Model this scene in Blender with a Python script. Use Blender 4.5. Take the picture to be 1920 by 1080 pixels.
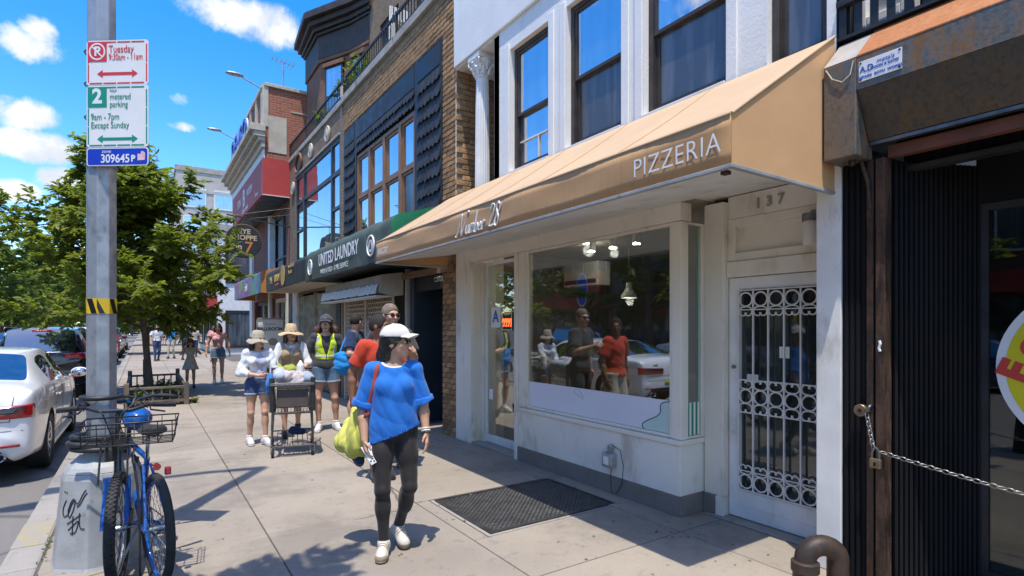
import bpy, bmesh, math, random
import numpy as np
from mathutils import Vector, Matrix, Euler

for o in list(bpy.data.objects):
    bpy.data.objects.remove(o)
SC = bpy.context.scene
COL = SC.collection
R = math.radians
PI = math.pi
random.seed(7)
RNG = np.random.default_rng(7)

# ------------------------------------------------------------------ camera
cam_d = bpy.data.cameras.new('camera')
cam = bpy.data.objects.new('camera', cam_d)
COL.objects.link(cam)
cam.location = (0, 0, 1.6)
cam.rotation_euler = (R(90), 0, R(-33.85))
cam_d.sensor_width = 36
cam_d.lens = 36 * 1032 / 1920
cam_d.shift_y = 74 / 1920
cam_d.clip_end = 2000
cam_d.clip_start = 0.05
SC.camera = cam

# ------------------------------------------------------------------ light
SUN_DIR = Vector((-0.17, -0.25, 1)).normalized()
SUN_EL = math.asin(SUN_DIR.z)
SUN_AZ = math.atan2(SUN_DIR.x, SUN_DIR.y)
sun_d = bpy.data.lights.new('sun', 'SUN')
sun_d.energy = 2.0
sun_d.angle = R(0.5)
sun_d.color = (1.0, 0.94, 0.85)
sun = bpy.data.objects.new('sun', sun_d)
COL.objects.link(sun)
sun.rotation_euler = SUN_DIR.to_track_quat('Z', 'Y').to_euler()

SC.view_settings.view_transform = 'Standard'
SC.view_settings.look = 'None'
SC.view_settings.exposure = 1.45
SC.view_settings.gamma = 1
SC.view_settings.use_curve_mapping = False
SC.render.engine = 'CYCLES'
SC.cycles.use_denoising = True
SC.cycles.max_bounces = 8
SC.cycles.transparent_max_bounces = 24
SC.cycles.caustics_reflective = False
SC.cycles.caustics_refractive = False
SC.cycles.sample_clamp_indirect = 6

# ------------------------------------------------------------------ node helpers
class NT:
    def __init__(s, tree):
        s.t = tree
    def n(s, typ, **kw):
        nd = s.t.nodes.new(typ)
        for k, v in kw.items():
            if k.startswith('i_'):
                key = k[2:]
                key = int(key) if key.isdigit() else key.replace('_', ' ')
                s.put(nd.inputs[key], v)
            else:
                setattr(nd, k, v)
        return nd
    def put(s, sock, v):
        if isinstance(v, bpy.types.NodeSocket):
            s.t.links.new(v, sock)
        else:
            sock.default_value = v
    def math(s, op, a, b=None, c=None, clamp=False):
        nd = s.t.nodes.new('ShaderNodeMath'); nd.operation = op; nd.use_clamp = clamp
        s.put(nd.inputs[0], a)
        if b is not None: s.put(nd.inputs[1], b)
        if c is not None: s.put(nd.inputs[2], c)
        return nd.outputs[0]
    def mix(s, fac, a, b, blend='MIX'):
        nd = s.t.nodes.new('ShaderNodeMix'); nd.data_type = 'RGBA'; nd.blend_type = blend
        s.put(nd.inputs[0], fac); s.put(nd.inputs[6], c4(a) if not isinstance(a, bpy.types.NodeSocket) else a)
        s.put(nd.inputs[7], c4(b) if not isinstance(b, bpy.types.NodeSocket) else b)
        return nd.outputs[2]
    def ramp(s, fac, a, b, lo=0.0, hi=1.0):
        nd = s.t.nodes.new('ShaderNodeMapRange'); nd.interpolation_type = 'SMOOTHSTEP'
        s.put(nd.inputs[0], fac); nd.inputs[1].default_value = a; nd.inputs[2].default_value = b
        nd.inputs[3].default_value = lo; nd.inputs[4].default_value = hi
        return nd.outputs[0]
    def noise(s, vec, scale, detail=4, rough=.55, dist=0):
        nd = s.t.nodes.new('ShaderNodeTexNoise')
        if vec is not None: s.put(nd.inputs['Vector'], vec)
        nd.inputs['Scale'].default_value = scale; nd.inputs['Detail'].default_value = detail
        nd.inputs['Roughness'].default_value = rough; nd.inputs['Distortion'].default_value = dist
        return nd.outputs['Fac']
    def mapping(s, vec, scale=(1,1,1), loc=(0,0,0), rot=(0,0,0)):
        nd = s.t.nodes.new('ShaderNodeMapping')
        s.put(nd.inputs[0], vec)
        nd.inputs['Scale'].default_value = scale; nd.inputs['Location'].default_value = loc
        nd.inputs['Rotation'].default_value = rot
        return nd.outputs[0]
    def bump(s, h, strength=.3, dist=.01):
        nd = s.t.nodes.new('ShaderNodeBump'); s.put(nd.inputs['Height'], h)
        nd.inputs['Strength'].default_value = strength; nd.inputs['Distance'].default_value = dist
        return nd.outputs[0]

def c4(c):
    return (c[0], c[1], c[2], 1) if len(c) == 3 else c

def lin(r, g, b, k=1.0):
    f = lambda v: (v/255/12.92 if v/255 <= .04045 else ((v/255+.055)/1.055)**2.4) * k
    return (f(r), f(g), f(b))

# ------------------------------------------------------------------ world
W = bpy.data.worlds.new('World')
SC.world = W
W.use_nodes = True
wt = W.node_tree
wt.nodes.clear()
N = NT(wt)
sky = N.n('ShaderNodeTexSky', sky_type='NISHITA', sun_disc=False, sun_elevation=SUN_EL, sun_rotation=SUN_AZ,
          altitude=0, air_density=1.0, dust_density=0.7, ozone_density=1.3)
hsv = N.n('ShaderNodeHueSaturation'); hsv.inputs['Saturation'].default_value = 1.5; hsv.inputs['Value'].default_value = .84
hsv.inputs['Hue'].default_value = .507
wt.links.new(sky.outputs[0], hsv.inputs['Color'])
tc = N.n('ShaderNodeTexCoord')
dirv = tc.outputs['Generated']
sep = N.n('ShaderNodeSeparateXYZ'); wt.links.new(dirv, sep.inputs[0])
az = N.math('ARCTAN2', sep.outputs[0], sep.outputs[1])
el = N.math('ARCSINE', sep.outputs[2])
n1 = N.noise(dirv, 9.0, 7, .62, .6)
n2 = N.noise(dirv, 26.0, 5, .6, .3)
edge = N.math('MULTIPLY_ADD', n1, 2.9, N.math('MULTIPLY_ADD', n2, 1.7, -2.3))
field = None
def aim(px, py):
    u = (px-960)/1032; v = (614-py)/1032
    return R(33.85)+math.atan(u), math.atan(v/math.sqrt(1+u*u))
for px, py, hw, hh, wt_ in [(48, 84, 78, 36, 1), (70, 62, 40, 30, .9), (45, 210, 72, 34, 1), (80, 275, 110, 30, 1), (25, 358, 60, 20, 1),
                       (118, 338, 46, 24, .8), (440, 30, 125, 46, 1), (520, 60, 80, 34, .85), (340, 186, 20, 12, .55), (340, 237, 24, 8, .45)]:
    a0, e0 = aim(px, py); a1, _ = aim(px+hw, py); _, e1 = aim(px, py-hh)
    da = N.math('DIVIDE', N.math('SUBTRACT', az, a0), abs(a1-a0)*1.15)
    de = N.math('DIVIDE', N.math('SUBTRACT', el, e0), abs(e1-e0)*1.15)
    r2 = N.math('ADD', N.math('MULTIPLY', da, da), N.math('MULTIPLY', de, de))
    v = N.math('MULTIPLY', N.math('SUBTRACT', 1.0, r2), wt_)
    field = v if field is None else N.math('MAXIMUM', field, v)
# fair-weather clouds go on out of view, thickened there to whiten the fill light
field = N.math('MAXIMUM', field, -1.2)
gen = N.math('MULTIPLY_ADD', N.noise(N.mapping(dirv, (1, 1, 2.2), (3.3, 1.7, .4)), 3.1, 3, .5), 5.6, -2.95)
away = N.ramp(N.math('ABSOLUTE', N.math('SUBTRACT', az, R(8))), R(24), R(60))
gen = N.math('ADD', gen, N.math('MULTIPLY_ADD', away, 3.0, -3.0))
field = N.math('MAXIMUM', field, gen)
dens = N.ramp(N.math('MULTIPLY_ADD', edge, .85, field), .12, .95)
lit = N.ramp(N.noise(N.mapping(dirv, (1, 1, 1), (.0, .02, .03)), 16, 6, .6), .34, .62)
ccol = N.mix(lit, (2.0, 2.12, 2.4), (2.75, 2.8, 2.85))
wcol = N.mix(dens, hsv.outputs[0], ccol)
bg = N.n('ShaderNodeBackground'); wt.links.new(wcol, bg.inputs[0]); bg.inputs[1].default_value = .15
wo = N.n('ShaderNodeOutputWorld'); wt.links.new(bg.outputs[0], wo.inputs[0])

# ------------------------------------------------------------------ materials
MATS = {}
def newmat(name):
    m = bpy.data.materials.new(name); m.use_nodes = True
    m.node_tree.nodes.clear(); MATS[name] = m
    return m, NT(m.node_tree)
def finish(N, color, rough=.6, metal=0, normal=None, coat=0, spec=.5, trans=None, sheen=0, alpha=None, emit=None):
    p = N.n('ShaderNodeBsdfPrincipled')
    N.put(p.inputs['Base Color'], color if isinstance(color, bpy.types.NodeSocket) else c4(color))
    N.put(p.inputs['Roughness'], rough); N.put(p.inputs['Metallic'], metal)
    p.inputs['Coat Weight'].default_value = coat; p.inputs['Coat Roughness'].default_value = .04
    p.inputs['Specular IOR Level'].default_value = spec
    p.inputs['Sheen Weight'].default_value = sheen
    if normal is not None: N.put(p.inputs['Normal'], normal)
    if emit is not None:
        p.inputs['Emission Color'].default_value = c4(emit[0]); p.inputs['Emission Strength'].default_value = emit[1]
    o = N.n('ShaderNodeOutputMaterial')
    N.t.links.new(p.outputs[0], o.inputs[0])
    return p
def M(name, c1, c2=None, scale=6, rough=.6, r2=None, metal=0, bump=0, bscale=60, bdist=.004, coat=0, spec=.5, detail=5, lo=.35, hi=.65,
      stretch=(1,1,1), dirt=None, dscale=2, dlo=.55, dhi=.75, rand=0, sheen=0, emit=None):
    m, N = newmat(name)
    tcn = N.n('ShaderNodeTexCoord'); vec = tcn.outputs['Object']
    sv = N.mapping(vec, stretch) if stretch != (1,1,1) else vec
    f = N.ramp(N.noise(sv, scale, detail), lo, hi)
    col = N.mix(f, c1, c2 or c1)
    if dirt:
        col = N.mix(N.ramp(N.noise(N.mapping(vec, (1,1,.5), (5,3,2)), dscale, 7, .65), dlo, dhi), col, dirt)
    if rand:
        oi = N.n('ShaderNodeObjectInfo')
        col = N.mix(1.0, col, N.mix(oi.outputs['Random'], (1-rand,)*3, (1+rand,)*3), 'MULTIPLY')
    rg = rough if r2 is None else N.ramp(f, 0, 1, rough, r2)
    nm = N.bump(N.noise(sv, bscale, 4, .6), bump, bdist) if bump else None
    finish(N, col, rg, metal, nm, coat, spec, sheen=sheen, emit=emit)
    return m

# ------------------------------------------------------------------ mesh building
def rot_to(d):
    return Vector(d).normalized().to_track_quat('Z', 'Y').to_matrix().to_4x4()

class MB:
    def __init__(s):
        s.v = []; s.f = []
    def add(s, vs, fs):
        b = len(s.v); s.v += [tuple(p) for p in vs]; s.f += [tuple(i+b for i in f) for f in fs]
        return s
    def box(s, x0, x1, y0, y1, z0, z1):
        return s.add([(x0,y0,z0),(x1,y0,z0),(x1,y1,z0),(x0,y1,z0),(x0,y0,z1),(x1,y0,z1),(x1,y1,z1),(x0,y1,z1)],
              [(0,3,2,1),(4,5,6,7),(0,1,5,4),(1,2,6,5),(2,3,7,6),(3,0,4,7)])
    def cbox(s, c, d, mat=None):
        x,y,z = d[0]/2, d[1]/2, d[2]/2
        vs = [Vector(p) for p in [(-x,-y,-z),(x,-y,-z),(x,y,-z),(-x,y,-z),(-x,-y,z),(x,-y,z),(x,y,z),(-x,y,z)]]
        if mat is not None: vs = [mat @ p for p in vs]
        vs = [p + Vector(c) for p in vs]
        return s.add(vs, [(0,3,2,1),(4,5,6,7),(0,1,5,4),(1,2,6,5),(2,3,7,6),(3,0,4,7)])
    def bar(s, p, q, w, h, up=(0,0,1)):
        p = Vector(p); q = Vector(q); d = (q-p); L = d.length; d.normalize()
        side = d.cross(Vector(up))
        if side.length < 1e-4: side = d.cross(Vector((0,1,0)))
        side.normalize(); u = side.cross(d)
        vs = []
        for e in (p, q):
            for a, b in ((-1,-1),(1,-1),(1,1),(-1,1)):
                vs.append(e + side*(a*w/2) + u*(b*h/2))
        return s.add(vs, [(0,1,2,3),(7,6,5,4),(0,4,5,1),(1,5,6,2),(2,6,7,3),(3,7,4,0)])
    def tube(s, p, q, r0, r1=None, n=10, cap=True):
        return s.path([p, q], [r0, r0 if r1 is None else r1], n, cap=cap)
    def path(s, pts, r, n=8, closed=False, cap=True):
        pts = [Vector(p) for p in pts]; m = len(pts)
        rs = r if isinstance(r, (list, tuple)) else [r]*m
        rings = []; up = None
        for i, p in enumerate(pts):
            a = pts[i-1] if (i > 0 or closed) else p
            b = pts[(i+1) % m] if (i < m-1 or closed) else p
            d = (b-a).normalized()
            if up is None:
                up = Vector((0,0,1)) if abs(d.z) < .9 else Vector((1,0,0))
            sd = d.cross(up)
            if sd.length < 1e-5: sd = d.cross(Vector((.3,.7,.2)))
            sd.normalize(); up = sd.cross(d).normalized()
            rings.append([p + (sd*math.cos(2*PI*k/n) + up*math.sin(2*PI*k/n))*rs[i] for k in range(n)])
        vs = [p for rg in rings for p in rg]; fs = []
        for i in range(m if closed else m-1):
            j = (i+1) % m
            for k in range(n):
                k2 = (k+1) % n
                fs.append((i*n+k, j*n+k, j*n+k2, i*n+k2))
        if cap and not closed:
            fs.append(tuple(range(n))); fs.append(tuple((m-1)*n+k for k in reversed(range(n))))
        return s.add(vs, fs)
    def lathe(s, prof, n=24, mat=None, ang=2*PI):
        full = abs(ang-2*PI) < 1e-6; cols = n if full else n+1; vs = []; fs = []
        for (r, z) in prof:
            for k in range(cols):
                a = ang*k/n; vs.append(Vector((r*math.cos(a), r*math.sin(a), z)))
        for i in range(len(prof)-1):
            for k in range(n):
                k2 = (k+1) % cols
                fs.append((i*cols+k, i*cols+k2, (i+1)*cols+k2, (i+1)*cols+k))
        if mat is not None: vs = [mat @ p for p in vs]
        return s.add(vs, fs)
    def torus(s, c, R_, r, axis=(0,0,1), n=32, m=8, a0=0, a1=2*PI, sx=1):
        mt = rot_to(axis); c = Vector(c); full = abs(a1-a0-2*PI) < 1e-6
        k = n if full else n+1
        pts = [c + (mt @ Vector((R_*sx*math.cos(a0+(a1-a0)*i/n), R_*math.sin(a0+(a1-a0)*i/n), 0))) for i in range(k)]
        return s.path(pts, r, m, closed=full)
    def prism(s, poly, h0, h1, fn):
        """poly: 2d outline, extruded from h0 to h1; fn(a, b, h) -> point"""
        n = len(poly)
        vs = [fn(a, b, h0) for a, b in poly] + [fn(a, b, h1) for a, b in poly]
        fs = [tuple(reversed(range(n))), tuple(range(n, 2*n))]
        for i in range(n):
            j = (i+1) % n; fs.append((i, j, n+j, n+i))
        return s.add(vs, fs)
    def quad(s, a, b, c, d):
        return s.add([a, b, c, d], [(0,1,2,3)])
    def ball(s, c, r, n=12, m=8):
        rx, ry, rz = (r, r, r) if not isinstance(r, (tuple, list)) else r
        vs = [(c[0], c[1], c[2]-rz)]
        for i in range(1, m):
            t = PI*i/m - PI/2
            for k in range(n):
                a = 2*PI*k/n
                vs.append((c[0]+rx*math.cos(t)*math.cos(a), c[1]+ry*math.cos(t)*math.sin(a), c[2]+rz*math.sin(t)))
        vs.append((c[0], c[1], c[2]+rz)); fs = []
        for k in range(n): fs.append((0, 1+(k+1) % n, 1+k))
        for i in range(m-2):
            for k in range(n):
                a = 1+i*n+k; b = 1+i*n+(k+1) % n
                fs.append((a, b, b+n, a+n))
        L = len(vs)-1; b0 = 1+(m-2)*n
        for k in range(n): fs.append((b0+k, b0+(k+1) % n, L))
        return s.add(vs, fs)
    def xf(s, mat):
        s.v = [tuple(mat @ Vector(p)) for p in s.v]; return s
    def mesh(s, name, off=(0,0,0)):
        me = bpy.data.meshes.new(name)
        me.from_pydata([(p[0]-off[0], p[1]-off[1], p[2]-off[2]) for p in s.v], [], s.f)
        bm = bmesh.new(); bm.from_mesh(me); bmesh.ops.recalc_face_normals(bm, faces=bm.faces); bm.to_mesh(me); bm.free()
        return me
    def build(s, name, mat, parent=None, smooth=False, bevel=0, seg=2, label=None, local=False, kind=None, angle=35):
        off = (0,0,0)
        if parent is not None and not local: off = wpos(parent)
        me = s.mesh(name, off)
        return link(name, me, mat, parent, smooth, bevel, seg, label, kind, angle)

def wpos(o):
    p = Vector((0,0,0))
    while o is not None:
        p += o.location; o = o.parent
    return p

def link(name, me, mat=None, parent=None, smooth=False, bevel=0, seg=2, label=None, kind=None, angle=35):
    o = bpy.data.objects.new(name, me); COL.objects.link(o)
    if mat is not None and len(me.materials) == 0: me.materials.append(mat)
    if smooth:
        me.polygons.foreach_set('use_smooth', [True]*len(me.polygons))
        if smooth != 'all': me.set_sharp_from_angle(angle=R(angle))
    if bevel:
        b = o.modifiers.new('bevel', 'BEVEL'); b.width = bevel; b.segments = seg; b.limit_method = 'ANGLE'; b.angle_limit = R(35)
        b.use_clamp_overlap = True; b.harden_normals = False
    if parent is not None: o.parent = parent
    if label: o['label'] = label
    if kind: o['kind'] = kind
    return o

def fastmesh(name, V, F):
    """V (n,3) array, F (m,k) array"""
    me = bpy.data.meshes.new(name)
    F = np.asarray(F, dtype=np.int32); V = np.asarray(V, dtype=np.float32)
    m, k = F.shape
    me.vertices.add(len(V)); me.vertices.foreach_set('co', V.ravel())
    me.loops.add(m*k); me.loops.foreach_set('vertex_index', F.ravel())
    me.polygons.add(m); me.polygons.foreach_set('loop_start', np.arange(0, m*k, k, dtype=np.int32))
    me.update(calc_edges=True)
    return me

def thing(name, label, cat, loc=(0,0,0), rz=0, group=None):
    o = bpy.data.objects.new(name, None); COL.objects.link(o)
    o.empty_display_size = .1
    o.location = loc; o.rotation_euler = (0, 0, rz); o['label'] = label; o['category'] = cat
    if group: o['group'] = group
    return o
def tag(o, label, cat, group=None):
    o['label'] = label; o['category'] = cat
    if group: o['group'] = group
    return o
def one(mb, name, mat, label, cat, loc, group=None, **kw):
    """a thing that is one mesh, given in world coordinates, with its origin at loc"""
    me = mb.mesh(name, loc); o = link(name, me, mat, **kw); o.location = loc
    return tag(o, label, cat, group)
def struct(mb, name, mat, **kw):
    o = mb.build(name, mat, **kw)
    o['kind'] = 'structure'
    return o
def kids(o):
    return [c for c in ALLKIDS.get(o.name, [])] if False else list(o.children)
def dup(o, loc=None, rz=None, label=None, parent=None):
    c = o.copy(); COL.objects.link(c)
    if loc is not None: c.location = loc
    if rz is not None: c.rotation_euler = (0, 0, rz)
    if label: c['label'] = label
    if parent is not None: c.parent = parent
    for ch in kids(o): dup(ch, parent=c)
    return c
def rename(o, **kw):
    for k, v in kw.items(): o[k] = v
    return o

# frames for flat work: on the street front (faces -X) and on faces looking back at the camera side (-Y)
def frame_x(X, Y, Z):
    return Matrix(((0,0,-1,X),(-1,0,0,Y),(0,1,0,Z),(0,0,0,1)))
def frame_y(X, Y, Z):
    return Matrix(((1,0,0,X),(0,0,-1,Y),(0,1,0,Z),(0,0,0,1)))
def text(name, s, size, mat, parent, mtx, extrude=.003, align='CENTER', sx=1.0, shear=0, bold=0, space=1.0, label=None):
    cu = bpy.data.curves.new(name, 'FONT'); cu.body = s; cu.size = size; cu.extrude = extrude
    cu.align_x = align; cu.align_y = 'CENTER'; cu.shear = shear; cu.offset = bold; cu.space_character = space
    cu.resolution_u = 4
    t = bpy.data.objects.new('tmp', cu)
    me = bpy.data.meshes.new_from_object(t)
    bpy.data.objects.remove(t); bpy.data.curves.remove(cu)
    off = wpos(parent) if parent is not None else Vector((0,0,0))
    me.transform(Matrix.Translation(-off) @ mtx @ Matrix.Diagonal((sx,1,1,1)))
    me.materials.clear(); me.name = name
    return link(name, me, mat, parent, label=label)
# ------------------------------------------------------------------ material library
M('white_stucco', (.84,.82,.775), (.79,.77,.73), 3, .85, bump=.28, bscale=38, bdist=.010, dirt=(.58,.56,.53), dscale=1.3, dlo=.6, dhi=.82)
M('white_trim', (.78,.77,.74), (.70,.69,.66), 4, .6, bump=.12, bscale=30, dirt=(.56,.52,.46), dscale=4.2, dlo=.54, dhi=.74)
M('cream_paint', (.80,.74,.64), (.75,.69,.58), 2.2, .55, bump=.12, bscale=26, bdist=.003, dirt=(.58,.51,.41), dscale=4, dlo=.52, dhi=.74)
M('cream_wall', (.81,.76,.67), (.75,.70,.60), 1.6, .7, bump=.2, bscale=50, bdist=.003, dirt=(.55,.48,.39), dscale=3.2, dlo=.5, dhi=.72)
M('skirting_paint', (.21,.185,.16), (.17,.15,.13), 4, .6, bump=.15, bscale=40, dirt=(.33,.31,.28), dscale=6, dlo=.62, dhi=.8)
M('bronze_frame', (.075,.06,.05), (.05,.042,.036), 8, .45, metal=.3, bump=.05)
M('dark_frame', (.022,.023,.026), (.03,.03,.032), 8, .45)
M('screen', (.045,.055,.07), (.05,.06,.075), 6, .5)
M('dark_room', (.03,.03,.032), (.045,.045,.045), 2, .9)
M('blind', (.55,.55,.52), (.48,.48,.46), 3, .8)
M('wood_frame', (.30,.155,.07), (.22,.11,.05), 5, .5, stretch=(3,3,.4), bump=.15, bscale=30)
M('old_wood', (.27,.15,.075), (.17,.10,.055), 4, .7, stretch=(3,.6,3), bump=.3, bscale=20)
M('grey_wood', (.20,.155,.11), (.12,.095,.07), 4, .8, stretch=(.8,.8,.8), bump=.3, bscale=25)
M('black_paint', (.014,.015,.017), (.024,.024,.027), 4, .42, r2=.6, bump=.1, bscale=30)
M('black_panel', (.008,.009,.011), (.014,.014,.016), 2.5, .7, spec=.15, bump=.08, bscale=60, stretch=(1,1,.3))
M('dark_blue_door', (.035,.052,.075), (.026,.04,.06), 3, .4, bump=.1)
M('iron', (.018,.017,.017), (.03,.026,.024), 12, .5, bump=.15, bscale=60)
M('white_iron', (.74,.72,.68), (.66,.63,.58), 12, .4, bump=.1, bscale=60)
M('stone_cream', (.56,.50,.40), (.46,.41,.33), 3, .85, bump=.25, bscale=30, dirt=(.3,.27,.22), dscale=2)
M('stone_grey', (.42,.38,.33), (.33,.30,.26), 4, .9, bump=.3, bscale=30, dirt=(.18,.16,.14), dscale=2.5)
M('concrete_beige', (.50,.46,.42), (.43,.40,.36), 1.2, .9, bump=.2, bscale=8)
M('brownstone', (.20,.105,.065), (.155,.08,.05), 3, .85, bump=.2, bscale=30)
M('dark_cornice', (.028,.022,.020), (.05,.036,.030), 5, .6, bump=.2, bscale=20)
M('mortar', (.27,.21,.14), (.20,.155,.10), 10, .95, bump=.4, bscale=80)
M('brick_brown', (.40,.235,.105), (.27,.15,.07), 9, .9, bump=.5, bscale=70, bdist=.004, dirt=(.10,.065,.045), dscale=14, dlo=.55, dhi=.75, rand=.42)
M('black_shingle', (.020,.021,.024), (.034,.034,.037), 8, .7, bump=.3, bscale=30, stretch=(1,3,.6), rand=.35)
M('red_awning', (.50,.055,.045), (.44,.045,.04), 3, .6, bump=.1, bscale=20)
M('red_sign', (.44,.05,.04), (.38,.042,.034), 2, .6)
M('green_canvas', (.05,.075,.058), (.075,.10,.078), 3, .75, bump=.25, bscale=14, bdist=.01, dirt=(.14,.15,.11), dscale=2.4)
M('green_bright', (.012,.22,.10), (.010,.18,.085), 3, .6)
M('black_canvas', (.02,.02,.022), (.03,.03,.032), 3, .6, bump=.1)
M('orange_paint', (.62,.27,.06), (.54,.22,.05), 3, .6)
M('gold', (.60,.40,.10), (.5,.33,.08), 5, .5)
M('lettering_white', (.82,.82,.80), None, 5, .5)
M('lettering_tan', (.65,.50,.30), None, 5, .6)
M('lettering_orange', (.62,.20,.05), None, 5, .5)
M('lettering_black', (.02,.02,.022), None, 5, .6)
M('lettering_blue', (.03,.10,.42), None, 5, .5)
M('lettering_red', (.58,.05,.04), None, 5, .5)
M('lettering_green', (.01,.26,.17), None, 5, .5)
M('lettering_grey', (.33,.31,.27), None, 5, .6)
M('sign_white', (.78,.79,.80), (.74,.75,.76), 6, .35, spec=.5)
M('sign_red', (.62,.04,.045), None, 5, .4)
M('sign_green', (.01,.27,.18), None, 5, .4)
M('sign_blue', (.012,.05,.52), (.01,.045,.46), 5, .35)
M('pink_sticker', (.75,.42,.5), (.8,.55,.6), 30, .5)
M('galvanised', (.42,.44,.46), (.31,.33,.35), 9, .42, r2=.55, metal=.55, bump=.2, bscale=50, dirt=(.20,.21,.22), dscale=5, dlo=.56, dhi=.72)
M('pole_base', (.40,.41,.41), (.32,.33,.33), 6, .6, metal=.15, bump=.4, bscale=90, dirt=(.20,.20,.20), dscale=9, dlo=.58, dhi=.7)
M('graffiti', (.02,.02,.024), None, 5, .6)
M('rubber', (.014,.014,.015), (.024,.024,.024), 20, .75, bump=.3, bscale=80)
M('hose_black', (.02,.02,.022), (.03,.03,.032), 12, .5)
M('steel_grey', (.25,.26,.27), (.18,.19,.20), 12, .35, metal=.9)
M('chrome', (.65,.65,.66), None, 5, .12, metal=1)
M('alloy', (.50,.51,.53), (.42,.43,.45), 8, .25, metal=.9)
M('wire_black', (.02,.02,.022), (.035,.033,.032), 20, .45, metal=.3)
M('bike_blue', (.008,.095,.38), (.006,.075,.31), 6, .22, coat=.6)
M('bike_black', (.012,.012,.014), None, 5, .3, coat=.4)
M('bike_red', (.45,.02,.02), None, 5, .3, coat=.3)
M('tail_red', (.42,.008,.01), (.30,.006,.008), 5, .12, coat=1)
M('lamp_smoke', (.03,.012,.012), None, 5, .1, coat=1)
M('car_white', (.76,.76,.77), None, 5, .28, coat=1)
M('car_black', (.008,.009,.012), None, 5, .22, coat=1)
M('car_silver', (.42,.43,.45), None, 5, .3, metal=.6, coat=1)
M('car_red', (.38,.02,.02), None, 5, .25, coat=1)
M('car_grey', (.10,.105,.115), None, 5, .25, metal=.3, coat=1)
M('car_blue', (.03,.07,.17), None, 5, .25, metal=.3, coat=1)
M('car_under', (.008,.008,.008), None, 5, .9)
M('plate_yellow', (.62,.50,.08), (.55,.45,.08), 5, .5)
M('cart_metal', (.10,.095,.09), (.16,.15,.14), 20, .4, metal=.6)
M('cart_panel', (.055,.043,.035), (.07,.055,.045), 6, .6)
M('bark', (.13,.095,.065), (.08,.06,.042), 10, .95, stretch=(1,1,.25), bump=.8, bscale=25, bdist=.02)
M('soil', (.06,.045,.03), (.09,.07,.045), 14, .95, bump=.6, bscale=40, bdist=.02)
M('roof_tar', (.06,.06,.06), (.09,.09,.09), 2, .9)
M('pipe_iron', (.07,.045,.032), (.035,.028,.024), 7, .55, metal=.3, bump=.3, bscale=40, dirt=(.13,.06,.03), dscale=6)
M('brass_lock', (.33,.24,.15), (.22,.16,.10), 15, .4, metal=.8)
M('chain_steel', (.42,.40,.37), (.3,.28,.25), 30, .35, metal=.85)
M('yellow_sticker', (.68,.60,.015), (.62,.55,.015), 3, .5)
M('poster_white', (.72,.72,.78), (.68,.68,.75), 1.2, .5)
M('poster_mint', (.50,.66,.62), (.45,.61,.57), 2, .5)
M('stripe_green', (.02,.22,.12), None, 5, .5)
M('stripe_white', (.75,.76,.72), None, 5, .5)
M('neon_red', (.75,.08,.02), None, 5, .4, emit=((1,.13,.03), .9))
M('shop_wall', (.20,.18,.165), (.15,.14,.13), 2, .8)
M('shop_ceiling', (.40,.38,.35), (.36,.34,.32), 1, .9)
M('shop_floor', (.28,.23,.18), (.22,.18,.14), 3, .5)
M('lamp_white', (.72,.70,.66), None, 5, .4)
M('lamp_glow', (.8,.78,.7), None, 5, .4, emit=((1,.9,.75), 30))
M('counter_wood', (.22,.12,.06), (.16,.09,.045), 4, .4)
M('paper', (.78,.78,.74), None, 5, .7)
M('far_wall_tan', (.45,.39,.31), (.38,.33,.26), 2, .9)

def awning_mat(name, c1, c2, streak, up=True):
    m, N = newmat(name)
    v = N.n('ShaderNodeTexCoord').outputs['Object']
    f = N.ramp(N.noise(v, 1.6, 5), .3, .7)
    st = N.ramp(N.noise(N.mapping(v, (14, 14, .35)), 2.2, 6, .6), .5, .78)
    col = N.mix(N.math('MULTIPLY', st, streak), N.mix(f, c1, c2), (c1[0]*.42, c1[1]*.38, c1[2]*.34))
    nm = N.bump(N.noise(v, 260, 2), .12, .002)
    nm2 = N.n('ShaderNodeBump'); N.put(nm2.inputs['Height'], N.noise(v, 2.2, 3)); nm2.inputs['Strength'].default_value = .25
    nm2.inputs['Distance'].default_value = .04; N.put(nm2.inputs['Normal'], nm)
    finish(N, col, .8, 0, nm2.outputs[0], sheen=.1)
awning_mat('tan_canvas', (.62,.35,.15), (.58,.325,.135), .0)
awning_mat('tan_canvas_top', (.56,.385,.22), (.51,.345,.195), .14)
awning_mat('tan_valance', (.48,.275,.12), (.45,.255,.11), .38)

def rust_mat(name, base, rust, amount):
    m, N = newmat(name)
    v = N.n('ShaderNodeTexCoord').outputs['Object']
    a = N.noise(v, 3.5, 8, .65, .4); b = N.noise(N.mapping(v, (5, 5, .8)), 5, 7, .65)
    f = N.ramp(N.math('MULTIPLY_ADD', b, .6, N.math('MULTIPLY', a, .6)), .62-amount, .86-amount)
    col = N.mix(f, base, rust)
    col = N.mix(N.ramp(N.noise(v, 40, 3), .45, .7, 0, .5), col, (base[0]*.5, base[1]*.45, base[2]*.42))
    finish(N, col, N.ramp(f, 0, 1, .45, .85), N.ramp(f, 0, 1, .5, .05), N.bump(N.noise(v, 60, 5), .25, .004))
rust_mat('box_steel', (.17,.17,.155), (.20,.105,.045), .12)
rust_mat('box_dark', (.075,.072,.062), (.12,.075,.035), .10)
rust_mat('rust_orange', (.50,.24,.10), (.42,.155,.05), .25)
rust_mat('post_rust', (.055,.038,.03), (.10,.048,.026), .12)
M('red_iron', (.15,.05,.028), (.10,.035,.02), 5, .7, bump=.2)
M('shutter_metal', (.52,.48,.42), (.44,.40,.34), 3, .6, bump=.2, bscale=12, dirt=(.28,.24,.19), dscale=3)
rust_mat('shutter_old', (.27,.25,.20), (.19,.15,.10), .10)

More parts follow.
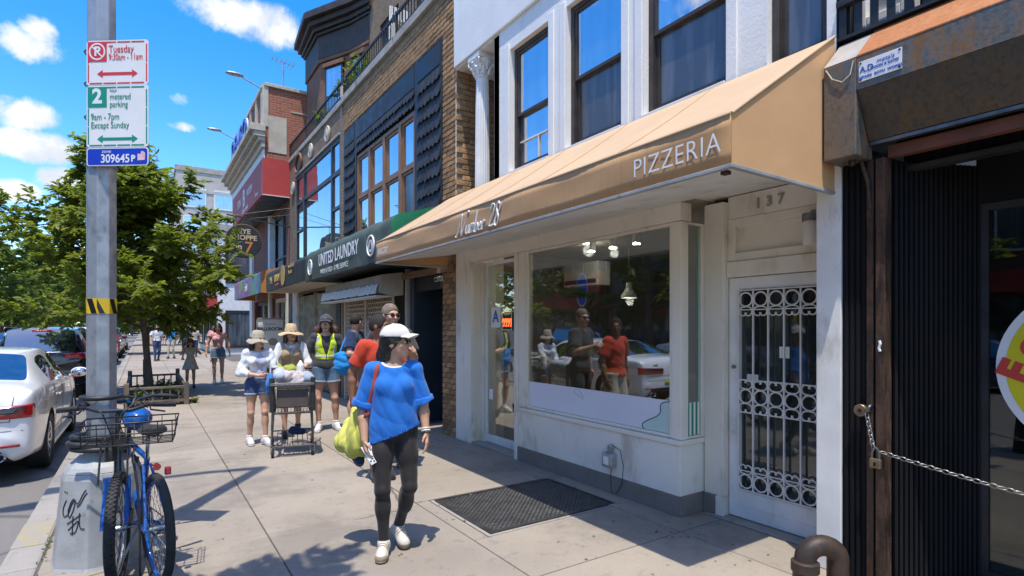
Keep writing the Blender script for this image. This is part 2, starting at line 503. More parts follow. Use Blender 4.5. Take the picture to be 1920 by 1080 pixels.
def concrete(name, c1, c2, dark, speck=.5):
    m, N = newmat(name)
    v = N.n('ShaderNodeNewGeometry').outputs['Position']
    a = N.ramp(N.noise(v, .9, 6, .6), .3, .7); b = N.noise(v, 85, 3, .7); s = N.noise(v, 7, 7, .7)
    col = N.mix(a, c1, c2)
    col = N.mix(N.ramp(b, .56, .72, 0, speck), col, tuple(k*.42 for k in c1))
    col = N.mix(N.ramp(b, .30, .42, speck*.6, 0), col, tuple(min(.7, k*1.35) for k in c1))
    col = N.mix(N.ramp(s, .54, .70, 0, .6), col, dark)
    m_ = N.noise(v, 26, 4, .75)
    col = N.mix(N.ramp(m_, .60, .72, 0, .45), col, dark)
    col = N.mix(N.ramp(N.noise(N.mapping(v, (1,1,1), (7,3,0)), .45, 8, .7), .52, .62, 0, .38), col, tuple(k*.8 for k in dark))
    ck = N.n('ShaderNodeTexVoronoi', feature='DISTANCE_TO_EDGE'); ck.inputs['Scale'].default_value = .42; N.put(ck.inputs['Vector'], N.mix(.10, v, N.n('ShaderNodeTexNoise').outputs['Color']))
    col = N.mix(N.math('MULTIPLY', N.ramp(ck.outputs['Distance'], 0, .006, .8, 0), N.ramp(N.noise(v, .8, 3), .5, .56)), col, tuple(k*.35 for k in dark))
    # trodden chewing gum
    vo = N.n('ShaderNodeTexVoronoi'); vo.inputs['Scale'].default_value = 4.2; N.put(vo.inputs['Vector'], v); vo.inputs['Randomness'].default_value = 1
    g = N.math('MULTIPLY', N.ramp(vo.outputs['Distance'], .055, .08, 1, 0), N.ramp(N.noise(v, 1.7, 2), .45, .55))
    col = N.mix(N.math('MULTIPLY', g, .65), col, tuple(k*.35 for k in dark))
    oi = N.n('ShaderNodeObjectInfo')
    col = N.mix(1.0, col, N.mix(oi.outputs['Random'], (.91,.91,.92), (1.06,1.055,1.04)), 'MULTIPLY')
    h = N.math('MULTIPLY_ADD', b, .6, N.math('MULTIPLY', s, .7))
    finish(N, col, N.ramp(a, 0, 1, .8, .92), 0, N.bump(h, .35, .006))
concrete('paving', (.335,.288,.228), (.272,.234,.187), (.165,.144,.118))
concrete('kerb_stone', (.32,.295,.26), (.26,.24,.215), (.18,.165,.15))
concrete('joint', (.12,.108,.095), (.09,.08,.07), (.06,.055,.05))

def asphalt(name):
    m, N = newmat(name)
    v = N.n('ShaderNodeNewGeometry').outputs['Position']
    a = N.ramp(N.noise(N.mapping(v, (1, .25, 1)), .8, 6, .6), .3, .7); b = N.noise(v, 120, 3, .7)
    col = N.mix(a, (.165,.152,.138), (.205,.19,.172))
    col = N.mix(N.ramp(b, .58, .72, 0, .6), col, (.24,.225,.21)); col = N.mix(N.ramp(b, .28, .42, .6, 0), col, (.04,.037,.034))
    vo = N.n('ShaderNodeTexVoronoi', feature='DISTANCE_TO_EDGE'); vo.inputs['Scale'].default_value = .55
    N.put(vo.inputs['Vector'], N.mix(.12, v, N.n('ShaderNodeTexNoise').outputs['Color']))
    col = N.mix(N.ramp(vo.outputs['Distance'], .0, .018, .55, 0), col, (.03,.028,.026))
    finish(N, col, .88, 0, N.bump(b, .5, .008))
asphalt('asphalt')

def brickmat(name, c1, c2, mortar, plane, bw=.215, bh=.075, dirt=(.12,.05,.035), ms=.012, dark=0):
    m, N = newmat(name)
    v = N.n('ShaderNodeNewGeometry').outputs['Position']
    sp = N.n('ShaderNodeSeparateXYZ'); N.put(sp.inputs[0], v)
    cb = N.n('ShaderNodeCombineXYZ'); N.put(cb.inputs[0], sp.outputs[1] if plane == 'x' else sp.outputs[0]); N.put(cb.inputs[1], sp.outputs[2])
    br = N.n('ShaderNodeTexBrick'); N.put(br.inputs['Vector'], cb.outputs[0])
    br.inputs['Scale'].default_value = 1; br.inputs['Brick Width'].default_value = bw; br.inputs['Row Height'].default_value = bh
    br.inputs['Mortar Size'].default_value = ms; br.inputs['Mortar Smooth'].default_value = .2; br.inputs['Bias'].default_value = 0
    br.inputs['Color1'].default_value = c4(c1); br.inputs['Color2'].default_value = c4(c2); br.inputs['Mortar'].default_value = c4(mortar)
    col = N.mix(N.ramp(N.noise(v, 1.1, 7, .65), .45, .75, 0, .7), br.outputs['Color'], dirt)
    col = N.mix(N.ramp(N.noise(v, 18, 4), .35, .7, 0, .35), col, tuple(k*.5 for k in c1))
    h = N.math('MULTIPLY_ADD', br.outputs['Fac'], -1, N.math('MULTIPLY', N.noise(v, 60, 3), .3))
    finish(N, col, .9, 0, N.bump(h, .7, .012))
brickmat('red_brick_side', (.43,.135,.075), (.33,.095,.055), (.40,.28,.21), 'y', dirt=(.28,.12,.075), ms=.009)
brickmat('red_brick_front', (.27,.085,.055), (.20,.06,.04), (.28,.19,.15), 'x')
brickmat('brown_brick_front', (.27,.165,.09), (.185,.11,.06), (.28,.23,.17), 'x', dirt=(.12,.08,.055))
brickmat('brown_brick_side', (.30,.185,.10), (.22,.13,.07), (.30,.25,.18), 'y', dirt=(.12,.08,.055))
brickmat('grey_brick_front', (.25,.20,.155), (.19,.15,.115), (.26,.23,.19), 'x', dirt=(.13,.105,.085))

def glass_mat(name, tint, refl, dark=None, rough=.0, wav=.0):
    """window glass: what lies behind shows through (or a dark backing), with a coated-glass reflection that grows at grazing angles"""
    m, N = newmat(name)
    lw = N.n('ShaderNodeFresnel'); lw.inputs[0].default_value = 1.5
    bf = N.n('ShaderNodeNewGeometry').outputs['Backfacing']; N.put(lw.inputs[0], N.math('MULTIPLY_ADD', bf, -.8333, 1.5))
    fac = N.math('ADD', N.math('MULTIPLY', lw.outputs[0], 1.0), refl, clamp=True)
    gl = N.n('ShaderNodeBsdfGlossy'); gl.inputs['Roughness'].default_value = rough; gl.inputs['Color'].default_value = (.94,.97,1,1)
    if wav:
        v = N.n('ShaderNodeTexCoord').outputs['Object']
        nm = N.bump(N.noise(v, 1.3, 2), wav, .05); N.put(gl.inputs['Normal'], nm)
    if dark is None:
        b = N.n('ShaderNodeBsdfTransparent'); b.inputs[0].default_value = c4(tint)
    else:
        b = N.n('ShaderNodeBsdfDiffuse'); vv = N.n('ShaderNodeTexCoord').outputs['Object']
        N.put(b.inputs[0], N.mix(N.ramp(N.noise(N.mapping(vv, (5,5,.5)), 1.4, 3), .40, .62), tuple(k*.6 for k in dark), tuple(k*1.35 for k in dark)))
    mx = N.n('ShaderNodeMixShader'); N.put(mx.inputs[0], fac)
    N.t.links.new(b.outputs[0], mx.inputs[1]); N.t.links.new(gl.outputs[0], mx.inputs[2])
    o = N.n('ShaderNodeOutputMaterial'); N.t.links.new(mx.outputs[0], o.inputs[0])
glass_mat('shop_glass', (.70,.75,.73), .16, None)
glass_mat('shade_glass', (.55,.60,.57), .03, None)
glass_mat('sky_glass', None, .50, (.11,.15,.19), 0, .08)
glass_mat('dull_glass', None, .05, (.085,.09,.10), .25, .1)
glass_mat('big_glass', None, .40, (.13,.15,.17), 0, .06)
glass_mat('car_glass', (.10,.13,.15), .10, None)
glass_mat('car_rear_glass', None, .24, (.012,.02,.028), .0, .05)
glass_mat('car_side_glass', None, .30, (.012,.02,.028), .0, .05)
glass_mat('car_front_glass', None, .34, (.012,.02,.028), .0, .05)
glass_mat('dark_glass', None, .05, (.03,.038,.035), .04)
M('glass_edge', (.30,.48,.42), None, 5, .2)
M('shade_lens', (.01,.01,.012), None, 5, .08, coat=.5)

def leafmat(name, c1, c2, trans=.35):
    m, N = newmat(name)
    g = N.n('ShaderNodeNewGeometry')
    f = N.ramp(g.outputs['Random Per Island'], 0, 1)
    v = N.n('ShaderNodeTexCoord').outputs['Object']
    big = N.ramp(N.noise(v, .9, 3), .35, .65)
    col = N.mix(N.math('MULTIPLY_ADD', f, .55, N.math('MULTIPLY', big, .45)), c1, c2)
    p = N.n('ShaderNodeBsdfPrincipled'); N.put(p.inputs['Base Color'], col); p.inputs['Roughness'].default_value = .48
    p.inputs['Specular IOR Level'].default_value = .35
    t = N.n('ShaderNodeBsdfTranslucent'); N.put(t.inputs[0], N.mix(.6, col, (.32,.40,.03)))
    mx = N.n('ShaderNodeMixShader'); mx.inputs[0].default_value = trans
    N.t.links.new(p.outputs[0], mx.inputs[1]); N.t.links.new(t.outputs[0], mx.inputs[2])
    o = N.n('ShaderNodeOutputMaterial'); N.t.links.new(mx.outputs[0], o.inputs[0])
leafmat('leaf_elm', (.135,.19,.024), (.235,.27,.045), .55)
leafmat('leaf_far', (.085,.14,.025), (.16,.21,.04), .5)
leafmat('leaf_bright', (.08,.14,.025), (.16,.22,.04), .5)
leafmat('leaf_plant', (.03,.08,.02), (.10,.15,.03), .3)

def cloth(name, c1, c2=None, scale=3, wr=.0, rough=.85, sheen=.15, weave=400):
    m, N = newmat(name)
    v = N.n('ShaderNodeTexCoord').outputs['Object']
    f = N.ramp(N.noise(v, scale, 5), .35, .65)
    col = N.mix(f, c1, c2 or tuple(k*.86 for k in c1))
    n1 = N.n('ShaderNodeBump'); N.put(n1.inputs['Height'], N.noise(N.mapping(v, (1,1,.55)), 8, 3, .5, .25)); n1.inputs['Strength'].default_value = .25+wr; n1.inputs['Distance'].default_value = .02
    n2 = N.n('ShaderNodeBump'); N.put(n2.inputs['Height'], N.noise(v, weave, 2)); n2.inputs['Strength'].default_value = .1; n2.inputs['Distance'].default_value = .002
    N.put(n2.inputs['Normal'], n1.outputs[0])
    finish(N, col, rough, 0, n2.outputs[0], sheen=sheen, spec=.25)
cloth('cloth_blue', (.02,.17,.56), (.016,.14,.49), wr=.35)
cloth('cloth_black', (.020,.017,.016), (.026,.022,.021), rough=.6)
cloth('cloth_white', (.74,.75,.77), wr=.2)
cloth('cloth_lilac', (.48,.50,.62), wr=.1)
cloth('cloth_denim', (.025,.05,.12), (.045,.08,.17), 9)
cloth('cloth_denim_light', (.07,.13,.21), (.12,.19,.28), 9)
cloth('cloth_denim_hem', (.33,.40,.46))
cloth('cloth_grey', (.055,.056,.06), wr=.1)
cloth('cloth_hivis', (.62,.78,.02), wr=.1)
cloth('cloth_reflect', (.62,.63,.60), rough=.4)
cloth('cloth_tan', (.34,.24,.13), (.42,.31,.20), 18)
cloth('cloth_olive', (.33,.36,.05))
cloth('cloth_red', (.55,.055,.025), wr=.15)
cloth('cloth_navy', (.018,.04,.10), wr=.1)
cloth('cloth_sky', (.02,.25,.62), wr=.1)
cloth('cloth_pale_grey', (.32,.31,.30))
cloth('cloth_cream', (.55,.50,.40), (.40,.36,.30), 25)
cloth('cloth_pink', (.56,.22,.24), (.66,.42,.42), 28)
cloth('cloth_cap_white', (.72,.69,.63), weave=300)
cloth('cloth_cap_grey', (.07,.075,.085))
cloth('cloth_cap_red', (.20,.03,.035))
cloth('straw', (.56,.42,.25), (.46,.34,.19), 30, weave=180)
cloth('bucket_hat', (.42,.36,.27), (.36,.31,.23), 20)
cloth('tote_yellow', (.58,.56,.11), (.50,.49,.09), wr=.3)
cloth('strap_red', (.36,.07,.055))
cloth('shoe_white', (.70,.70,.68), rough=.6)
cloth('shoe_cream', (.62,.57,.48), rough=.6)
cloth('shoe_dark', (.03,.03,.035))
cloth('sock_white', (.72,.72,.70))
cloth('sack_pale', (.52,.47,.45), (.42,.36,.36), 12, wr=.3)
cloth('sack_blue', (.02,.17,.45), wr=.3)
M('sole_gum', (.36,.24,.13), None, 5, .7)
M('sole_white', (.68,.68,.66), None, 5, .6)
def skin(name, c1, c2):
    m, N = newmat(name)
    v = N.n('ShaderNodeTexCoord').outputs['Object']
    f = N.ramp(N.noise(v, 7, 5), .3, .7)
    p = finish(N, N.mix(f, c1, c2), .48, 0, N.bump(N.noise(v, 150, 3), .08, .002), spec=.4)
    p.inputs['Subsurface Weight'].default_value = .12; p.inputs['Subsurface Radius'].default_value = (.02,.008,.005); p.inputs['Subsurface Scale'].default_value = .4
skin('skin_tan', (.55,.32,.20), (.48,.27,.165))
cloth('lace_tan', (.30,.24,.17))
skin('skin_light', (.60,.36,.25), (.54,.31,.21))
skin('skin_brown', (.26,.125,.07), (.215,.10,.055))
skin('skin_lips', (.30,.10,.08), (.30,.10,.08))
M('hair_dark', (.012,.009,.008), (.022,.016,.012), 40, .42, stretch=(1,1,.15), bump=.5, bscale=90)
M('hair_brown', (.055,.028,.015), (.10,.05,.025), 40, .45, stretch=(1,1,.15), bump=.5, bscale=90)
M('hair_grey', (.16,.12,.09), (.22,.17,.13), 40, .8)
M('hair_crop', (.014,.010,.008), (.03,.022,.017), 60, .85, bump=.6, bscale=140)
M('phone_white', (.70,.72,.74), None, 5, .2)
M('lens_black', (.01,.01,.01), None, 5, .1)
# ------------------------------------------------------------------ ground, road, kerb, pavement
FX = 3.75                                   # the plane of the street front
ROADZ = -0.13
struct(MB().box(-400, 400, -300, 600, -.9, -.30), 'ground', MATS['soil'])
road = MB(); road.quad((-11.6,-60,ROADZ), (-.70,-60,ROADZ), (-.70,420,ROADZ), (-11.6,420,ROADZ))
struct(road, 'road', MATS['asphalt'])
struct(MB().box(-16, -11.6, -60, 420, -.28, 0), 'far_pavement', MATS['paving'])
bed = struct(MB().box(-.59, 9.5, -60, 420, -.28, -.014), 'pavement', MATS['joint'])
xs = [-.575, .80, 2.07, 3.50]
ys = [-5.0, -3.1, -1.1, .95, 2.85, 4.60, 6.72, 8.35, 10.3]
while ys[-1] < 72: ys.append(ys[-1] + random.choice((1.85, 1.95, 1.75)))
def slab(x0, x1, y0, y1):
    g = .005
    o = MB().box(x0+g, x1-g, y0+g, y1-g, -.09, random.uniform(-.0025, .0012)).build('paving_slab', MATS['paving'], bed, bevel=.004, seg=1)
    return o
for i in range(len(ys)-1):
    y0, y1 = ys[i], ys[i+1]
    for k in range(3):
        if k == 2 and abs(y0-2.85) < .01:
            slab(xs[2], xs[3], 2.85, 3.60)
        elif k == 2 and abs(y0-4.60) < .01:
            slab(xs[2], xs[3], 4.67, 6.72)
        else:
            slab(xs[k], xs[k+1], y0, y1)
    if y1 < 30: slab(3.50, 4.3 if y0 < 8 else 3.78, y0, y1)
slab(xs[2], 2.20, 3.60, 4.67); slab(xs[2]+1.53, xs[3], 3.60, 4.67)
far = MB().box(-.575, 3.78, ys[-1], 420, -.2, -.004); struct(far, 'far_walkway', MATS['paving'])
kerb = struct(MB().box(-.76, -.585, -60, 420, -.3, -.025), 'kerb', MATS['joint'])
y = -4.0
while y < 60:
    L = random.uniform(1.7, 2.5)
    MB().box(-.80, -.584, y+.004, y+L-.004, -.25, random.uniform(-.004, .002)).build('kerb_stone', MATS['kerb_stone'], kerb, bevel=.018, seg=2)
    y += L
MB().box(-.79, -.584, y, 420, -.25, -.001).build('kerb_stone', MATS['kerb_stone'], kerb, bevel=.018)
M('kerb_yellow', (.34,.29,.17), (.30,.275,.24), 11, .85, lo=.42, hi=.58, bump=.3)
for a_, b_ in ((2.9, 3.6), (5.3, 5.9)):
    MB().box(-.795, -.60, a_, b_, -.02, .0042).build('kerb_paint', MATS['kerb_yellow'], kerb)
# weeds and litter in the gutter and along the kerb joint
wd = MB()
for i in range(420):
    yy = random.choice([5.2, 7.4, 8.3, 9.8, 11.3, 12.6, 3.9]) + random.gauss(0, .22); xx = random.choice([-.80, -.58]) + random.gauss(0, .012)
    zz = ROADZ if xx < -.7 else 0; a = random.uniform(0, 6.28); l = random.uniform(.015, .05); w = random.uniform(.004, .010)
    d = Vector((math.cos(a)*l*.7, math.sin(a)*l*.7, l*random.uniform(.3, 1))); s_ = Vector((-math.sin(a)*w, math.cos(a)*w, 0)); p = Vector((xx, yy, zz))
    wd.quad(p-s_*.6, p+s_*.6, p+d*.6+s_, p+d)
o = wd.build('gutter_weeds', MATS['leaf_plant']); o['kind'] = 'stuff'

# cellar hatch of tread plate, let into the pavement
ht = thing('cellar_hatch', 'dark steel tread plate hatch let into the pavement before the shop window', 'hatch', (2.9, 4.14, 0))
MB().box(2.21, 3.60, 3.61, 4.66, -.05, -.006).build('concrete_surround', MATS['kerb_stone'], ht)
fr = MB()
for a in ((2.24, 3.57, 3.64, 3.67), (2.24, 3.57, 4.60, 4.63), (2.24, 2.27, 3.67, 4.60), (3.54, 3.57, 3.67, 4.60)):
    fr.box(*a, -.02, .006)
fr.build('hatch_frame', MATS['steel_dark'] if 'steel_dark' in MATS else M('steel_dark', (.085,.083,.08), (.055,.053,.05), 8, .5, metal=.6, bump=.2, bscale=50, dirt=(.14,.12,.1), dscale=5), ht)
pl = MB().box(2.272, 3.538, 3.672, 4.598, -.02, .001)
pl.build('hatch_plate', MATS['steel_dark'], ht)
tr = MB()
nx, ny = 50, 37
for i in range(nx):
    for j in range(ny):
        cx = 2.285 + (i+.5)*1.24/nx; cy = 3.685 + (j+.5)*.90/ny; a = R(45) if (i+j) % 2 else R(-45)
        dx, dy = math.cos(a)*.011, math.sin(a)*.011; ex, ey = -math.sin(a)*.0035, math.cos(a)*.0035
        z0, z1 = .001, .0042
        tr.add([(cx-dx,cy-dy,z0),(cx+ex,cy+ey,z0),(cx+dx,cy+dy,z0),(cx-ex,cy-ey,z0),(cx-dx*.5,cy-dy*.5,z1),(cx+dx*.5,cy+dy*.5,z1)],
               [(0,1,4),(1,5,4),(1,2,5),(2,3,5),(3,4,5),(3,0,4)])
o = tr.build('tread_bars', MATS['steel_dark'], ht); o['kind'] = 'stuff'
# dried stain on the walk
st = MB()
pts = []
for k in range(26):
    t = 2*PI*k/26; r = 1+.22*math.sin(3*t)+.12*math.sin(7*t+1)
    pts.append((1.62+.10*r*math.cos(t)+.13*math.sin(t)*.6, 5.75-.62*r*math.sin(t)))

# ------------------------------------------------------------------ helpers for fronts
def wall_x(X, y0, y1, z0, z1, holes, depth=.16):
    """front sheet facing -X with real openings and their reveals"""
    ysr = sorted({y0, y1} | {v for h in holes for v in h[:2] if y0 < v < y1}); zsr = sorted({z0, z1} | {v for h in holes for v in h[2:4] if z0 < v < z1})
    mb = MB()
    for a, b in zip(ysr, ysr[1:]):
        for c, d in zip(zsr, zsr[1:]):
            m, n = (a+b)/2, (c+d)/2
            if any(h[0] < m < h[1] and h[2] < n < h[3] for h in holes): continue
            mb.quad((X, b, c), (X, a, c), (X, a, d), (X, b, d))
    for h in holes:
        a, b, c, d = h[:4]; D = X+(h[4] if len(h) > 4 else depth)
        a = max(a, y0); b = min(b, y1)
        mb.quad((X,a,c), (D,a,c), (D,a,d), (X,a,d)); mb.quad((X,b,c), (X,b,d), (D,b,d), (D,b,c))
        mb.quad((X,a,d), (D,a,d), (D,b,d), (X,b,d)); mb.quad((X,a,c), (X,b,c), (D,b,c), (D,a,c))
    return mb
def ring_x(X0, X1, y0, y1, z0, z1, w):
    """rectangular frame in the plane of the front"""
    return MB().box(X0, X1, y0, y0+w, z0, z1).box(X0, X1, y1-w, y1, z0, z1).box(X0, X1, y0+w, y1-w, z0, z0+w).box(X0, X1, y0+w, y1-w, z1-w, z1)
def ring_y(Y0, Y1, x0, x1, z0, z1, w):
    return MB().box(x0, x0+w, Y0, Y1, z0, z1).box(x1-w, x1, Y0, Y1, z0, z1).box(x0+w, x1-w, Y0, Y1, z0, z0+w).box(x0+w, x1-w, Y0, Y1, z1-w, z1)
def paneX(X, y0, y1, z0, z1):
    return MB().box(X, X+.006, y0, y1, z0, z1)

def sash_window(bld, y0, y1, z0, z1, zt, frame, up, low, X=FX+.06, w=.05, extra=None, fd=.09):
    """double hung: window (frame) > upper pane, lower pane, sash"""
    f = ring_x(X, X+fd, y0+.004, y1-.004, z0+.004, z1-.004, w).build('window', MATS[frame], bld, bevel=.004)
    ring_x(X+.012, X+.05, y0+w, y1-w, zt-.02, z1-w, .035).build('upper_sash', MATS[frame], f, bevel=.003)
    ring_x(X+.045, X+.08, y0+w, y1-w, z0+w, zt+.02, .042).build('lower_sash', MATS[frame], f, bevel=.003)
    paneX(X+.03, y0+w+.03, y1-w-.03, zt+.01, z1-w-.03).build('pane', MATS[up], f)
    paneX(X+.06, y0+w+.035, y1-w-.035, z0+w+.035, zt-.015).build('pane', MATS[low], f)
    return f
# ------------------------------------------------------------------ white stucco building with the pizza shop
wb = thing('shop_building', 'white stucco building with tall sash windows above a cream painted pizza shop front', 'building', (3.9, 4.4, 0))
WY0, WY1 = 1.80, 7.05
wins = [(4.85, 5.63, 3.51, 5.02), (3.73, 4.55, 3.51, 5.02), (2.61, 3.46, 3.51, 5.02), (1.86, 2.28, 3.47, 5.02)]
loggia = (5.93, 7.05, 3.10, 5.33)
holes = [w + (.14,) for w in wins] + [(6.0, 7.051, 2.9, 5.31, .02)]
wall_x(FX, WY0, WY1, 2.66, 9.0, holes).build('wall', MATS['white_stucco'], wb)
# the stucco band over the windows stands a little proud
MB().box(FX-.035, FX-.002, WY0, WY1+.0, 5.33, 9.0).build('upper_band', MATS['white_stucco'], wb, bevel=.012)
# flat bands round the windows
for y0, y1, z0, z1 in wins[:3]:
    for a_ in (y0-.10, y1+.002): MB().box(FX-.02, FX-.002, a_, a_+.098, z0-.1, z1+.06).build('window_band', MATS['white_stucco'], wb, bevel=.008)
    MB().box(FX-.03, FX+.10, y0+.002, y1-.002, z0-.05, z0-.003).build('window_sill', MATS['white_trim'], wb, bevel=.006)
f = sash_window(wb, *wins[0], 4.20, 'bronze_frame', 'sky_glass', 'sky_glass')
MB().box(FX+.10, FX+.125, 4.92, 5.56, 3.86, 3.875).box(FX+.10, FX+.125, 5.18, 5.195, 3.60, 3.86).build('glazing_bar', MATS['white_trim'], f)
sash_window(wb, *wins[1], 4.24, 'bronze_frame', 'sky_glass', 'dull_glass')
sash_window(wb, *wins[2], 4.24, 'bronze_frame', 'sky_glass', 'dull_glass')
sash_window(wb, *wins[3], 4.98, 'bronze_frame', 'dull_glass', 'dull_glass')
# rooms behind, roof, back
MB().box(FX+.30, 14, WY0+.01, WY1-1.15, 2.85, 8.9).build('core', MATS['dark_room'], wb)
MB().box(FX+.01, 14, WY0, WY1, 8.9, 9.0).build('roof', MATS['roof_tar'], wb)
# loggia: recess, ceiling, floor and its corner column
MB().box(4.55, 4.60, 5.95, 7.05, 2.9, 5.31).build('loggia_back', MATS['far_wall_tan'], wb)
MB().box(FX+.0, 4.55, 5.88, 5.998, 2.9, 5.31).build('loggia_side', MATS['white_stucco'], wb)
MB().box(FX+.003, 4.60, 6.0, 7.05, 5.312, 5.40).build('loggia_ceiling', MATS['white_trim'], wb)
MB().box(FX+.003, 4.60, 6.0, 7.05, 3.05, 3.10).build('loggia_floor', MATS['stone_grey'], wb)
cc = (3.87, 6.50)
shaft = MB(); n = 40; vs = []
zz = [3.16, 3.3, 4.0, 4.6, 5.02]
for i, z in enumerate(zz):
    r = .105 - .018*(i/4)**1.5
    for k in range(n):
        a = 2*PI*k/n; rr = r*(1 if k % 2 else .93); vs.append((cc[0]+rr*math.cos(a), cc[1]+rr*math.sin(a), z))
fs = [(i*n+k, i*n+(k+1) % n, (i+1)*n+(k+1) % n, (i+1)*n+k) for i in range(len(zz)-1) for k in range(n)]
shaft.add(vs, fs)
colm = shaft.build('column', MATS['white_trim'], wb)
T = Matrix.Translation((cc[0], cc[1], 0))
MB().lathe([(.0,3.08),(.15,3.08),(.15,3.11),(.135,3.13),(.12,3.15),(.13,3.165),(.115,3.18),(.0,3.18)], 32, T).build('column_base', MATS['white_trim'], colm, smooth=True)
cp = MB().lathe([(.085,5.0),(.105,5.01),(.105,5.03),(.09,5.04),(.095,5.10),(.13,5.19),(.16,5.235),(.0,5.24)], 32, T)
for k in range(8):                                     # acanthus leaves and corner scrolls
    a = 2*PI*k/8 + PI/8
    for z0, rr, L in ((5.04, .095, .09), (5.10, .10, .10)):
        aa = a + (PI/8 if z0 > 5.05 else 0)
        p = Vector((cc[0]+rr*math.cos(aa), cc[1]+rr*math.sin(aa), z0)); t_ = Vector((-math.sin(aa), math.cos(aa), 0)); r_ = Vector((math.cos(aa), math.sin(aa), 0))
        cp.path([p, p+Vector((0,0,L*.6))+r_*.02, p+Vector((0,0,L))+r_*.055, p+Vector((0,0,L*.8))+r_*.075], [.03,.028,.02,.008], 6)
for k in range(4):
    a = PI/4 + k*PI/2
    c_ = Vector((cc[0]+.165*math.cos(a), cc[1]+.165*math.sin(a), 5.205))
    cp.torus(c_, .03, .014, (-math.sin(a), math.cos(a), 0), 12, 6)
cp.box(cc[0]-.145, cc[0]+.145, cc[1]-.145, cc[1]+.145, 5.24, 5.31)
cp.build('capital', MATS['white_trim'], colm, smooth=True, angle=50)

# ---- ground floor front
G = 'cream_paint'
MB().box(FX, 4.16, 1.772, 1.930, 0, 2.66).build('pier', MATS['white_trim'], wb, bevel=.006)
MB().box(FX, 4.30, 6.62, 7.045, 0, 2.66).build('pier', MATS['cream_wall'], wb, bevel=.006)
MB().box(3.90, 3.99, 6.53, 6.617, 0, 2.50).build('door_jamb', MATS[G], wb, bevel=.005)
MB().box(FX+.004, 3.90, 3.056, 6.618, 2.505, 2.66).build('lintel', MATS[G], wb, bevel=.006)
MB().box(FX+.045, 4.2, 1.932, 3.055, 2.71, 2.74).build('porch_ceiling', MATS['white_trim'], wb)
# stall riser under the window, with its painted skirting
MB().box(FX+.006, 4.12, 3.06, 5.47, .17, .60).build('stall_riser', MATS['cream_wall'], wb, bevel=.006)
MB().box(FX+.0, 4.125, 3.052, 5.48, 0, .168).build('skirting', MATS['skirting_paint'], wb, bevel=.004)
MB().box(FX-.012, 4.13, 3.045, 5.48, .602, .645).build('bay_sill', MATS[G], wb, bevel=.006)
MB().box(FX+.012, FX+.09, 3.055, 3.155, .647, 2.50).build('bay_post', MATS[G], wb, bevel=.006)
MB().box(FX+.012, FX+.12, 5.32, 5.47, .647, 2.50).build('bay_post', MATS[G], wb, bevel=.006)
MB().box(FX+.0, FX+.11, 5.475, 5.55, 0, 2.50).build('bay_post', MATS[G], wb, bevel=.006)
MB().box(4.06, 4.13, 3.05, 3.13, .647, 2.50).build('bay_post', MATS[G], wb, bevel=.005)
w_ = ring_x(FX+.022, FX+.075, 3.158, 5.318, .649, 2.502, .028).build('shop_window', MATS[G], wb, bevel=.004)
MB().box(FX+.045, FX+.053, 3.187, 5.29, .678, 2.474).build('pane', MATS['shop_glass'], w_)
w2 = ring_y(3.062, 3.10, FX+.095, 4.058, .649, 2.502, .02).build('side_window', MATS[G], wb, bevel=.003)
MB().box(FX+.115, 4.038, 3.078, 3.086, .67, 2.48).build('pane', MATS['shop_glass'], w2)
MB().box(4.012, 4.034, 3.072, 3.078, .96, 2.46).build('pane_edge', MATS['glass_edge'], w2)
# glass entrance door
gd = ring_x(3.935, 3.985, 5.56, 6.525, .035, 2.49, .045).build('glass_door', MATS['white_trim'], wb, bevel=.004)
MB().box(3.955, 3.963, 5.60, 6.485, .13, 2.45).build('pane', MATS['shop_glass'], gd)
MB().box(3.93, 3.99, 5.605, 6.48, .08, .135).build('bottom_rail', MATS['white_trim'], gd, bevel=.004)
MB().box(FX+.01, 4.3, 5.55, 6.615, 0, .03).build('threshold', MATS['kerb_stone'], wb, bevel=.006)
# ---- private door 137 with its scrolled grille
DX = 4.13
MB().box(4.06, DX+.02, 2.86, 3.048, 0.17, 2.66).build('door_post', MATS[G], wb, bevel=.006)
MB().box(4.045, 4.128, 2.935, 3.05, 0, .168).build('skirting', MATS['skirting_paint'], wb, bevel=.004)
MB().box(4.05, DX+.02, 2.86, 2.93, 0, .168).build('plinth', MATS[G], wb, bevel=.004)
MB().box(4.10, DX+.05, 1.934, 2.858, 2.02, 2.15).build('door_head', MATS[G], wb, bevel=.006)
tp = ring_x(DX-.01, DX+.05, 1.934, 2.858, 2.153, 2.51, .07).build('transom_frame', MATS[G], wb, bevel=.005)
MB().box(DX+.03, DX+.04, 2.0, 2.79, 2.22, 2.445).build('transom_panel', MATS[G], tp)
MB().box(DX-.004, DX+.05, 1.934, 2.858, 2.512, 2.70).build('number_board', MATS['cream_wall'], wb)
for k, ch in enumerate('137'):
    text('house_number', ch, .115, MATS['lettering_grey'], wb, frame_x(DX-.012, 2.58-.095*k, 2.60), .006, sx=.9, bold=.002)
MB().box(4.0, 4.35, 1.934, 3.0, 0, .012).build('threshold', MATS['kerb_stone'], wb, bevel=.004)
dr = ring_x(DX, DX+.05, 1.94, 2.852, .02, 2.015, .10)
dr.box(DX, DX+.05, 2.04, 2.752, .12, .25)
d_ = dr.build('door', MATS['white_trim'], wb, bevel=.004)
MB().box(DX+.03, DX+.036, 2.04, 2.752, .25, 1.915).build('pane', MATS['dark_glass'], d_)
GX = DX-.012
bars = MB()
ycol = [2.752-.130*k for k in range(6)]
for yy in ycol:
    bars.box(GX-.007, GX+.007, yy-.006, yy+.006, .255, 1.912)
for z in (.262, 1.905): bars.box(GX-.006, GX+.006, 2.04, 2.752, z-.005, z+.005)
for z in (.42, .90, 1.17, 1.745): bars.box(GX-.005, GX+.005, 2.04, 2.752, z-.004, z+.004)
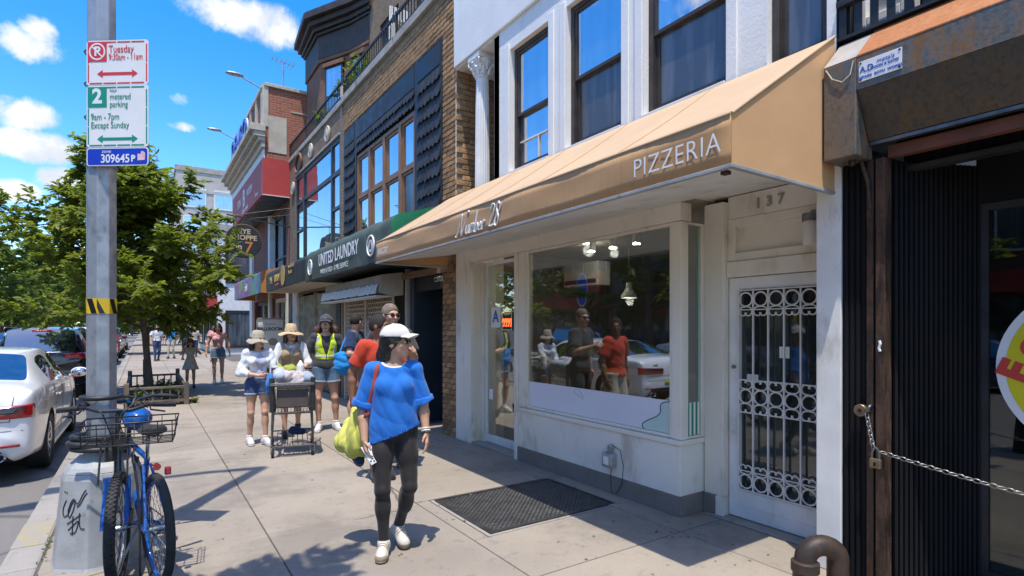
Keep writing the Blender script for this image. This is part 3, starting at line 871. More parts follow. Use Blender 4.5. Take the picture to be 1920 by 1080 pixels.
bars.build('grille_bar', MATS['white_iron'], d_)
ring0 = None
for zc in (.335, 1.035, 1.83):
    for k in range(6):
        yc = 2.752-.065-.130*k
        if yc < 2.0: continue
        if ring0 is None:
            ring0 = MB().torus((0,0,0), .056, .007, (1,0,0), 28, 6).mesh('grille_ring'); ring0.materials.append(MATS['white_iron'])
        rg = link('grille_ring', ring0, None, d_, smooth='all'); rg.location = Vector((GX-.003, yc, zc)) - wpos(wb)
scr0 = MB()
for s_ in (-1, 1):
    pts = []
    for i in range(15):
        t = i/14; a = -PI/2 + t*PI*1.45; r = .043*(1-.42*t)
        pts.append((0, s_*(.063 - .043 + 0 + r*math.cos(a) - .0 + .0) , .043 + r*math.sin(a)))
    scr0.path([(0, s_*.0, .0)] + pts[1:], .006, 6)
scm = scr0.mesh('grille_scroll'); scm.materials.append(MATS['white_iron'])
for zc, fl in ((.395, 1), (.975, -1), (1.095, 1), (1.77, -1)):
    for k in range(6):
        yc = 2.752-.065-.130*k
        if yc < 2.0: continue
        rg = link('grille_scroll', scm, None, d_, smooth='all'); rg.location = Vector((GX-.004, yc, zc)) - wpos(wb); rg.scale = (1, 1, fl)
MB().tube((DX-.02, 2.80, 1.27), (DX+.01, 2.80, 1.27), .016, n=14).build('lock', MATS['brass_lock'], d_)
MB().path([(DX-.01,2.80,.72),(DX-.045,2.80,.74),(DX-.045,2.80,.82),(DX-.01,2.80,.84)], .008, 8).box(DX-.006, DX-.001, 2.785, 2.815, .69, .87).build('pull_handle', MATS['white_iron'], d_)
for a in ((2.34, 2.42, 1.36, 1.45), (2.60, 2.70, 1.15, 1.215)):
    MB().box(DX+.022, DX+.026, *a).build('notice', MATS['paper'], d_)
# ---- inside of the shop
rm = MB()
x0, x1, y0, y1, z0, z1 = 4.0, 10.0, 3.3, 7.0, .02, 2.78
def inward(mb, x0,x1,y0,y1,z0,z1,which):
    q = dict(back=[(x1,y0,z0),(x1,y1,z0),(x1,y1,z1),(x1,y0,z1)], left=[(x0,y1,z0),(x1,y1,z0),(x1,y1,z1),(x0,y1,z1)], right=[(x0,y0,z0),(x0,y0,z1),(x1,y0,z1),(x1,y0,z0)],
             top=[(x0,y0,z1),(x1,y0,z1),(x1,y1,z1),(x0,y1,z1)], floor=[(x0,y0,z0),(x1,y0,z0),(x1,y1,z0),(x0,y1,z0)])
    for w in which: mb.quad(*q[w])
    return mb
inward(inward(MB(), 3.8, 10, 3.0, 7.02, .031, 2.80, ['back','left']), 4.14, 10, 3.0, 7.02, .031, 2.80, ['right']).build('shop_wall', MATS['shop_wall'], wb)
inward(MB(), 3.8, 10, 3.0, 7.02, .031, 2.72, ['top']).build('shop_ceiling', MATS['shop_ceiling'], wb)
inward(MB(), 4.3, 10, 3.2, 7.02, .034, 2.8, ['floor']).build('shop_floor', MATS['shop_floor'], wb)
MB().box(4.24, 4.28, 1.7, 3.15, 0, 2.8).build('hall_wall', MATS['shop_wall'], wb)
MB().box(FX+.10, 4.35, 3.16, 5.30, .5, .60).build('window_shelf', MATS['counter_wood'], wb)

ct = thing('shop_counter', 'wooden counter inside the shop seen through the display window', 'counter', (5.6, 4.6, .03))
MB().box(5.2, 5.9, 3.4, 6.0, .03, .95).build('counter_body', MATS['counter_wood'], ct, bevel=.01)
MB().box(5.15, 5.95, 3.36, 6.04, .95, 1.0).build('counter_top', MATS['counter_wood'], ct, bevel=.008)
cb_ = thing('wall_unit', 'pale air conditioning unit high inside the shop window', 'air conditioner', (5.6, 6.4, 2.3))
MB().box(5.5, 5.75, 5.95, 6.75, 2.22, 2.58).build('unit_case', MATS['lamp_white'], cb_, bevel=.02)
MB().box(5.49, 5.499, 6.0, 6.7, 2.26, 2.32).build('unit_vent', MATS['dark_frame'], cb_)
for yy, lb in ((4.80, 'white ceiling spotlight inside the shop, first from the glass door'), (4.45, 'white ceiling spotlight inside the shop, middle of three'), (4.10, 'white ceiling spotlight inside the shop, nearest the house door')):
    sp = thing('spotlight', lb, 'spotlight', (4.35, yy, 2.72), 0, 'spotlights on the shop ceiling')
    MB().tube((4.35, yy, 2.72), (4.35, yy, 2.58), .012).build('stem', MATS['lamp_white'], sp)
    MB().tube((4.35, yy, 2.60), (4.32, yy-.015, 2.48), .042, .046, 16).build('shade', MATS['lamp_white'], sp, smooth=True)
    MB().tube((4.32, yy-.015, 2.479), (4.32, yy-.015, 2.476), .036, n=14).build('lamp_face', MATS['lamp_glow'], sp)
pd = thing('pendant_lamp', 'grey bell shaped pendant lamp hanging inside the shop window', 'pendant lamp', (5.2, 5.05, 2.72))
MB().tube((5.2, 5.05, 2.72), (5.2, 5.05, 2.2), .007).build('cord', MATS['dark_frame'], pd)
MB().lathe([(.0,2.18),(.035,2.175),(.038,2.11),(.045,2.09),(.095,2.02),(.10,1.98),(.094,1.98),(.036,2.085),(0,2.09)], 28, Matrix.Translation((5.2,5.05,0))).build('shade', MATS['lamp_white'], pd, smooth=True)
rl = one(MB().lathe([(0,2.712),(.07,2.712),(.08,2.719),(0,2.719)], 24, Matrix.Translation((4.9, 5.5, 0))), 'ceiling_light', MATS['lamp_glow'], 'small round lit ceiling light inside the shop', 'ceiling light', (4.9, 5.5, 2.715))
# the shop's own lit lamps, and an added fill light behind them
def lamp(name, loc, w, size=.05):
    l = bpy.data.lights.new(name, 'POINT'); l.energy = w; l.shadow_soft_size = size; l.color = (1, .87, .72)
    o = bpy.data.objects.new(name, l); COL.objects.link(o); o.location = loc
lamp('ceiling_lamp_light', (4.9, 5.5, 2.62), 3, .08); lamp('pendant_light', (5.2, 5.05, 1.93), 1.2, .05); lamp('spot_light', (4.32, 4.43, 2.42), 1.6)
lamp('back_fill_light', (7.5, 4.8, 2.5), 3.5, .1)  # added to brighten the back of the shop, no fixture hangs here
# posters and signs on the glass
ps = one(MB().box(FX+.039, FX+.042, 3.19, 5.288, .68, .965), 'window_poster', MATS['poster_white'], 'long pale blank poster along the bottom of the display window', 'poster', (FX+.06, 4.2, .68))
pb = [(3.19,.68)] + [(3.19+.34*(1-t)**.5*(.75+.25*math.sin(t*7+.5)), .68+.28*t) for t in np.linspace(0,1,14)] + [(3.19,.962)]
MB().prism(pb, FX+.0365, FX+.0385, lambda a,b,h: (h,a,b)).build('mint_shape', MATS['poster_mint'], ps)
MB().path([(FX+.035, a+.003, b) for a, b in pb[1:-1]], .0035, 5).build('drawn_line', MATS['lettering_black'], ps)
MB().path([(FX+.037, 4.42+.05*math.sin(t*5), .955-.09*t) for t in np.linspace(0,1,12)], .0022, 5).path([(FX+.037, 4.36+.03*math.cos(t*4), .955-.1*t) for t in np.linspace(0,1,12)], .0022, 5).build('drawn_line', MATS['lettering_grey'], ps)
sp_ = thing('striped_poster', 'green and white striped poster in the narrow side pane of the shop window', 'poster', (3.95, 3.075, .66))
for k in range(7):
    a = FX+.118 + k*.0269
    MB().box(a, a+.0267, 3.074, 3.077, .672, .955).build('stripe', MATS['stripe_green' if k % 2 == 0 else 'stripe_white'], sp_)
gs = thing('grade_card', 'white card with a blue letter A on the glass door', 'sign', (3.95, 6.25, 1.6))
MB().box(3.948, 3.952, 6.17, 6.39, 1.60, 1.87).build('card', MATS['sign_white'], gs)
text('lettering', 'A', .22, MATS['lettering_blue'], gs, frame_x(3.9465, 6.28, 1.74), .001, bold=.006)
ns = thing('open_sign', 'small black window sign with glowing red tubes on the glass door', 'sign', (3.95, 5.9, 1.55))
MB().box(3.935, 3.952, 5.86, 6.10, 1.56, 1.79).build('sign_case', MATS['dark_frame'], ns, bevel=.004)
rr = MB()
for k in range(4):
    rr.path([(3.931, 6.06-.055*k+.018*math.cos(t), 1.665+.05*math.sin(t)) for t in np.linspace(0, 5.2, 12)], .007, 6)
rr.build('sign_tube', MATS['neon_red'], ns)
MB().box(3.930, 3.934, 5.92, 6.04, 1.76, 1.80).build('sign_tab', MATS['yellow_sticker'], ns)
for bx in (ring_x(3.929, 3.934, 5.865, 6.095, 1.565, 1.785, .010),): bx.build('sign_border', MATS['sign_white'], ns)
pk = one(MB().box(3.945, 3.953, 6.35, 6.44, .62, .76), 'door_sticker', MATS['sign_white'], 'small white sticker low on the glass door', 'sticker', (3.95, 6.4, .62))
# grey outlet box on the stall riser with its loop of wire
ub = thing('outlet_box', 'grey metal outlet box with a loose wire loop under the shop window', 'utility box', (FX, 3.86, .3))
MB().box(FX-.075, FX+.004, 3.80, 3.93, .265, .40).build('case', MATS['galvanised'], ub, bevel=.012)
MB().box(FX-.082, FX-.076, 3.83, 3.90, .29, .37).build('cover', MATS['sign_white'], ub, bevel=.004)
MB().tube((FX-.03,3.865,.40), (FX-.03,3.865,.45), .022).tube((FX-.03,3.865,.45),(FX+.01,3.865,.45),.03).build('conduit', MATS['galvanised'], ub)
MB().path([(FX-.03,3.84,.27),(FX-.035,3.845,.15),(FX-.05,3.82,.03),(FX-.02,3.79,.02),(FX-.015,3.72,.12),(FX-.012,3.70,.3),(FX-.012,3.74,.44),(FX-.012,3.84,.47)], .004, 6).build('wire', MATS['hose_black'], ub, smooth=True)
# porch lamp beside door 137
pl_ = thing('wall_lamp', 'white jar shaped wall lamp under the house number', 'wall lamp', (4.1, 2.12, 2.4))
MB().box(4.06, DX-.004, 2.07, 2.13, 2.36, 2.46).build('bracket', MATS['steel_grey'], pl_, bevel=.006)
MB().lathe([(0,2.20),(.04,2.20),(.052,2.22),(.052,2.36),(.045,2.38),(0,2.38)], 20, Matrix.Translation((4.04,2.12,0))).build('jar', MATS['lamp_white'], pl_, smooth=True)
MB().lathe([(.0,2.375),(.056,2.375),(.056,2.43),(.0,2.43)], 20, Matrix.Translation((4.04,2.12,0))).build('cap', MATS['steel_grey'], pl_, smooth=True)

# ---- pizzeria awning
AX, AZ0, AZ1, AY0, AY1, AT = 2.62, 2.48, 2.745, 1.795, 7.19, 3.475
aw = thing('shop_awning', 'long tan canvas awning lettered PIZZERIA over the cream shop front', 'awning', (3.2, 4.5, 2.48))
XW = FX-.04
# sloped top: gently sagging sheet
def sheet(name, mat, f, nu, nv, par, thick=0, smooth='all'):
    V = [f(i/nu, j/nv) for j in range(nv+1) for i in range(nu+1)]
    F = [(j*(nu+1)+i, j*(nu+1)+i+1, (j+1)*(nu+1)+i+1, (j+1)*(nu+1)+i) for j in range(nv) for i in range(nu)]
    m = MB().add(V, F)
    o = m.build(name, mat, par, smooth=smooth)
    if thick:
        s_ = o.modifiers.new('thick', 'SOLIDIFY'); s_.thickness = thick; s_.offset = 0
    return o
bays = 5
def sag(t): return abs(math.sin(t*PI*bays))*.012
def top(u, v):
    y = AY0+(AY1-AY0)*u; z = AZ1+(AT-AZ1)*v; x = AX+(XW-AX)*v
    return (x, y, z-(sag(u)+.012)*math.sin(PI*v)*1.0)
sheet('canopy', MATS['tan_canvas_top'], top, 60, 8, aw, .006)
def val(u, v):
    return (AX-.004+.006*math.sin(u*PI*bays*2)*math.sin(PI*v), AY0+(AY1-AY0)*u, AZ0+(AZ1+.004-AZ0)*v)
sheet('valance', MATS['tan_valance'], val, 60, 4, aw, .005)
for yy, nm in ((AY0, 'side_panel'), (AY1, 'side_panel')):
    MB().prism([(AX,AZ0),(XW,AZ0),(XW,AT),(AX,AZ1)], yy-.003, yy+.003, lambda a,b,h: (a,h,b)).build(nm, MATS['tan_canvas'], aw)
MB().path([(AX-.002,AY0-.004,AZ1+.004),(XW,AY0-.004,AT+.004)], .009, 8).path([(AX-.004,AY0,AZ1+.004),(AX-.004,AY1,AZ1+.004)], .008, 8).build('piping', MATS['tan_canvas_top'], aw)
for k in range(1, 6):
    yk = AY0+(AY1-AY0)*k/6
    MB().path([tuple(Vector(top(k/6, v))+Vector((-.003,0,.005))) for v in np.linspace(.0, 1, 8)], .0045, 6).build('seam', MATS['tan_canvas_top'], aw)
fr = MB().box(AX-.012, AX+.022, AY0-.01, AY1+.01, AZ0-.022, AZ0-.001).box(AX+.022, XW, AY0-.01, AY0+.02, AZ0-.022, AZ0-.001).box(AX+.022, XW, AY1-.02, AY1+.01, AZ0-.022, AZ0-.001)
fr.build('edge_frame', MATS['pole_base'], aw, bevel=.003)
MB().prism([(AX+.023,AZ0-.006),(XW+.04,2.655),(XW+.04,2.675),(AX+.023,AZ0+.012)], AY0+.021, AY1-.021, lambda a,b,h: (a,h,b)).build('soffit', MATS['white_trim'], aw)
MB().box(AX+.06, AX+.10, AY0+.07, AY0+.11, AZ0-.028, AZ0-.008).build('bracket', MATS['pipe_iron'], aw)
# lettering on the valance
text('lettering', 'PIZZERIA', .165, MATS['lettering_white'], aw, frame_x(AX-.0115, 2.175, 2.607), .0005, sx=.92, bold=-.0016, space=1.06)
text('lettering', 'BAKERY', .115, MATS['lettering_white'], aw, frame_x(AX-.0115, 6.92, 2.60), .0005, sx=.82, space=1.0)
# brush script "Number 28", drawn stroke by stroke (x right, y up, in letter heights)
strokes = [
 [(0,.05),(.08,.0),(.16,.3),(.26,.78),(.34,1.0),(.36,.9),(.38,.5),(.42,.08),(.46,.05),(.56,.45),(.68,.95),(.78,1.08),(.86,1.02)],
 [(.78,.42),(.76,.15),(.80,.03),(.88,.08),(.96,.40)], [(.96,.42),(.95,.1),(1.0,.03),(1.06,.08)],
 [(1.06,.40),(1.07,.02)], [(1.07,.25),(1.13,.40),(1.18,.38),(1.18,.03)], [(1.18,.25),(1.25,.40),(1.30,.38),(1.30,.06),(1.36,.05)],
 [(1.44,.95),(1.42,.5),(1.42,.04),(1.50,.02),(1.58,.14),(1.58,.32),(1.50,.40),(1.43,.30)],
 [(1.64,.20),(1.76,.26),(1.78,.36),(1.72,.41),(1.66,.30),(1.66,.12),(1.72,.03),(1.82,.08)],
 [(1.88,.40),(1.89,.02)], [(1.89,.22),(1.95,.38),(2.03,.40)],
 [(2.34,.82),(2.38,.98),(2.48,1.02),(2.56,.92),(2.53,.70),(2.42,.38),(2.32,.08),(2.36,.10),(2.48,.06),(2.60,.10)],
 [(2.86,.92),(2.80,1.02),(2.72,.96),(2.71,.78),(2.80,.58),(2.88,.38),(2.86,.12),(2.78,.02),(2.70,.12),(2.71,.34),(2.82,.56),(2.92,.78),(2.94,.94)]]
def smooth_pts(P, n=5):
    out = []
    for i in range(len(P)-1):
        p0 = P[max(i-1,0)]; p1 = P[i]; p2 = P[i+1]; p3 = P[min(i+2,len(P)-1)]
        for k in range(n):
            t = k/n
            out.append(tuple(.5*((2*p1[j])+(-p0[j]+p2[j])*t+(2*p0[j]-5*p1[j]+4*p2[j]-p3[j])*t*t+(-p0[j]+3*p1[j]-3*p2[j]+p3[j])*t**3) for j in range(2)))
    out.append(P[-1]); return out
sc = MB(); Hh = .20
for s_ in strokes:
    P = smooth_pts(s_)
    sc.path([(AX-.011, 4.50-(a+.18*b-1.5)*Hh*1.36, 2.505+b*Hh) for a, b in P], [.0075+.003*math.sin(i*.35) for i in range(len(P))], 6)
sc.build('script_lettering', MATS['lettering_white'], aw)
bm_ = one(MB().box(FX-.06, FX-.02, 7.06, 8.9, 2.42, 2.52), 'awning_beam', MATS['old_wood'], 'bare wooden beam on the wall below the far end of the tan awning', 'beam', (FX-.04, 8, 2.42))
cm = thing('security_camera', 'small white security camera under the wooden beam by the brick pier', 'camera', (FX-.06, 7.5, 2.38))
MB().box(FX-.03, FX-.005, 7.44, 7.52, 2.30, 2.38).build('mount', MATS['lamp_white'], cm, bevel=.004)
MB().tube((FX-.03, 7.48, 2.34), (FX-.14, 7.40, 2.31), .034, n=14).build('camera_body', MATS['lamp_white'], cm, smooth=True)
MB().tube((FX-.141, 7.399, 2.31), (FX-.150, 7.393, 2.308), .024, n=14).build('lens', MATS['lens_black'], cm)
# ------------------------------------------------------------------ black front with the rolling shutter housing
kb = thing('corner_shop', 'black ribbed shop front with a deep recessed glass entrance', 'building', (4.0, 0, 0))
BY1 = 1.768
def ribbed_x(X, y0, y1, z0, z1, p=.035, d=.012):
    mb = MB(); y = y0
    mb.quad((X+d,y1,z0),(X+d,y0,z0),(X+d,y0,z1),(X+d,y1,z1))
    while y < y1-.005:
        e = min(y+p*.6, y1); mb.box(X, X+d-.0005, y+.002, e, z0, z1); y += p
    return mb
def ribbed_y(Y, x0, x1, z0, z1, p=.04, d=.022):
    mb = MB(); x = x0
    mb.quad((x0,Y+d,z0),(x1,Y+d,z0),(x1,Y+d,z1),(x0,Y+d,z1))
    while x < x1-.005:
        e = min(x+p*.6, x1); mb.box(x+.002, e, Y, Y+d-.0005, z0, z1); x += p
    return mb
MB().prism([(FX+.02,1.535),(4.44,1.28),(5.3,1.28),(5.3,BY1),(FX+.02,BY1)], 0, 2.62, lambda a,b,h: (a,b,h)).build('wall_core', MATS['black_panel'], kb)
MB().box(FX+.02, 5.6, -3.0, BY1, 3.2, 3.46).build('upper_core', MATS['black_panel'], kb)
o = ribbed_x(FX+.005, 1.625, BY1, 0, 2.64).build('ribbed_panel', MATS['black_panel'], kb); o['kind'] = 'stuff'
rb_ = MB(); pA = Vector((FX+.07, 1.505, 0)); pB = Vector((4.41, 1.25, 0)); e_ = (pB-pA).normalized(); Lr = (pB-pA).length; nr_ = Vector((e_.y, -e_.x, 0))
k = 0
while k*.036 < Lr-.02:
    a = pA+e_*(k*.036+.004); b = pA+e_*(k*.036+.024)
    rb_.prism([(a.x,a.y),(b.x,b.y),((b+nr_*.016).x,(b+nr_*.016).y),((a+nr_*.016).x,(a+nr_*.016).y)], 0, 2.62, lambda p,q,h: (p,q,h)); k += 1
o = rb_.build('ribbed_panel', MATS['black_panel'], kb); o['kind'] = 'stuff'
# recess ceiling in slats, head panel, glass front and far side
sl = MB(); x = FX+.10
while x < 4.36:
    sl.box(x, x+.07, -2.6, 1.50, 2.72, 2.74); x += .10
o = sl.build('ceiling_slat', MATS['black_panel'], kb)
MB().box(FX+.10, 4.45, -2.6, 1.51, 2.76, 2.80).build('ceiling_board', MATS['black_panel'], kb)
o = ribbed_x(FX+.22, -2.6, 1.50, 2.60, 2.76, .06).build('head_panel', MATS['black_panel'], kb)
MB().box(FX+.16, FX+.24, -2.6, 1.50, 2.565, 2.598).build('head_rail', MATS['black_paint'], kb)
MB().box(4.40, 4.43, -2.6, 1.262, 2.385, 2.75).build('glass_head', MATS['black_panel'], kb)
gw = ring_x(4.405, 4.455, -2.6, 1.25, .02, 2.38, .045).build('shop_window', MATS['black_paint'], kb)
MB().box(4.425, 4.433, -2.55, 1.205, .065, 2.335).build('pane', MATS['shade_glass'], gw)
MB().box(FX+.1, 4.40, -2.62, -2.6, 0, 2.75).build('side_wall', MATS['black_panel'], kb)
inward(MB(), 4.47, 9, -2.7, 1.27, .03, 2.9, ['back','left','right','top','floor']).build('inner_room', MATS['dark_room'], kb)
MB().box(FX+.005, 4.44, -3.0, 1.50, -.01, .012).build('floor_sheet', MATS['kerb_stone'], kb)
# yellow round sticker on the glass
yc, zc, rad = .652, 1.358, .518
st_ = thing('round_sticker', 'big round yellow sticker with a white ring and red letters on the dark glass', 'sticker', (4.41, yc, zc))
T = Matrix.Translation((4.420, yc, zc)) @ rot_to((-1,0,0))
MB().lathe([(0,0),(rad,0),(rad,.002),(0,.002)], 64, T).build('white_ring', MATS['sign_white'], st_)
MB().lathe([(0,.0025),(rad-.046,.0025),(rad-.046,.004),(0,.004)], 64, T).build('yellow_disc', MATS['yellow_sticker'], st_)
for ch, a in (('F', 32), ('o', 10)):
    aa = R(180-a+22); rr_ = rad-.142
    m = frame_x(4.4145, yc + rr_*1.1 - (.0 if ch == 'F' else .06), zc + (-.03 if ch == 'F' else .13)) @ Matrix.Rotation(R(68), 4, 'Z')
    text('lettering', ch, .225, MATS['lettering_red'], st_, m, .001, bold=.012)
# rolling shutter housing with its end box
sh = thing('shutter_housing', 'rusty steel rolling shutter housing with a square end box over the black front', 'shutter housing', (3.6, 1.6, 2.64))
SX = 3.54
MB().box(SX, FX, 1.586, 1.776, 2.635, 3.217).build('end_box', MATS['box_steel'], sh, bevel=.006)
MB().prism([(SX,3.219),(FX,3.42),(FX,3.219)], 1.586, 1.776, lambda a,b,h: (a,h,b)).build('end_cap', MATS['stone_grey'], sh)
hs = MB().prism([(SX+.004,3.015),(SX+.004,3.21),(FX+.02,3.43),(FX+.02,2.76),(FX-.06,2.735)], -3.0, 1.583, lambda a,b,h: (a,h,b))
h_ = hs.build('housing', MATS['box_dark'], sh, bevel=.004)
MB().prism([(SX,3.018),(SX,3.213),(SX+.0035,3.213),(SX+.0035,3.018)], -3.0, 1.584, lambda a,b,h: (a,h,b)).build('front_plate', MATS['box_steel'], sh)
MB().prism([(SX-.002,3.214),(FX+.02,3.436),(FX+.02,3.442),(SX-.002,3.222)], -3.0, 1.582, lambda a,b,h: (a,h,b)).build('top_plate', MATS['rust_orange'], sh)
MB().box(FX-.055, FX-.01, -3.0, 1.575, 2.712, 2.732).build('slot_rail', MATS['steel_grey'], sh)
MB().box(FX+.0, FX+.06, -3.0, 1.50, 2.63, 2.70).build('angle_iron', MATS['red_iron'], sh)
MB().path([(SX-.004,1.76,3.2),(SX-.01,1.72,3.13),(SX-.012,1.66,3.09),(SX-.01,1.615,3.12),(SX-.005,1.60,3.2)], .004, 6).build('loose_wire', MATS['stone_cream'], sh, smooth=True)
MB().path([(FX-.05,1.63,2.635),(FX-.03,1.60,2.50),(FX-.02,1.59,2.33)], .012, 8).tube((FX-.1,1.66,2.64),(FX-.1,1.66,2.60),.02).build('bolt_bracket', MATS['post_rust'], sh)
# maker's plate
mp = thing('makers_plate', 'small white metal plate with blue lettering A.D screwed to the shutter housing', 'plate', (SX, 1.45, 3.1))
MB().box(SX-.006, SX-.0005, 1.345, 1.570, 3.055, 3.175).build('plate', MATS['sign_white'], mp, bevel=.002)
text('lettering', 'A.D', .05, MATS['lettering_blue'], mp, frame_x(SX-.0075, 1.526, 3.122), .0005, sx=.9, bold=.001)
text('lettering', 'metals', .036, MATS['lettering_blue'], mp, frame_x(SX-.0075, 1.428, 3.145), .0005, shear=.2)
text('lettering', 'DOORS & GATES', .019, MATS['lettering_blue'], mp, frame_x(SX-.0075, 1.432, 3.115), .0005, bold=.0006)
text('lettering', 'REPAIRS  BOTH  WORKS', .021, MATS['lettering_blue'], mp, frame_x(SX-.0075, 1.457, 3.078), .0005, bold=.0006)
for yy in (1.356, 1.559):
    for zz_ in (3.066, 3.164): MB().tube((SX-.009, yy, zz_), (SX-.006, yy, zz_), .006, n=8).build('screw', MATS['post_rust'], mp)
# guide post with padlocks and chain
gp = thing('guide_post', 'tall rusty steel shutter guide post beside the black ribbed panel', 'post', (FX, 1.56, 0))
MB().box(FX-.02, FX-.004, 1.572, 1.612, 0, 2.63).build('flange', MATS['post_rust'], gp, bevel=.002)
MB().box(FX-.035, FX+.06, 1.505, 1.555, 0, 2.63).build('channel', MATS['post_rust'], gp, bevel=.003)
MB().box(FX-.01, FX+.06, 1.556, 1.571, 0, 2.63).build('slot', MATS['black_panel'], gp)
MB().path([(FX-.037,1.532,1.52),(FX-.039,1.527,1.50),(FX-.039,1.535,1.475),(FX-.039,1.528,1.455)], .008, 6).build('paint_dab', MATS['sign_white'], gp)
def padlock(y, z, lab, X=FX-.05, disc=False):
    p = thing('padlock', lab, 'padlock', (X, y, z), 0, 'padlocks on the rusty post')
    if disc:
        MB().tube((X-.02,y,z),(X+.012,y,z), .038, n=24).build('lock_body', MATS['brass_lock'], p, smooth=True, bevel=.004)
        MB().tube((X-.022,y,z),(X-.02,y,z), .012, n=12).build('keyhole', MATS['lens_black'], p)
        MB().torus((X,y-.05,z+.012), .026, .007, (0,1,.3), 20, 6).build('shackle', MATS['steel_grey'], p, smooth=True)
    else:
        MB().box(X-.015,X+.015,y-.033,y+.033,z-.03,z+.03).build('lock_body', MATS['brass_lock'], p, bevel=.008)
        MB().box(X-.017,X-.0151,y-.006,y+.006,z-.012,z+.008).build('keyhole', MATS['lens_black'], p)
        MB().path([(X,y-.02,z+.03),(X,y-.02,z+.06),(X,y-.012,z+.085),(X,y,z+.095),(X,y+.012,z+.085),(X,y+.02,z+.06),(X,y+.02,z+.03)], .007, 8).build('shackle', MATS['steel_grey'], p, smooth=True)
    return p
padlock(1.635, 1.085, 'round disc padlock at the top of the short hanging chain', FX-.035, True)
padlock(1.545, .775, 'small square brass padlock where the long chain meets the post', FX-.055)
def chain(name, label, a, b, sag_, pitch, r, w):
    c = thing(name, label, 'chain', a); a = Vector(a); b = Vector(b)
    Ln = (b-a).length; n = int(Ln/pitch)
    lk = MB().torus((0,0,0), w, r, (0,0,1), 14, 6, sx=1.75).mesh('chain_link'); lk.materials.append(MATS['chain_steel'])
    def pt(t): p = a.lerp(b, t); p.z -= sag_*4*t*(1-t); return p
    for i in range(n):
        t = (i+.5)/n; d = (pt(min(1, t+.01))-pt(t-.01)).normalized()
        o = link('chain_link', lk, None, c, smooth='all')
        q = d.to_track_quat('X', 'Z').to_matrix().to_4x4() @ Matrix.Rotation(R(20 + 90*(i % 2)), 4, 'X')
        o.rotation_euler = q.to_euler(); o.location = pt(t) - a
    return c
chain('chain', 'long steel chain stretched from the padlock across the black entrance', (FX-.055, 1.52, .85), (FX-.05, -.5, .70), .05, .034, .0034, .0115)
chain('chain', 'short tarnished chain hanging down the rusty post between the two padlocks', (FX-.045, 1.60, 1.07), (FX-.05, 1.56, .86), .0, .026, .0042, .0115)
# balustrade and the white shutter leaf above
bl = thing('balcony_rail', 'black flat bar balcony rail above the rusty shutter housing', 'railing', (FX, 0, 3.45))
MB().box(FX-.03, FX+.03, -2.5, 1.79, 3.66, 3.70).build('handrail', MATS['black_paint'], bl, bevel=.004)
MB().box(FX-.02, FX+.02, -2.5, 1.79, 3.445, 3.465).build('bottom_rail', MATS['black_paint'], bl)
bar_m = MB().box(-.006, .006, -.022, .022, 0, .198).mesh('baluster'); bar_m.materials.append(MATS['black_paint'])
for k in range(26):
    o = link('baluster', bar_m, None, bl); o.location = Vector((FX, 1.76-.092*k, 3.464)) - bl.location
MB().box(4.02, 4.10, -2.5, 1.72, 3.46, 6.0).build('upper_wall', MATS['black_panel'], kb)
uw = ring_x(FX+.06, FX+.16, 1.39, 1.72, 3.50, 5.2, .07).build('balcony_shutter', MATS['white_trim'], kb, bevel=.006, label='white panelled shutter leaf behind the balcony rail')
MB().box(FX+.09, FX+.12, 1.46, 1.65, 3.57, 5.13).build('shutter_panel', MATS['white_trim'], uw)
MB().box(FX+.075, FX+.1, 1.50, 1.61, 3.66, 5.05).build('raised_panel', MATS['white_trim'], uw, bevel=.01)
MB().box(FX+.02, FX+.2, 1.725, 1.795, 3.46, 6.0).build('corner_strip', MATS['black_paint'], kb)
MB().box(FX+.06, FX+.16, .75, 1.15, 3.50, 5.2).build('balcony_shutter', MATS['white_trim'], kb, bevel=.006)
ws = one(MB().prism([(1.36,3.70),(.65,3.70),(.55,3.86),(1.05,3.83),(1.28,3.74)], FX-.06, FX+.05, lambda a,b,h: (h,a,b)), 'white_cloth', MATS['lamp_white'], 'white sheet draped over the black balcony rail', 'cloth', (FX, .9, 3.7))
# iron vent pipe by the pier
vp = thing('vent_pipe', 'thick rusty iron vent pipe bent over beside the house door pier', 'pipe', (3.45, 1.76, 0))
px_, py_ = 3.37, 1.80
pts = [(px_, py_, 0), (px_, py_, .16)] + [(px_+.085-.085*math.cos(t), py_-.055*(1-math.cos(t)), .18+.085*math.sin(t)) for t in np.linspace(0, PI, 14)] + [(px_+.17, py_-.11, .12), (px_+.17, py_-.11, 0)]
MB().path(pts, .062, 20).build('bend', MATS['pipe_iron'], vp, smooth=True)
MB().lathe([(0,.0),(.078,.0),(.078,.05),(.07,.06),(.07,.10),(.08,.11),(.08,.165),(.064,.175),(0,.175)], 24, Matrix.Translation((px_,py_,0))).build('collar', MATS['pipe_iron'], vp, smooth=True)
# ------------------------------------------------------------------ brown brick building with shingle panels
b1 = thing('brick_building', 'brown brick building with black shingle panels and a wood framed upper window', 'building', (3.9, 9.7, 0))
Y0, Y1 = 7.05, 12.40
H1 = 6.62
hol = [(7.47, 12.30, 3.36, 5.985, .12), (7.47, 12.42, -.1, 2.95, .10)]
wl = wall_x(FX+.012, Y0, Y1, -.05, H1, hol).build('brick_wall', MATS['mortar'], b1)
MB().quad((FX+.012,Y0,-.05),(4.62,Y0,-.05),(4.62,Y0,H1),(FX+.012,Y0,H1)).build('side_wall', MATS['mortar'], b1)
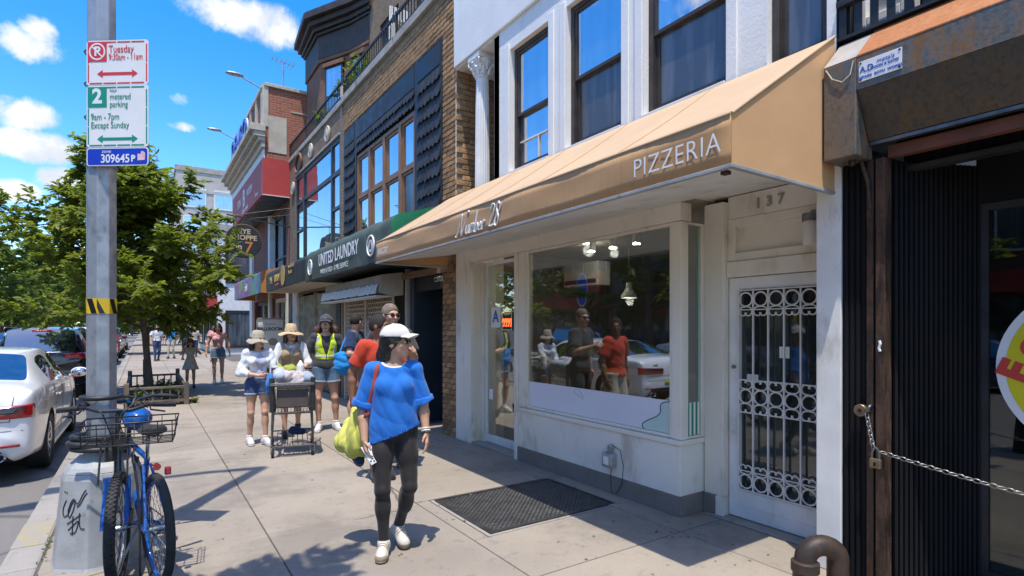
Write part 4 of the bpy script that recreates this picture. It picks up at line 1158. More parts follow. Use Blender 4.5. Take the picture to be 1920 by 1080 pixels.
# bricks, one by one: the nearest and largest are parts of the wall, the rest one mass
bricks = []
bh, bl_, jt = .066, .205, .012
def okx(y, z):
    return not any(h[0]-.02 < y < h[1]+.02 and h[2]-.02 < z < h[3]+.02 for h in hol)
row = 0; z = .0
while z < H1-.07:
    off = 0 if row % 2 == 0 else (bl_+jt)/2
    y = Y0 - off
    while y < Y1:
        a = max(y, Y0+.0); b = min(y+bl_, Y1-.002)
        # clip to the openings
        for h in hol:
            if h[2]-.01 < z+bh/2 < h[3]+.01:
                if a < h[0] < b: b = h[0]-.003
                if a < h[1] < b: a = h[1]+.003
        m = (a+b)/2
        if b-a > .03 and okx(m, z+bh/2): bricks.append(('x', a, b, z))
        y += bl_+jt
    x = FX+.012+ (.10 if row % 2 == 0 else 0)
    while x < 4.58:
        a = x; b = min(x+bl_, 4.60)
        if (z > 3.05 or x < 3.80) and z < 5.33 and b-a > .04: bricks.append(('y', a, b, z))
        x += bl_+jt
    z += bh+jt; row += 1
def bkey(b):
    p = Vector((FX, (b[1]+b[2])/2, b[3])) if b[0] == 'x' else Vector(((b[1]+b[2])/2, Y0, b[3]))
    vis = 1 if b[3] > 2.95 else (1 if b[3] < 2.4 else 9)
    return (p-Vector((0,0,1.6))).length*vis * (1.0 if b[0] == 'x' else 1.15)
bricks.sort(key=bkey)
bm_cache = {}
rest = MB()
def brick_box(mb, kind, a, b, z, pr):
    if kind == 'x': mb.box(FX-pr, FX+.03, a, b, z, z+bh)
    else: mb.box(a, b, Y0-.014-pr*.6, Y0+.02, z, z+bh)
cnt = 0
for kind, a, b, z in bricks:
    pr = random.uniform(-.002, .005)
    if cnt < 300:
        L = round((b-a)*100)/100; L = min(L, b-a+.003)
        key = (kind, round(L, 3), random.randint(0, 2))
        if key not in bm_cache:
            rj = random.uniform(.001, .004)
            q = MB()
            if kind == 'x': q.box(-pr, .03, -L/2, L/2, 0, bh)
            else: q.box(-L/2, L/2, -.014-pr*.6, .02, 0, bh)
            me = q.mesh('brick'); me.materials.append(MATS['brick_brown'])
            bm = bmesh.new(); bm.from_mesh(me)
            for v in bm.verts: v.co += Vector((random.uniform(-.002,.002), random.uniform(-.003,.003), random.uniform(-.003,.003)))
            bmesh.ops.bevel(bm, geom=list(bm.edges), offset=.005, segments=1, affect='EDGES', clamp_overlap=True)
            bm.to_mesh(me); bm.free(); bm_cache[key] = me
        o = link('brick', bm_cache[key], None, wl)
        o.location = (Vector((FX, (a+b)/2, z)) if kind == 'x' else Vector(((a+b)/2, Y0, z))) - wpos(b1)
        cnt += 1
    else:
        brick_box(rest, kind, a, b, z, pr)
o = rest.build('brick_field', MATS['brick_brown'], wl); o['kind'] = 'stuff'
MB().box(4.64, 14, 7.06, Y1+5.4, 2.95, 6.75).build('core', MATS['dark_room'], b1)
# ledge slabs and coping under the balcony
for a, b in ((7.0, 9.35), (9.38, 12.42)):
    MB().box(FX-.05, FX+.5, a, b, 6.63, 6.78).build('ledge_stone', MATS['stone_grey'], b1, bevel=.01)
MB().box(FX-.02, FX+.3, 7.04, 7.10, 6.0, 6.63).build('quoin', MATS['brick_brown'], b1) if False else None
# black trim, shingle panels
def post(y0, y1, z0, z1, x0=FX-.02):
    return MB().box(x0, FX+.08, y0, y1, z0, z1).build('panel_post', MATS['black_paint'], b1, bevel=.004)
post(7.475, 7.51, 3.36, 5.98); post(8.335, 8.46, 3.36, 5.98); post(11.44, 11.56, 3.36, 5.98); post(12.26, 12.297, 3.36, 5.98)
MB().box(FX+.10, FX+.115, 7.50, 12.27, 3.30, 5.98).build('panel_back', MATS['black_paint'], b1)
shp = {}
def shingle(par, w, y, z, top=.34):
    key = (round(w, 3), random.randint(0, 3))
    if key not in shp:
        j = random.uniform(-.03, .03); tip = w*random.uniform(.3, .7)
        q = MB().prism([(-w/2+.003,0+abs(j)),(-w/2+tip,-.05+j),(w/2-.003,.0),(w/2-.003,top),(-w/2+.003,top)], 0, .016, lambda a,b,h: (-h-.045*(1-(b+.05)/(top+.05)), a, b))
        me = q.mesh('shingle'); me.materials.append(MATS['black_shingle']); shp[key] = me
    o = link('shingle', shp[key], None, par); o.location = Vector((FX+.01, y, z)) - wpos(b1)
def panel(y0, y1, z0, z1, rows, n, flat=.42):
    p = MB().box(FX+.008, FX+.019, y0, y1, z0, z1).build('shingle_panel', MATS['black_panel'], b1)
    MB().box(FX-.028, FX+.006, y0+.002, y1-.002, z1-flat, z1-.004).build('flashing', MATS['black_paint'], p, bevel=.004)
    h = (z1-flat-z0)/rows; w = (y1-y0)/n
    for r in range(rows):
        for k in range(n):
            shingle(p, w, y0+(k+.5)*w, z1-flat-(r+1)*h+.05, h+.02)
panel(7.515, 8.332, 3.40, 5.93, 9, 6, .34)
panel(11.565, 12.255, 3.40, 5.93, 9, 5, .34)
panel(8.465, 11.435, 5.22, 5.93, 2, 20, .36)
# wood framed window, four lights
ww = ring_x(FX-.005, FX+.09, 8.465, 11.435, 3.30, 5.21, .07).build('wood_window', MATS['wood_frame'], b1, bevel=.005)
ed = [8.535, 9.12, 9.89, 10.68, 11.365]
for m in ed[1:-1]:
    MB().box(FX-.012, FX+.085, m-.055, m+.055, 3.37, 5.14).build('mullion', MATS['wood_frame'], ww, bevel=.004)
for k in range(4):
    a = ed[k]+(.055 if k else 0); b = ed[k+1]-(.055 if k < 3 else 0)
    for z0, z1, g in ((3.37, 4.28, 'sky_glass' if k else 'dull_glass'), (4.34, 5.14, 'sky_glass')):
        ring_x(FX+.02, FX+.06, a+.002, b-.002, z0+.002, z1-.002, .05).build('sash', MATS['wood_frame'], ww, bevel=.003)
        paneX(FX+.04, a+.05, b-.05, z0+.05, z1-.05).build('pane', MATS[g], ww)
    MB().box(FX+.0, FX+.07, a, b, 4.28, 4.34).build('transom', MATS['wood_frame'], ww)
# ground floor: dark doorway, shutter
MB().box(FX+.08, FX+.1, 7.47, 9.3, 2.2, 3.0).build('fascia', MATS['black_paint'], b1)
MB().box(4.42, 4.46, 7.47, 8.85, 0, 2.6).build('recess_back', MATS['black_paint'], b1)
MB().box(FX+.06, 4.42, 7.475, 7.50, 0, 2.6).build('recess_side', MATS['black_paint'], b1)
dd = ring_x(4.30, 4.40, 7.56, 8.62, 0.02, 2.12, .08).build('entrance_door', MATS['dark_blue_door'], b1, bevel=.004)
for k in range(12):
    MB().box(4.325, 4.345, 7.66+.073*k, 7.672+.073*k, .12, 2.02).build('door_bar', MATS['iron'], dd)
MB().box(4.35, 4.37, 7.64, 8.54, .1, 2.04).build('door_panel', MATS['black_panel'], dd)
MB().box(FX+.05, 4.42, 8.64, 8.80, 0, 2.6).build('door_side', MATS['dark_blue_door'], b1, bevel=.004)
MB().box(FX-.002, 4.42, 8.805, 8.90, 0, 2.6).build('door_side', MATS['stone_grey'], b1, bevel=.004)
MB().box(FX+.02, 4.4, 8.905, 9.42, 0, 2.6).build('shutter_jamb', MATS['black_panel'], b1)
MB().box(FX+.0, FX+.1, 9.425, 9.50, 0, 2.25).build('shutter_guide', MATS['shutter_metal'], b1)
MB().box(FX+.0, FX+.1, 10.90, 10.98, 0, 2.25).build('shutter_guide', MATS['shutter_metal'], b1)
MB().box(FX+.0, FX+.1, 12.30, 12.37, 0, 2.25).build('shutter_guide', MATS['shutter_metal'], b1)
MB().box(FX+.12, FX+.14, 9.4, 12.4, 0, 2.6).build('shutter_back', MATS['black_panel'], b1)
gr = MB(); rows = 24
for r in range(rows):
    z = .1+r*.09
    gr.box(FX+.035, FX+.055, 9.5, 12.3, z-.008, z+.012)
    for k in range(27):
        y = 9.5+.05*(r % 2)+k*.1035
        gr.box(FX+.037, FX+.053, y-.011, y+.011, z+.012, z+.082)
o = gr.build('open_grille', MATS['shutter_metal'], b1); o['kind'] = 'stuff'
bx = thing('shutter_box', 'pale dented roll-up shutter box with a fringed edge under the green awning', 'shutter box', (3.4, 10.6, 2.15))
MB().prism([(3.30,2.20),(3.36,2.50),(FX-.005,2.56),(FX-.005,2.16),(3.5,2.14)], 8.95, 12.38, lambda a,b,h: (a,h,b)).build('case', MATS['shutter_metal'], bx, bevel=.01)
fr_m = MB().prism([(-.05,0),(.05,0),(.05,.16),(-.05,.16)], 0, .008, lambda a,b,h: (-h-.04*(1-b/.16), a, b)).mesh('fringe_tab'); fr_m.materials.append(MATS['lamp_white'])
for k in range(30):
    o = link('fringe_tab', fr_m, None, bx); o.location = Vector((3.29, 9.02+.114*k, 2.17+random.uniform(-.012,.012))) - bx.location
MB().box(3.24, 3.5, 8.95, 12.38, 2.125, 2.142).build('bottom_rail', MATS['lamp_white'], bx)

# laundry awning
def bull_awning(name, lab, y0, y1, z0, zf, zt, X0, mat, side, rad, cat='awning'):
    t = thing(name, lab, cat, (X0+.4, (y0+y1)/2, z0))
    prof = [(X0, z0), (X0, zf-rad)] + [(X0+rad-rad*math.cos(a), zf-rad+rad*math.sin(a)) for a in np.linspace(.2, PI/2, 7)] + [(FX-.06, zt)]
    V = []; n = 30
    for i in range(n+1):
        y = y0+(y1-y0)*i/n
        for a, b in prof: V.append((a+.008*math.sin(i*1.9), y, b+.006*math.sin(i*1.3)*(1 if b > z0+.1 else 0)))
    m = len(prof); F = [(i*m+k, (i+1)*m+k, (i+1)*m+k+1, i*m+k+1) for i in range(n) for k in range(m-1)]
    MB().add(V, F).build('canopy', MATS[mat], t, smooth=True, angle=50)
    for yy in (y0, y1):
        MB().prism(prof+[(FX-.06, z0)], yy-.004, yy+.004, lambda a,b,h: (a,h,b)).build('side_panel', MATS[side], t)
    return t
la = bull_awning('shop_awning', 'dark green rounded awning lettered UNITED LAUNDRY with a bright green end', 7.50, 12.48, 2.60, 3.27, 3.43, 2.95, 'green_canvas', 'green_bright', .22)
MB().box(2.955, 2.975, 7.5, 12.48, 2.585, 2.605).build('edge_frame', MATS['steel_dark'], la)
MB().box(2.98, FX, 7.52, 12.46, 2.62, 2.64).build('soffit', MATS['black_paint'], la)
text('lettering', 'UNITED LAUNDRY', .33, MATS['lettering_white'], la, frame_x(2.939, 10.15, 2.93), .001, sx=.88, bold=.006)
text('lettering', 'WASH & FOLD - 5-MILE SERVICE', .135, MATS['lettering_white'], la, frame_x(2.939, 10.35, 2.70), .001, sx=.92, bold=-.001)
for yc, lb in ((12.05, 0), (8.32, 0)):
    e = MB().torus((2.936, yc, 2.87), .155, .014, (1,0,0), 32, 6); e.build('emblem_ring', MATS['lettering_white'], la)
    MB().tube((2.938,yc,2.87),(2.934,yc,2.87), .10, n=24).build('emblem_disc', MATS['lettering_white'], la)
    text('emblem_mark', '$' if yc > 10 else '&', .17, MATS['green_canvas'], la, frame_x(2.931, yc, 2.87), .001, bold=.004)
text('lettering', 'OPEN', .08, MATS['lettering_white'], la, frame_x(2.939, 7.95, 2.75), .001)
text('lettering', '7 DAYS', .08, MATS['lettering_white'], la, frame_x(2.939, 7.95, 2.66), .001)

# ------------------------------------------------------------------ second brown building
b2 = thing('brick_building', 'brown brick building with a big black framed upper window and a balcony terrace', 'building', (3.9, 15, 0))
wall_x(FX+.002, 12.405, 17.85, -.05, H1, [(12.60, 16.98, 3.3, 5.985, .12), (12.60, 16.9, -.1, 2.55, .2)]).build('wall', MATS['brown_brick_front'], b2)
for a, b in ((12.43, 14.6), (14.63, 17.85)):
    MB().box(FX-.04, FX+.4, a, b, 6.63, 6.76).build('ledge_stone', MATS['stone_grey'], b2, bevel=.01)
MB().box(FX-.02, FX+.02, 12.43, 12.58, 3.0, 6.6).build('pilaster', MATS['grey_brick_front'], b2)
MB().box(FX-.05, FX+.02, 12.6, 17.0, 5.99, 6.05).build('window_head', MATS['stone_grey'], b2, bevel=.006)
bw = ring_x(FX-.002, FX+.1, 12.605, 16.975, 3.3, 5.98, .09).build('big_window', MATS['dark_frame'], b2, bevel=.005)
vs_ = [12.695, 13.33, 16.05, 16.885]
for m in vs_[1:-1]: MB().box(FX-.008, FX+.09, m-.055, m+.055, 3.39, 5.89).build('mullion', MATS['dark_frame'], bw)
for z in (5.20,): MB().box(FX-.004, FX+.08, 12.695, 16.885, z-.05, z+.05).build('transom', MATS['dark_frame'], bw)
MB().box(FX-.004, FX+.08, 12.695, 13.27, 4.35, 4.42).build('transom', MATS['dark_frame'], bw)
MB().box(FX-.004, FX+.08, 16.11, 16.885, 4.35, 4.42).build('transom', MATS['dark_frame'], bw)
for k in range(3):
    for z0, z1 in ((3.39, 5.15), (5.25, 5.89)):
        paneX(FX+.03+.002*k, vs_[k]+.05, vs_[k+1]-.05, z0, z1).build('pane', MATS['big_glass'], bw)
# ornaments on the brick band
for yy, zz_, k in ((17.3, 5.75, 0), (15.2, 6.32, 0), (13.6, 6.3, 1)):
    q = MB().ball((FX-.03, yy, zz_), (.04,.13,.16), 12, 8).torus((FX-.03,yy,zz_), .17, .03, (1,0,0), 20, 6)
    q.build('medallion', MATS['stone_cream'], b2, smooth=True)
MB().torus((FX-.03, 16.6, 6.32), .26, .045, (1,0,0), 24, 6, sx=1.5).build('medallion', MATS['brownstone'], b2, smooth=True)
# ground floor
MB().box(FX+.22, FX+.26, 12.4, 17.9, 0, 2.6).build('inner_wall', MATS['black_panel'], b2)
ss = MB()
for r in range(30): ss.box(FX+.03-(.008 if r % 2 else 0), FX+.06, 13.0, 16.75, .02+r*.082, .02+r*.082+.078)
o = ss.build('roller_shutter', MATS['shutter_old'], b2)
MB().box(FX-.01, FX+.09, 14.86, 14.94, 0, 2.52).build('shutter_guide', MATS['stone_grey'], b2)
MB().box(FX-.01, FX+.12, 12.62, 12.98, 0, 2.5).build('dark_jamb', MATS['black_paint'], b2)
MB().box(FX-.03, FX+.15, 16.78, 17.35, 0, 2.7).build('white_pier', MATS['white_trim'], b2, bevel=.01)
MB().box(FX-.04, FX+.15, 17.36, 17.85, 0, 2.7).build('dark_pier', MATS['black_paint'], b2)
ba = bull_awning('shop_awning', 'black shop awning with gold lettering and a gold oval above a closed shutter', 12.52, 17.1, 2.63, 3.20, 3.45, 2.95, 'black_canvas', 'black_canvas', .14)
MB().box(2.97, FX, 12.54, 17.08, 2.61, 2.628).build('soffit', MATS['stone_cream'], ba)
text('lettering', 'THE', .26, MATS['gold'], ba, frame_x(2.935, 16.35, 2.88), .004, sx=.9, bold=.006)
text('lettering', 'BURNT', .26, MATS['gold'], ba, frame_x(2.935, 15.48, 2.90), .004, sx=.9, bold=.006)
text('lettering', 'EST. BAKERY', .09, MATS['lettering_red'], ba, frame_x(2.935, 15.5, 2.73), .004)
T = Matrix.Translation((2.938, 14.78, 2.92)) @ rot_to((-1,0,0)) @ Matrix.Diagonal((1,1,1,1))
MB().lathe([(0,0),(.26,0),(.26,.006),(0,.006)], 32, T).build('emblem', MATS['gold'], ba)
text('lettering', 'wood fired', .14, MATS['gold'], ba, frame_x(2.935, 13.85, 3.08), .003)
text('lettering', 'breads', .14, MATS['gold'], ba, frame_x(2.935, 13.95, 2.94), .003)

# ------------------------------------------------------------------ balcony railings, terrace, third floor with its bay
def railing(y0, y1, lab, x=FX-.0):
    t = thing('balcony_railing', lab, 'railing', (x, (y0+y1)/2, 6.78), 0, 'iron railings along the terrace')
    MB().box(x-.02, x+.02, y0, y1, 7.15, 7.19).build('top_rail', MATS['iron'], t)
    MB().box(x-.012, x+.012, y0, y1, 6.84, 6.86).build('bottom_rail', MATS['iron'], t)
    bmesh_ = MB().box(-.008, .008, -.008, .008, 6.86, 7.15).mesh('baluster'); bmesh_.materials.append(MATS['iron'])
    for p in bmesh_.vertices: p.co.z -= 6.78
    y = y0+.03
    while y < y1-.02:
        o = link('baluster', bmesh_, None, t); o.location = Vector((x, y, 6.78)) - t.location; y += .125
    for yy in (y0+.015, y1-.015): MB().box(x-.022, x+.022, yy-.022, yy+.022, 6.78, 7.22).build('rail_post', MATS['iron'], t)
    return t
railing(7.1, 9.3, 'black iron balcony railing nearest the white building')
railing(9.4, 12.38, 'black iron balcony railing over the wood framed window')
railing(12.45, 17.8, 'black iron terrace railing over the big black framed window')
for yy in (9.35, 12.42):
    one(MB().box(FX-.05, FX+.12, yy-.06, yy+.06, 6.78, 7.02), 'stone_post', MATS['stone_cream'], 'short stone post between the railings, %s' % ('near the white chair' if yy < 10 else 'beside the terrace plants'), 'post', (FX, yy, 6.78))
up = MB()
X3 = 4.9
MB().box(FX+.1, 14, 7.06, 17.84, 6.70, 6.76).build('terrace_floor', MATS['roof_tar'], b1)
h3 = [(10.25, 11.05, 6.8, 9.3, .15), (12.0, 13.2, 6.8, 9.1, .15)]
wall_x(X3, 6.9, 14.0, 6.76, 11.0, h3).build('third_floor_wall', MATS['brown_brick_front'], b1)
MB().quad((X3,6.9,6.76),(14,6.9,6.76),(14,6.9,11),(X3,6.9,11)).build('third_floor_side', MATS['brown_brick_side'], b1)
for a, b, c, d, e in h3:
    f = ring_x(X3+.05, X3+.13, a+.01, b-.01, c, d-.01, .06).build('terrace_window', MATS['dark_frame'], b1)
    paneX(X3+.08, a+.07, b-.07, c+.06, d-.07).build('pane', MATS['sky_glass'], f)
    MB().box(X3+.04, X3+.1, (a+b)/2-.03, (a+b)/2+.03, c+.06, d-.07).build('mullion', MATS['dark_frame'], f)
MB().box(X3+.2, 14, 7, 17.5, 6.8, 10.9).build('third_floor_core', MATS['dark_room'], b1)
bay = MB(); plan = [(4.9,14.0),(4.66,14.8),(4.14,15.86),(4.14,17.4),(5.2,17.4)]
wp = lambda P_, z0, z1: MB().prism(P_, z0, z1, lambda a,b,h: (a,b,h))
byo = wp(plan, 6.76, 9.0).build('bay_window', MATS['brownstone'], b1, bevel=.02)
def grow(P_, d):
    c = Vector((5.3, 16)); out = []
    for a, b in P_:
        v = Vector((a, b))-c; out.append(tuple(c+v*(1+d/v.length)))
    return out
wp(grow(plan, .06), 9.0, 9.10).build('bay_band', MATS['brownstone'], b1, bevel=.02)
wp(grow(plan, .05), 9.10, 9.75).build('bay_frieze', MATS['dark_cornice'], b1, bevel=.02)
for d, z0, z1 in ((.12,9.75,9.83),(.20,9.83,9.95),(.32,9.95,10.10),(.46,10.10,10.28),(.40,10.28,10.34)):
    wp(grow(plan, d), z0, z1).build('cornice_step', MATS['dark_cornice'], b1, bevel=.015)
# bracket teeth round the cornice
for (a, b), (c, d) in zip(grow(plan, .13)[:-1], grow(plan, .13)[1:]):
    L = math.hypot(c-a, d-b); nn = int(L/.16)
    for k in range(nn):
        t = (k+.5)/nn; cx, cy = a+(c-a)*t, b+(d-b)*t
        if cy > 16.8: continue
        MB().cbox((cx, cy, 9.89), (.07,.07,.12), Matrix.Rotation(math.atan2(d-b, c-a), 3, 'Z')).build('dentil', MATS['dark_cornice'], b1)
# bay windows on the two near faces
for (a, b), (c, d), m0, m1 in ((plan[0], plan[1], .2, .8), (plan[1], plan[2], .2, .78)):
    p = Vector((a,b,0)); q = Vector((c,d,0)); e = (q-p).normalized(); nrm = Vector((-e.y, e.x, 0)); L = (q-p).length
    if nrm.x > 0: nrm = -nrm
    mt = Matrix(((e.x, nrm.x, 0, p.x), (e.y, nrm.y, 0, p.y), (0,0,1,0), (0,0,0,1)))
    f = MB().box(L*m0, L*m1, .01, .05, 7.1, 8.8).xf(mt).build('bay_window_frame', MATS['dark_frame'], b1)
    MB().box(L*m0+.06, L*m1-.06, .05, .056, 7.15, 7.95).xf(mt).build('pane', MATS['sky_glass'], f)
    MB().box(L*m0+.06, L*m1-.06, .05, .056, 8.0, 8.74).xf(mt).build('pane', MATS['sky_glass'], f)
    MB().box(L*m0-.06, L*m1+.06, .0, .10, 8.8, 8.92).xf(mt).build('window_hood', MATS['brownstone'], b1, bevel=.01)
# the white garden chair on the terrace
wc = thing('garden_chair', 'small white slatted chair behind the terrace railing', 'chair', (4.05, 9.7, 6.77))
for dx in (-.2, .2):
    for dy in (-.2, .2): MB().tube((4.05+dx,9.7+dy,6.77),(4.05+dx*.9,9.7+dy*.9,7.2+(.45 if dy > 0 else 0)), .018).build('leg', MATS['white_iron'], wc)
MB().box(3.85, 4.25, 9.5, 9.9, 7.2, 7.23).build('seat', MATS['white_iron'], wc)
for k in range(5): MB().box(3.87+.08*k, 3.92+.08*k, 9.875, 9.895, 7.25, 7.66).build('back_slat', MATS['white_iron'], wc)

# ------------------------------------------------------------------ red brick building
rb = thing('red_brick_building', 'red brick building with a cream cornice, blue roof letters and a red sign box', 'building', (3.5, 21, 0))
RX, RY0, RY1 = 3.05, 17.9, 25.0
MB().box(RX, 14, RY0, RY1, 5.62, 8.86).build('upper_body', MATS['red_brick_front'], rb)
MB().quad((RX,RY0-.006,5.62),(14,RY0-.006,5.62),(14,RY0-.006,8.86),(RX,RY0-.006,8.86)).build('side_wall', MATS['red_brick_side'], rb)
MB().box(RX-.03, 14.05, RY0-.06, RY0+.14, 8.865, 8.97).build('coping', MATS['stone_cream'], rb, bevel=.01)
MB().box(RX-.07, RX+.16, RY0+.145, RY1, 8.865, 8.97).build('coping', MATS['stone_cream'], rb, bevel=.01)
MB().box(RX-.05, RX+.10, RY0-.03, RY0+.45, 7.65, 8.864).build('parapet_pilaster', MATS['stone_cream'], rb, bevel=.01)
MB().box(RX+.10, RX+.62, RY0-.022, RY0-.007, 6.9, 8.0).build('corner_patch', MATS['stone_cream'], rb, bevel=.005)
MB().box(RX+.75, RX+3.3, RY0-.02, RY0-.007, 8.22, 8.27).build('string_course', MATS['stone_cream'], rb)
for k in range(6): MB().box(RX-.05, RX, RY0+1.2+k*1.1, RY0+1.45+k*1.1, 7.75, 8.86).build('parapet_pilaster', MATS['stone_cream'], rb)
for d, z0, z1 in ((.10,7.0,7.18),(.20,7.18,7.30),(.32,7.30,7.45),(.44,7.45,7.60),(.40,7.60,7.66)):
    MB().box(RX-d, RX-.001, RY0-.05-d*.25, RY1, z0, z1).build('cornice_step', MATS['stone_cream'], rb, bevel=.012)
MB().box(RX-.03, RX-.001, RY0-.02, RY1, 6.35, 7.0).build('frieze', MATS['white_trim'], rb, bevel=.01)
text('roof_letters', 'DEUSO', .95, MATS['lettering_blue'], rb, frame_x(RX-.24, 21.5, 8.15), .03, sx=1.15, bold=.012)
text('roof_letters', 'DEUSO', .95, MATS['sign_white'], rb, frame_x(RX-.20, 21.5, 8.15), .02, sx=1.15, bold=.04)
# red sign box
rs = thing('red_sign_box', 'red box sign with white lettering on the red brick building', 'sign', (3.3, 21, 5.6))
MB().box(2.98, RX+.0, 17.87, 24.4, 5.60, 6.68).build('sign_face', MATS['red_sign'], rs)
MB().box(2.98, FX, 17.86, 17.869, 5.60, 6.70).build('side_panel', MATS['red_awning'], rs)
MB().box(2.97, FX, 17.84, 17.86, 5.575, 5.60).build('side_edge', MATS['lamp_white'], rs)
text('lettering', 'SUN', .42, MATS['lettering_white'], rs, frame_x(2.972, 22.6, 6.15), .004)
text('lettering', 'B', .85, MATS['lettering_white'], rs, frame_x(2.972, 21.5, 6.15), .004, bold=.01)
text('lettering', 'ROOM', .36, MATS['lettering_white'], rs, frame_x(2.972, 20.3, 6.2), .004)
text('lettering', 'pilates studio', .25, MATS['lettering_white'], rs, frame_x(2.972, 21.2, 5.75), .004)
text('lettering', 'fitness', .2, MATS['lettering_white'], rs, frame_x(2.972, 18.9, 5.8), .004)
# lower floors
wall_x(FX+.004, 17.9, 25.0, 0, 5.62, [(18.4, 21.0, 3.0, 5.4, .3), (18.1, 20.6, 0, 2.6, .3), (21.3, 24.2, .6, 2.6, .3)]).build('lower_wall', MATS['red_brick_front'], rb)
MB().box(RX, FX+.0, 17.92, 25, 5.56, 5.61).build('overhang', MATS['black_paint'], rb)
f = ring_x(FX+.1, FX+.2, 18.42, 20.98, 3.02, 5.38, .09).build('upper_window', MATS['dark_frame'], rb)
paneX(FX+.15, 18.5, 20.9, 3.1, 5.3).build('pane', MATS['big_glass'], f)
MB().box(FX+.1, FX+.19, 19.3, 19.38, 3.1, 5.3).box(FX+.1, FX+.19, 18.5, 20.9, 3.9, 3.95).build('glazing_bar', MATS['dark_frame'], f)
f = ring_x(FX+.1, FX+.2, 18.12, 20.58, .02, 2.58, .12).build('shop_window', MATS['white_trim'], rb)
paneX(FX+.15, 18.24, 20.46, .14, 2.46).build('pane', MATS['big_glass'], f)
f = ring_x(FX+.1, FX+.2, 21.32, 24.18, .62, 2.58, .12).build('shop_window', MATS['dark_frame'], rb)
paneX(FX+.15, 21.44, 24.06, .74, 2.46).build('pane', MATS['big_glass'], f)
MB().box(FX-.08, FX+.1, 17.92, 18.1, 0, 3.0).box(FX-.08, FX+.1, 20.62, 20.95, 0, 5.5).box(FX-.08, FX+.1, 24.4, 24.98, 0, 5.5).build('pier', MATS['white_trim'], rb)
MB().box(FX+.32, 14, 17.95, 25, 0, 5.55).build('core', MATS['dark_room'], rb)
cw = bull_awning('shop_awning', 'small multicoloured shop awning with an orange end panel', 17.95, 23.7, 2.65, 3.30, 3.5, 2.95, 'green_canvas', 'orange_paint', .05)
m, N = newmat('mixed_print'); v = N.n('ShaderNodeTexCoord').outputs['Object']
cr = N.n('ShaderNodeHueSaturation'); cr.inputs['Color'].default_value = (.30,.12,.28,1); N.put(cr.inputs['Hue'], N.ramp(N.noise(v, .9, 2), .3, .7)); finish(N, cr.outputs[0], .6)
cw.children[0].data.materials[0] = MATS['mixed_print']
text('lettering', 'nails', .35, MATS['lettering_white'], cw, frame_x(2.935, 20.8, 2.95), .004, shear=.3)
# roof aerial and lamp arms
an = thing('roof_aerial', 'thin television aerial standing on the red brick roof', 'aerial', (3.65, 18.3, 8.97))
MB().tube((3.65,18.3,8.86),(3.65,18.3,9.95), .022).build('mast', MATS['galvanised'], an)
q = MB().bar((3.3,18.3,9.95),(4.0,18.3,9.85), .02, .02)
for k in range(6): q.bar((3.34+.12*k,18.05,9.945-.017*k),(3.34+.12*k,18.55,9.945-.017*k), .012, .012)
q.build('aerial_rods', MATS['galvanised'], an)
for x_, y_, z_, lb in ((RX-.05, 18.1, 8.9, 'grey floodlight on an arm at the near roof corner'), (RX-.05, 23.6, 8.9, 'grey floodlight on an arm at the far end of the red roof')):
    fl = thing('floodlight', lb, 'floodlight', (x_, y_, z_), 0, 'floodlights on the red building')
    MB().path([(x_+.1,y_,z_-.1),(x_-.3,y_,z_+.06),(x_-.55,y_,z_+.16)], .022, 8).build('arm', MATS['galvanised'], fl)
    MB().ball((x_-.75, y_, z_+.20), (.26,.11,.055), 14, 8).build('lamp_head', MATS['galvanised'], fl, smooth=True)
# round hanging sign
es = thing('hanging_sign', 'round black hanging sign lettered EYE SHOPPE ON 7 on an iron bar', 'sign', (2.5, 17.75, 4.2))
MB().bar((2.0,17.75,4.86),(3.77,17.75,4.66), .035, .035).path([(2.15,17.75,4.85),(3.77,17.75,5.25)], .008, 5).path([(2.6,17.75,4.80),(3.77,17.75,5.05)], .006, 5).build('bracket_bar', MATS['iron'], es)
MB().bar((2.25,17.75,4.82),(2.25,17.75,4.50), .015, .015).bar((2.65,17.75,4.78),(2.65,17.75,4.50), .015, .015).build('hanger', MATS['iron'], es)
T = Matrix.Translation((2.45, 17.75, 4.13)) @ rot_to((0,-1,0))
MB().lathe([(0,-.03),(.47,-.03),(.47,.03),(0,.03)], 40, T).build('disc', MATS['dark_frame'], es)
MB().torus((2.45,17.75,4.13), .478, .02, (0,1,0), 40, 8).build('rim', MATS['brownstone'], es)
text('lettering', 'EYE', .20, MATS['lettering_tan'], es, frame_y(2.47, 17.713, 4.40), .004, bold=.005)
text('lettering', 'SHOPPE', .20, MATS['lettering_tan'], es, frame_y(2.45, 17.713, 4.22), .004, bold=.005)
text('lettering', 'on', .24, MATS['lettering_tan'], es, frame_y(2.28, 17.713, 3.95), .004, bold=.005)
text('lettering', '7', .46, MATS['lettering_orange'], es, frame_y(2.58, 17.713, 3.93), .004, bold=.008)
# poster board and bin before the red building
pbd = thing('shop_poster', 'tall white poster lettered BALLROOM standing by the red building shop front', 'sign', (3.0, 18.6, 0))
MB().box(2.95, 3.7, 18.58, 18.62, .25, 1.85).build('poster_face', MATS['paper'], pbd)
MB().box(2.93, 2.95, 18.56, 18.64, 0, 1.9).box(3.70, 3.72, 18.56, 18.64, 0, 1.9).box(2.93, 3.72, 18.56, 18.64, 1.851, 1.9).build('poster_frame', MATS['stone_grey'], pbd)
text('lettering', 'BALLROOM', .14, MATS['lettering_black'], pbd, frame_y(3.32, 18.574, 1.55), .002, bold=.004)
text('lettering', 'DANCE', .09, MATS['lettering_grey'], pbd, frame_y(3.32, 18.574, 1.70), .002)
MB().ball((3.4,18.58,1.15), (.14,.01,.12), 10, 6).build('printed_mark', MATS['lettering_grey'], pbd)
bn = thing('litter_bin', 'dark grey square litter bin beside the poster', 'litter bin', (2.55, 15.8, 0))
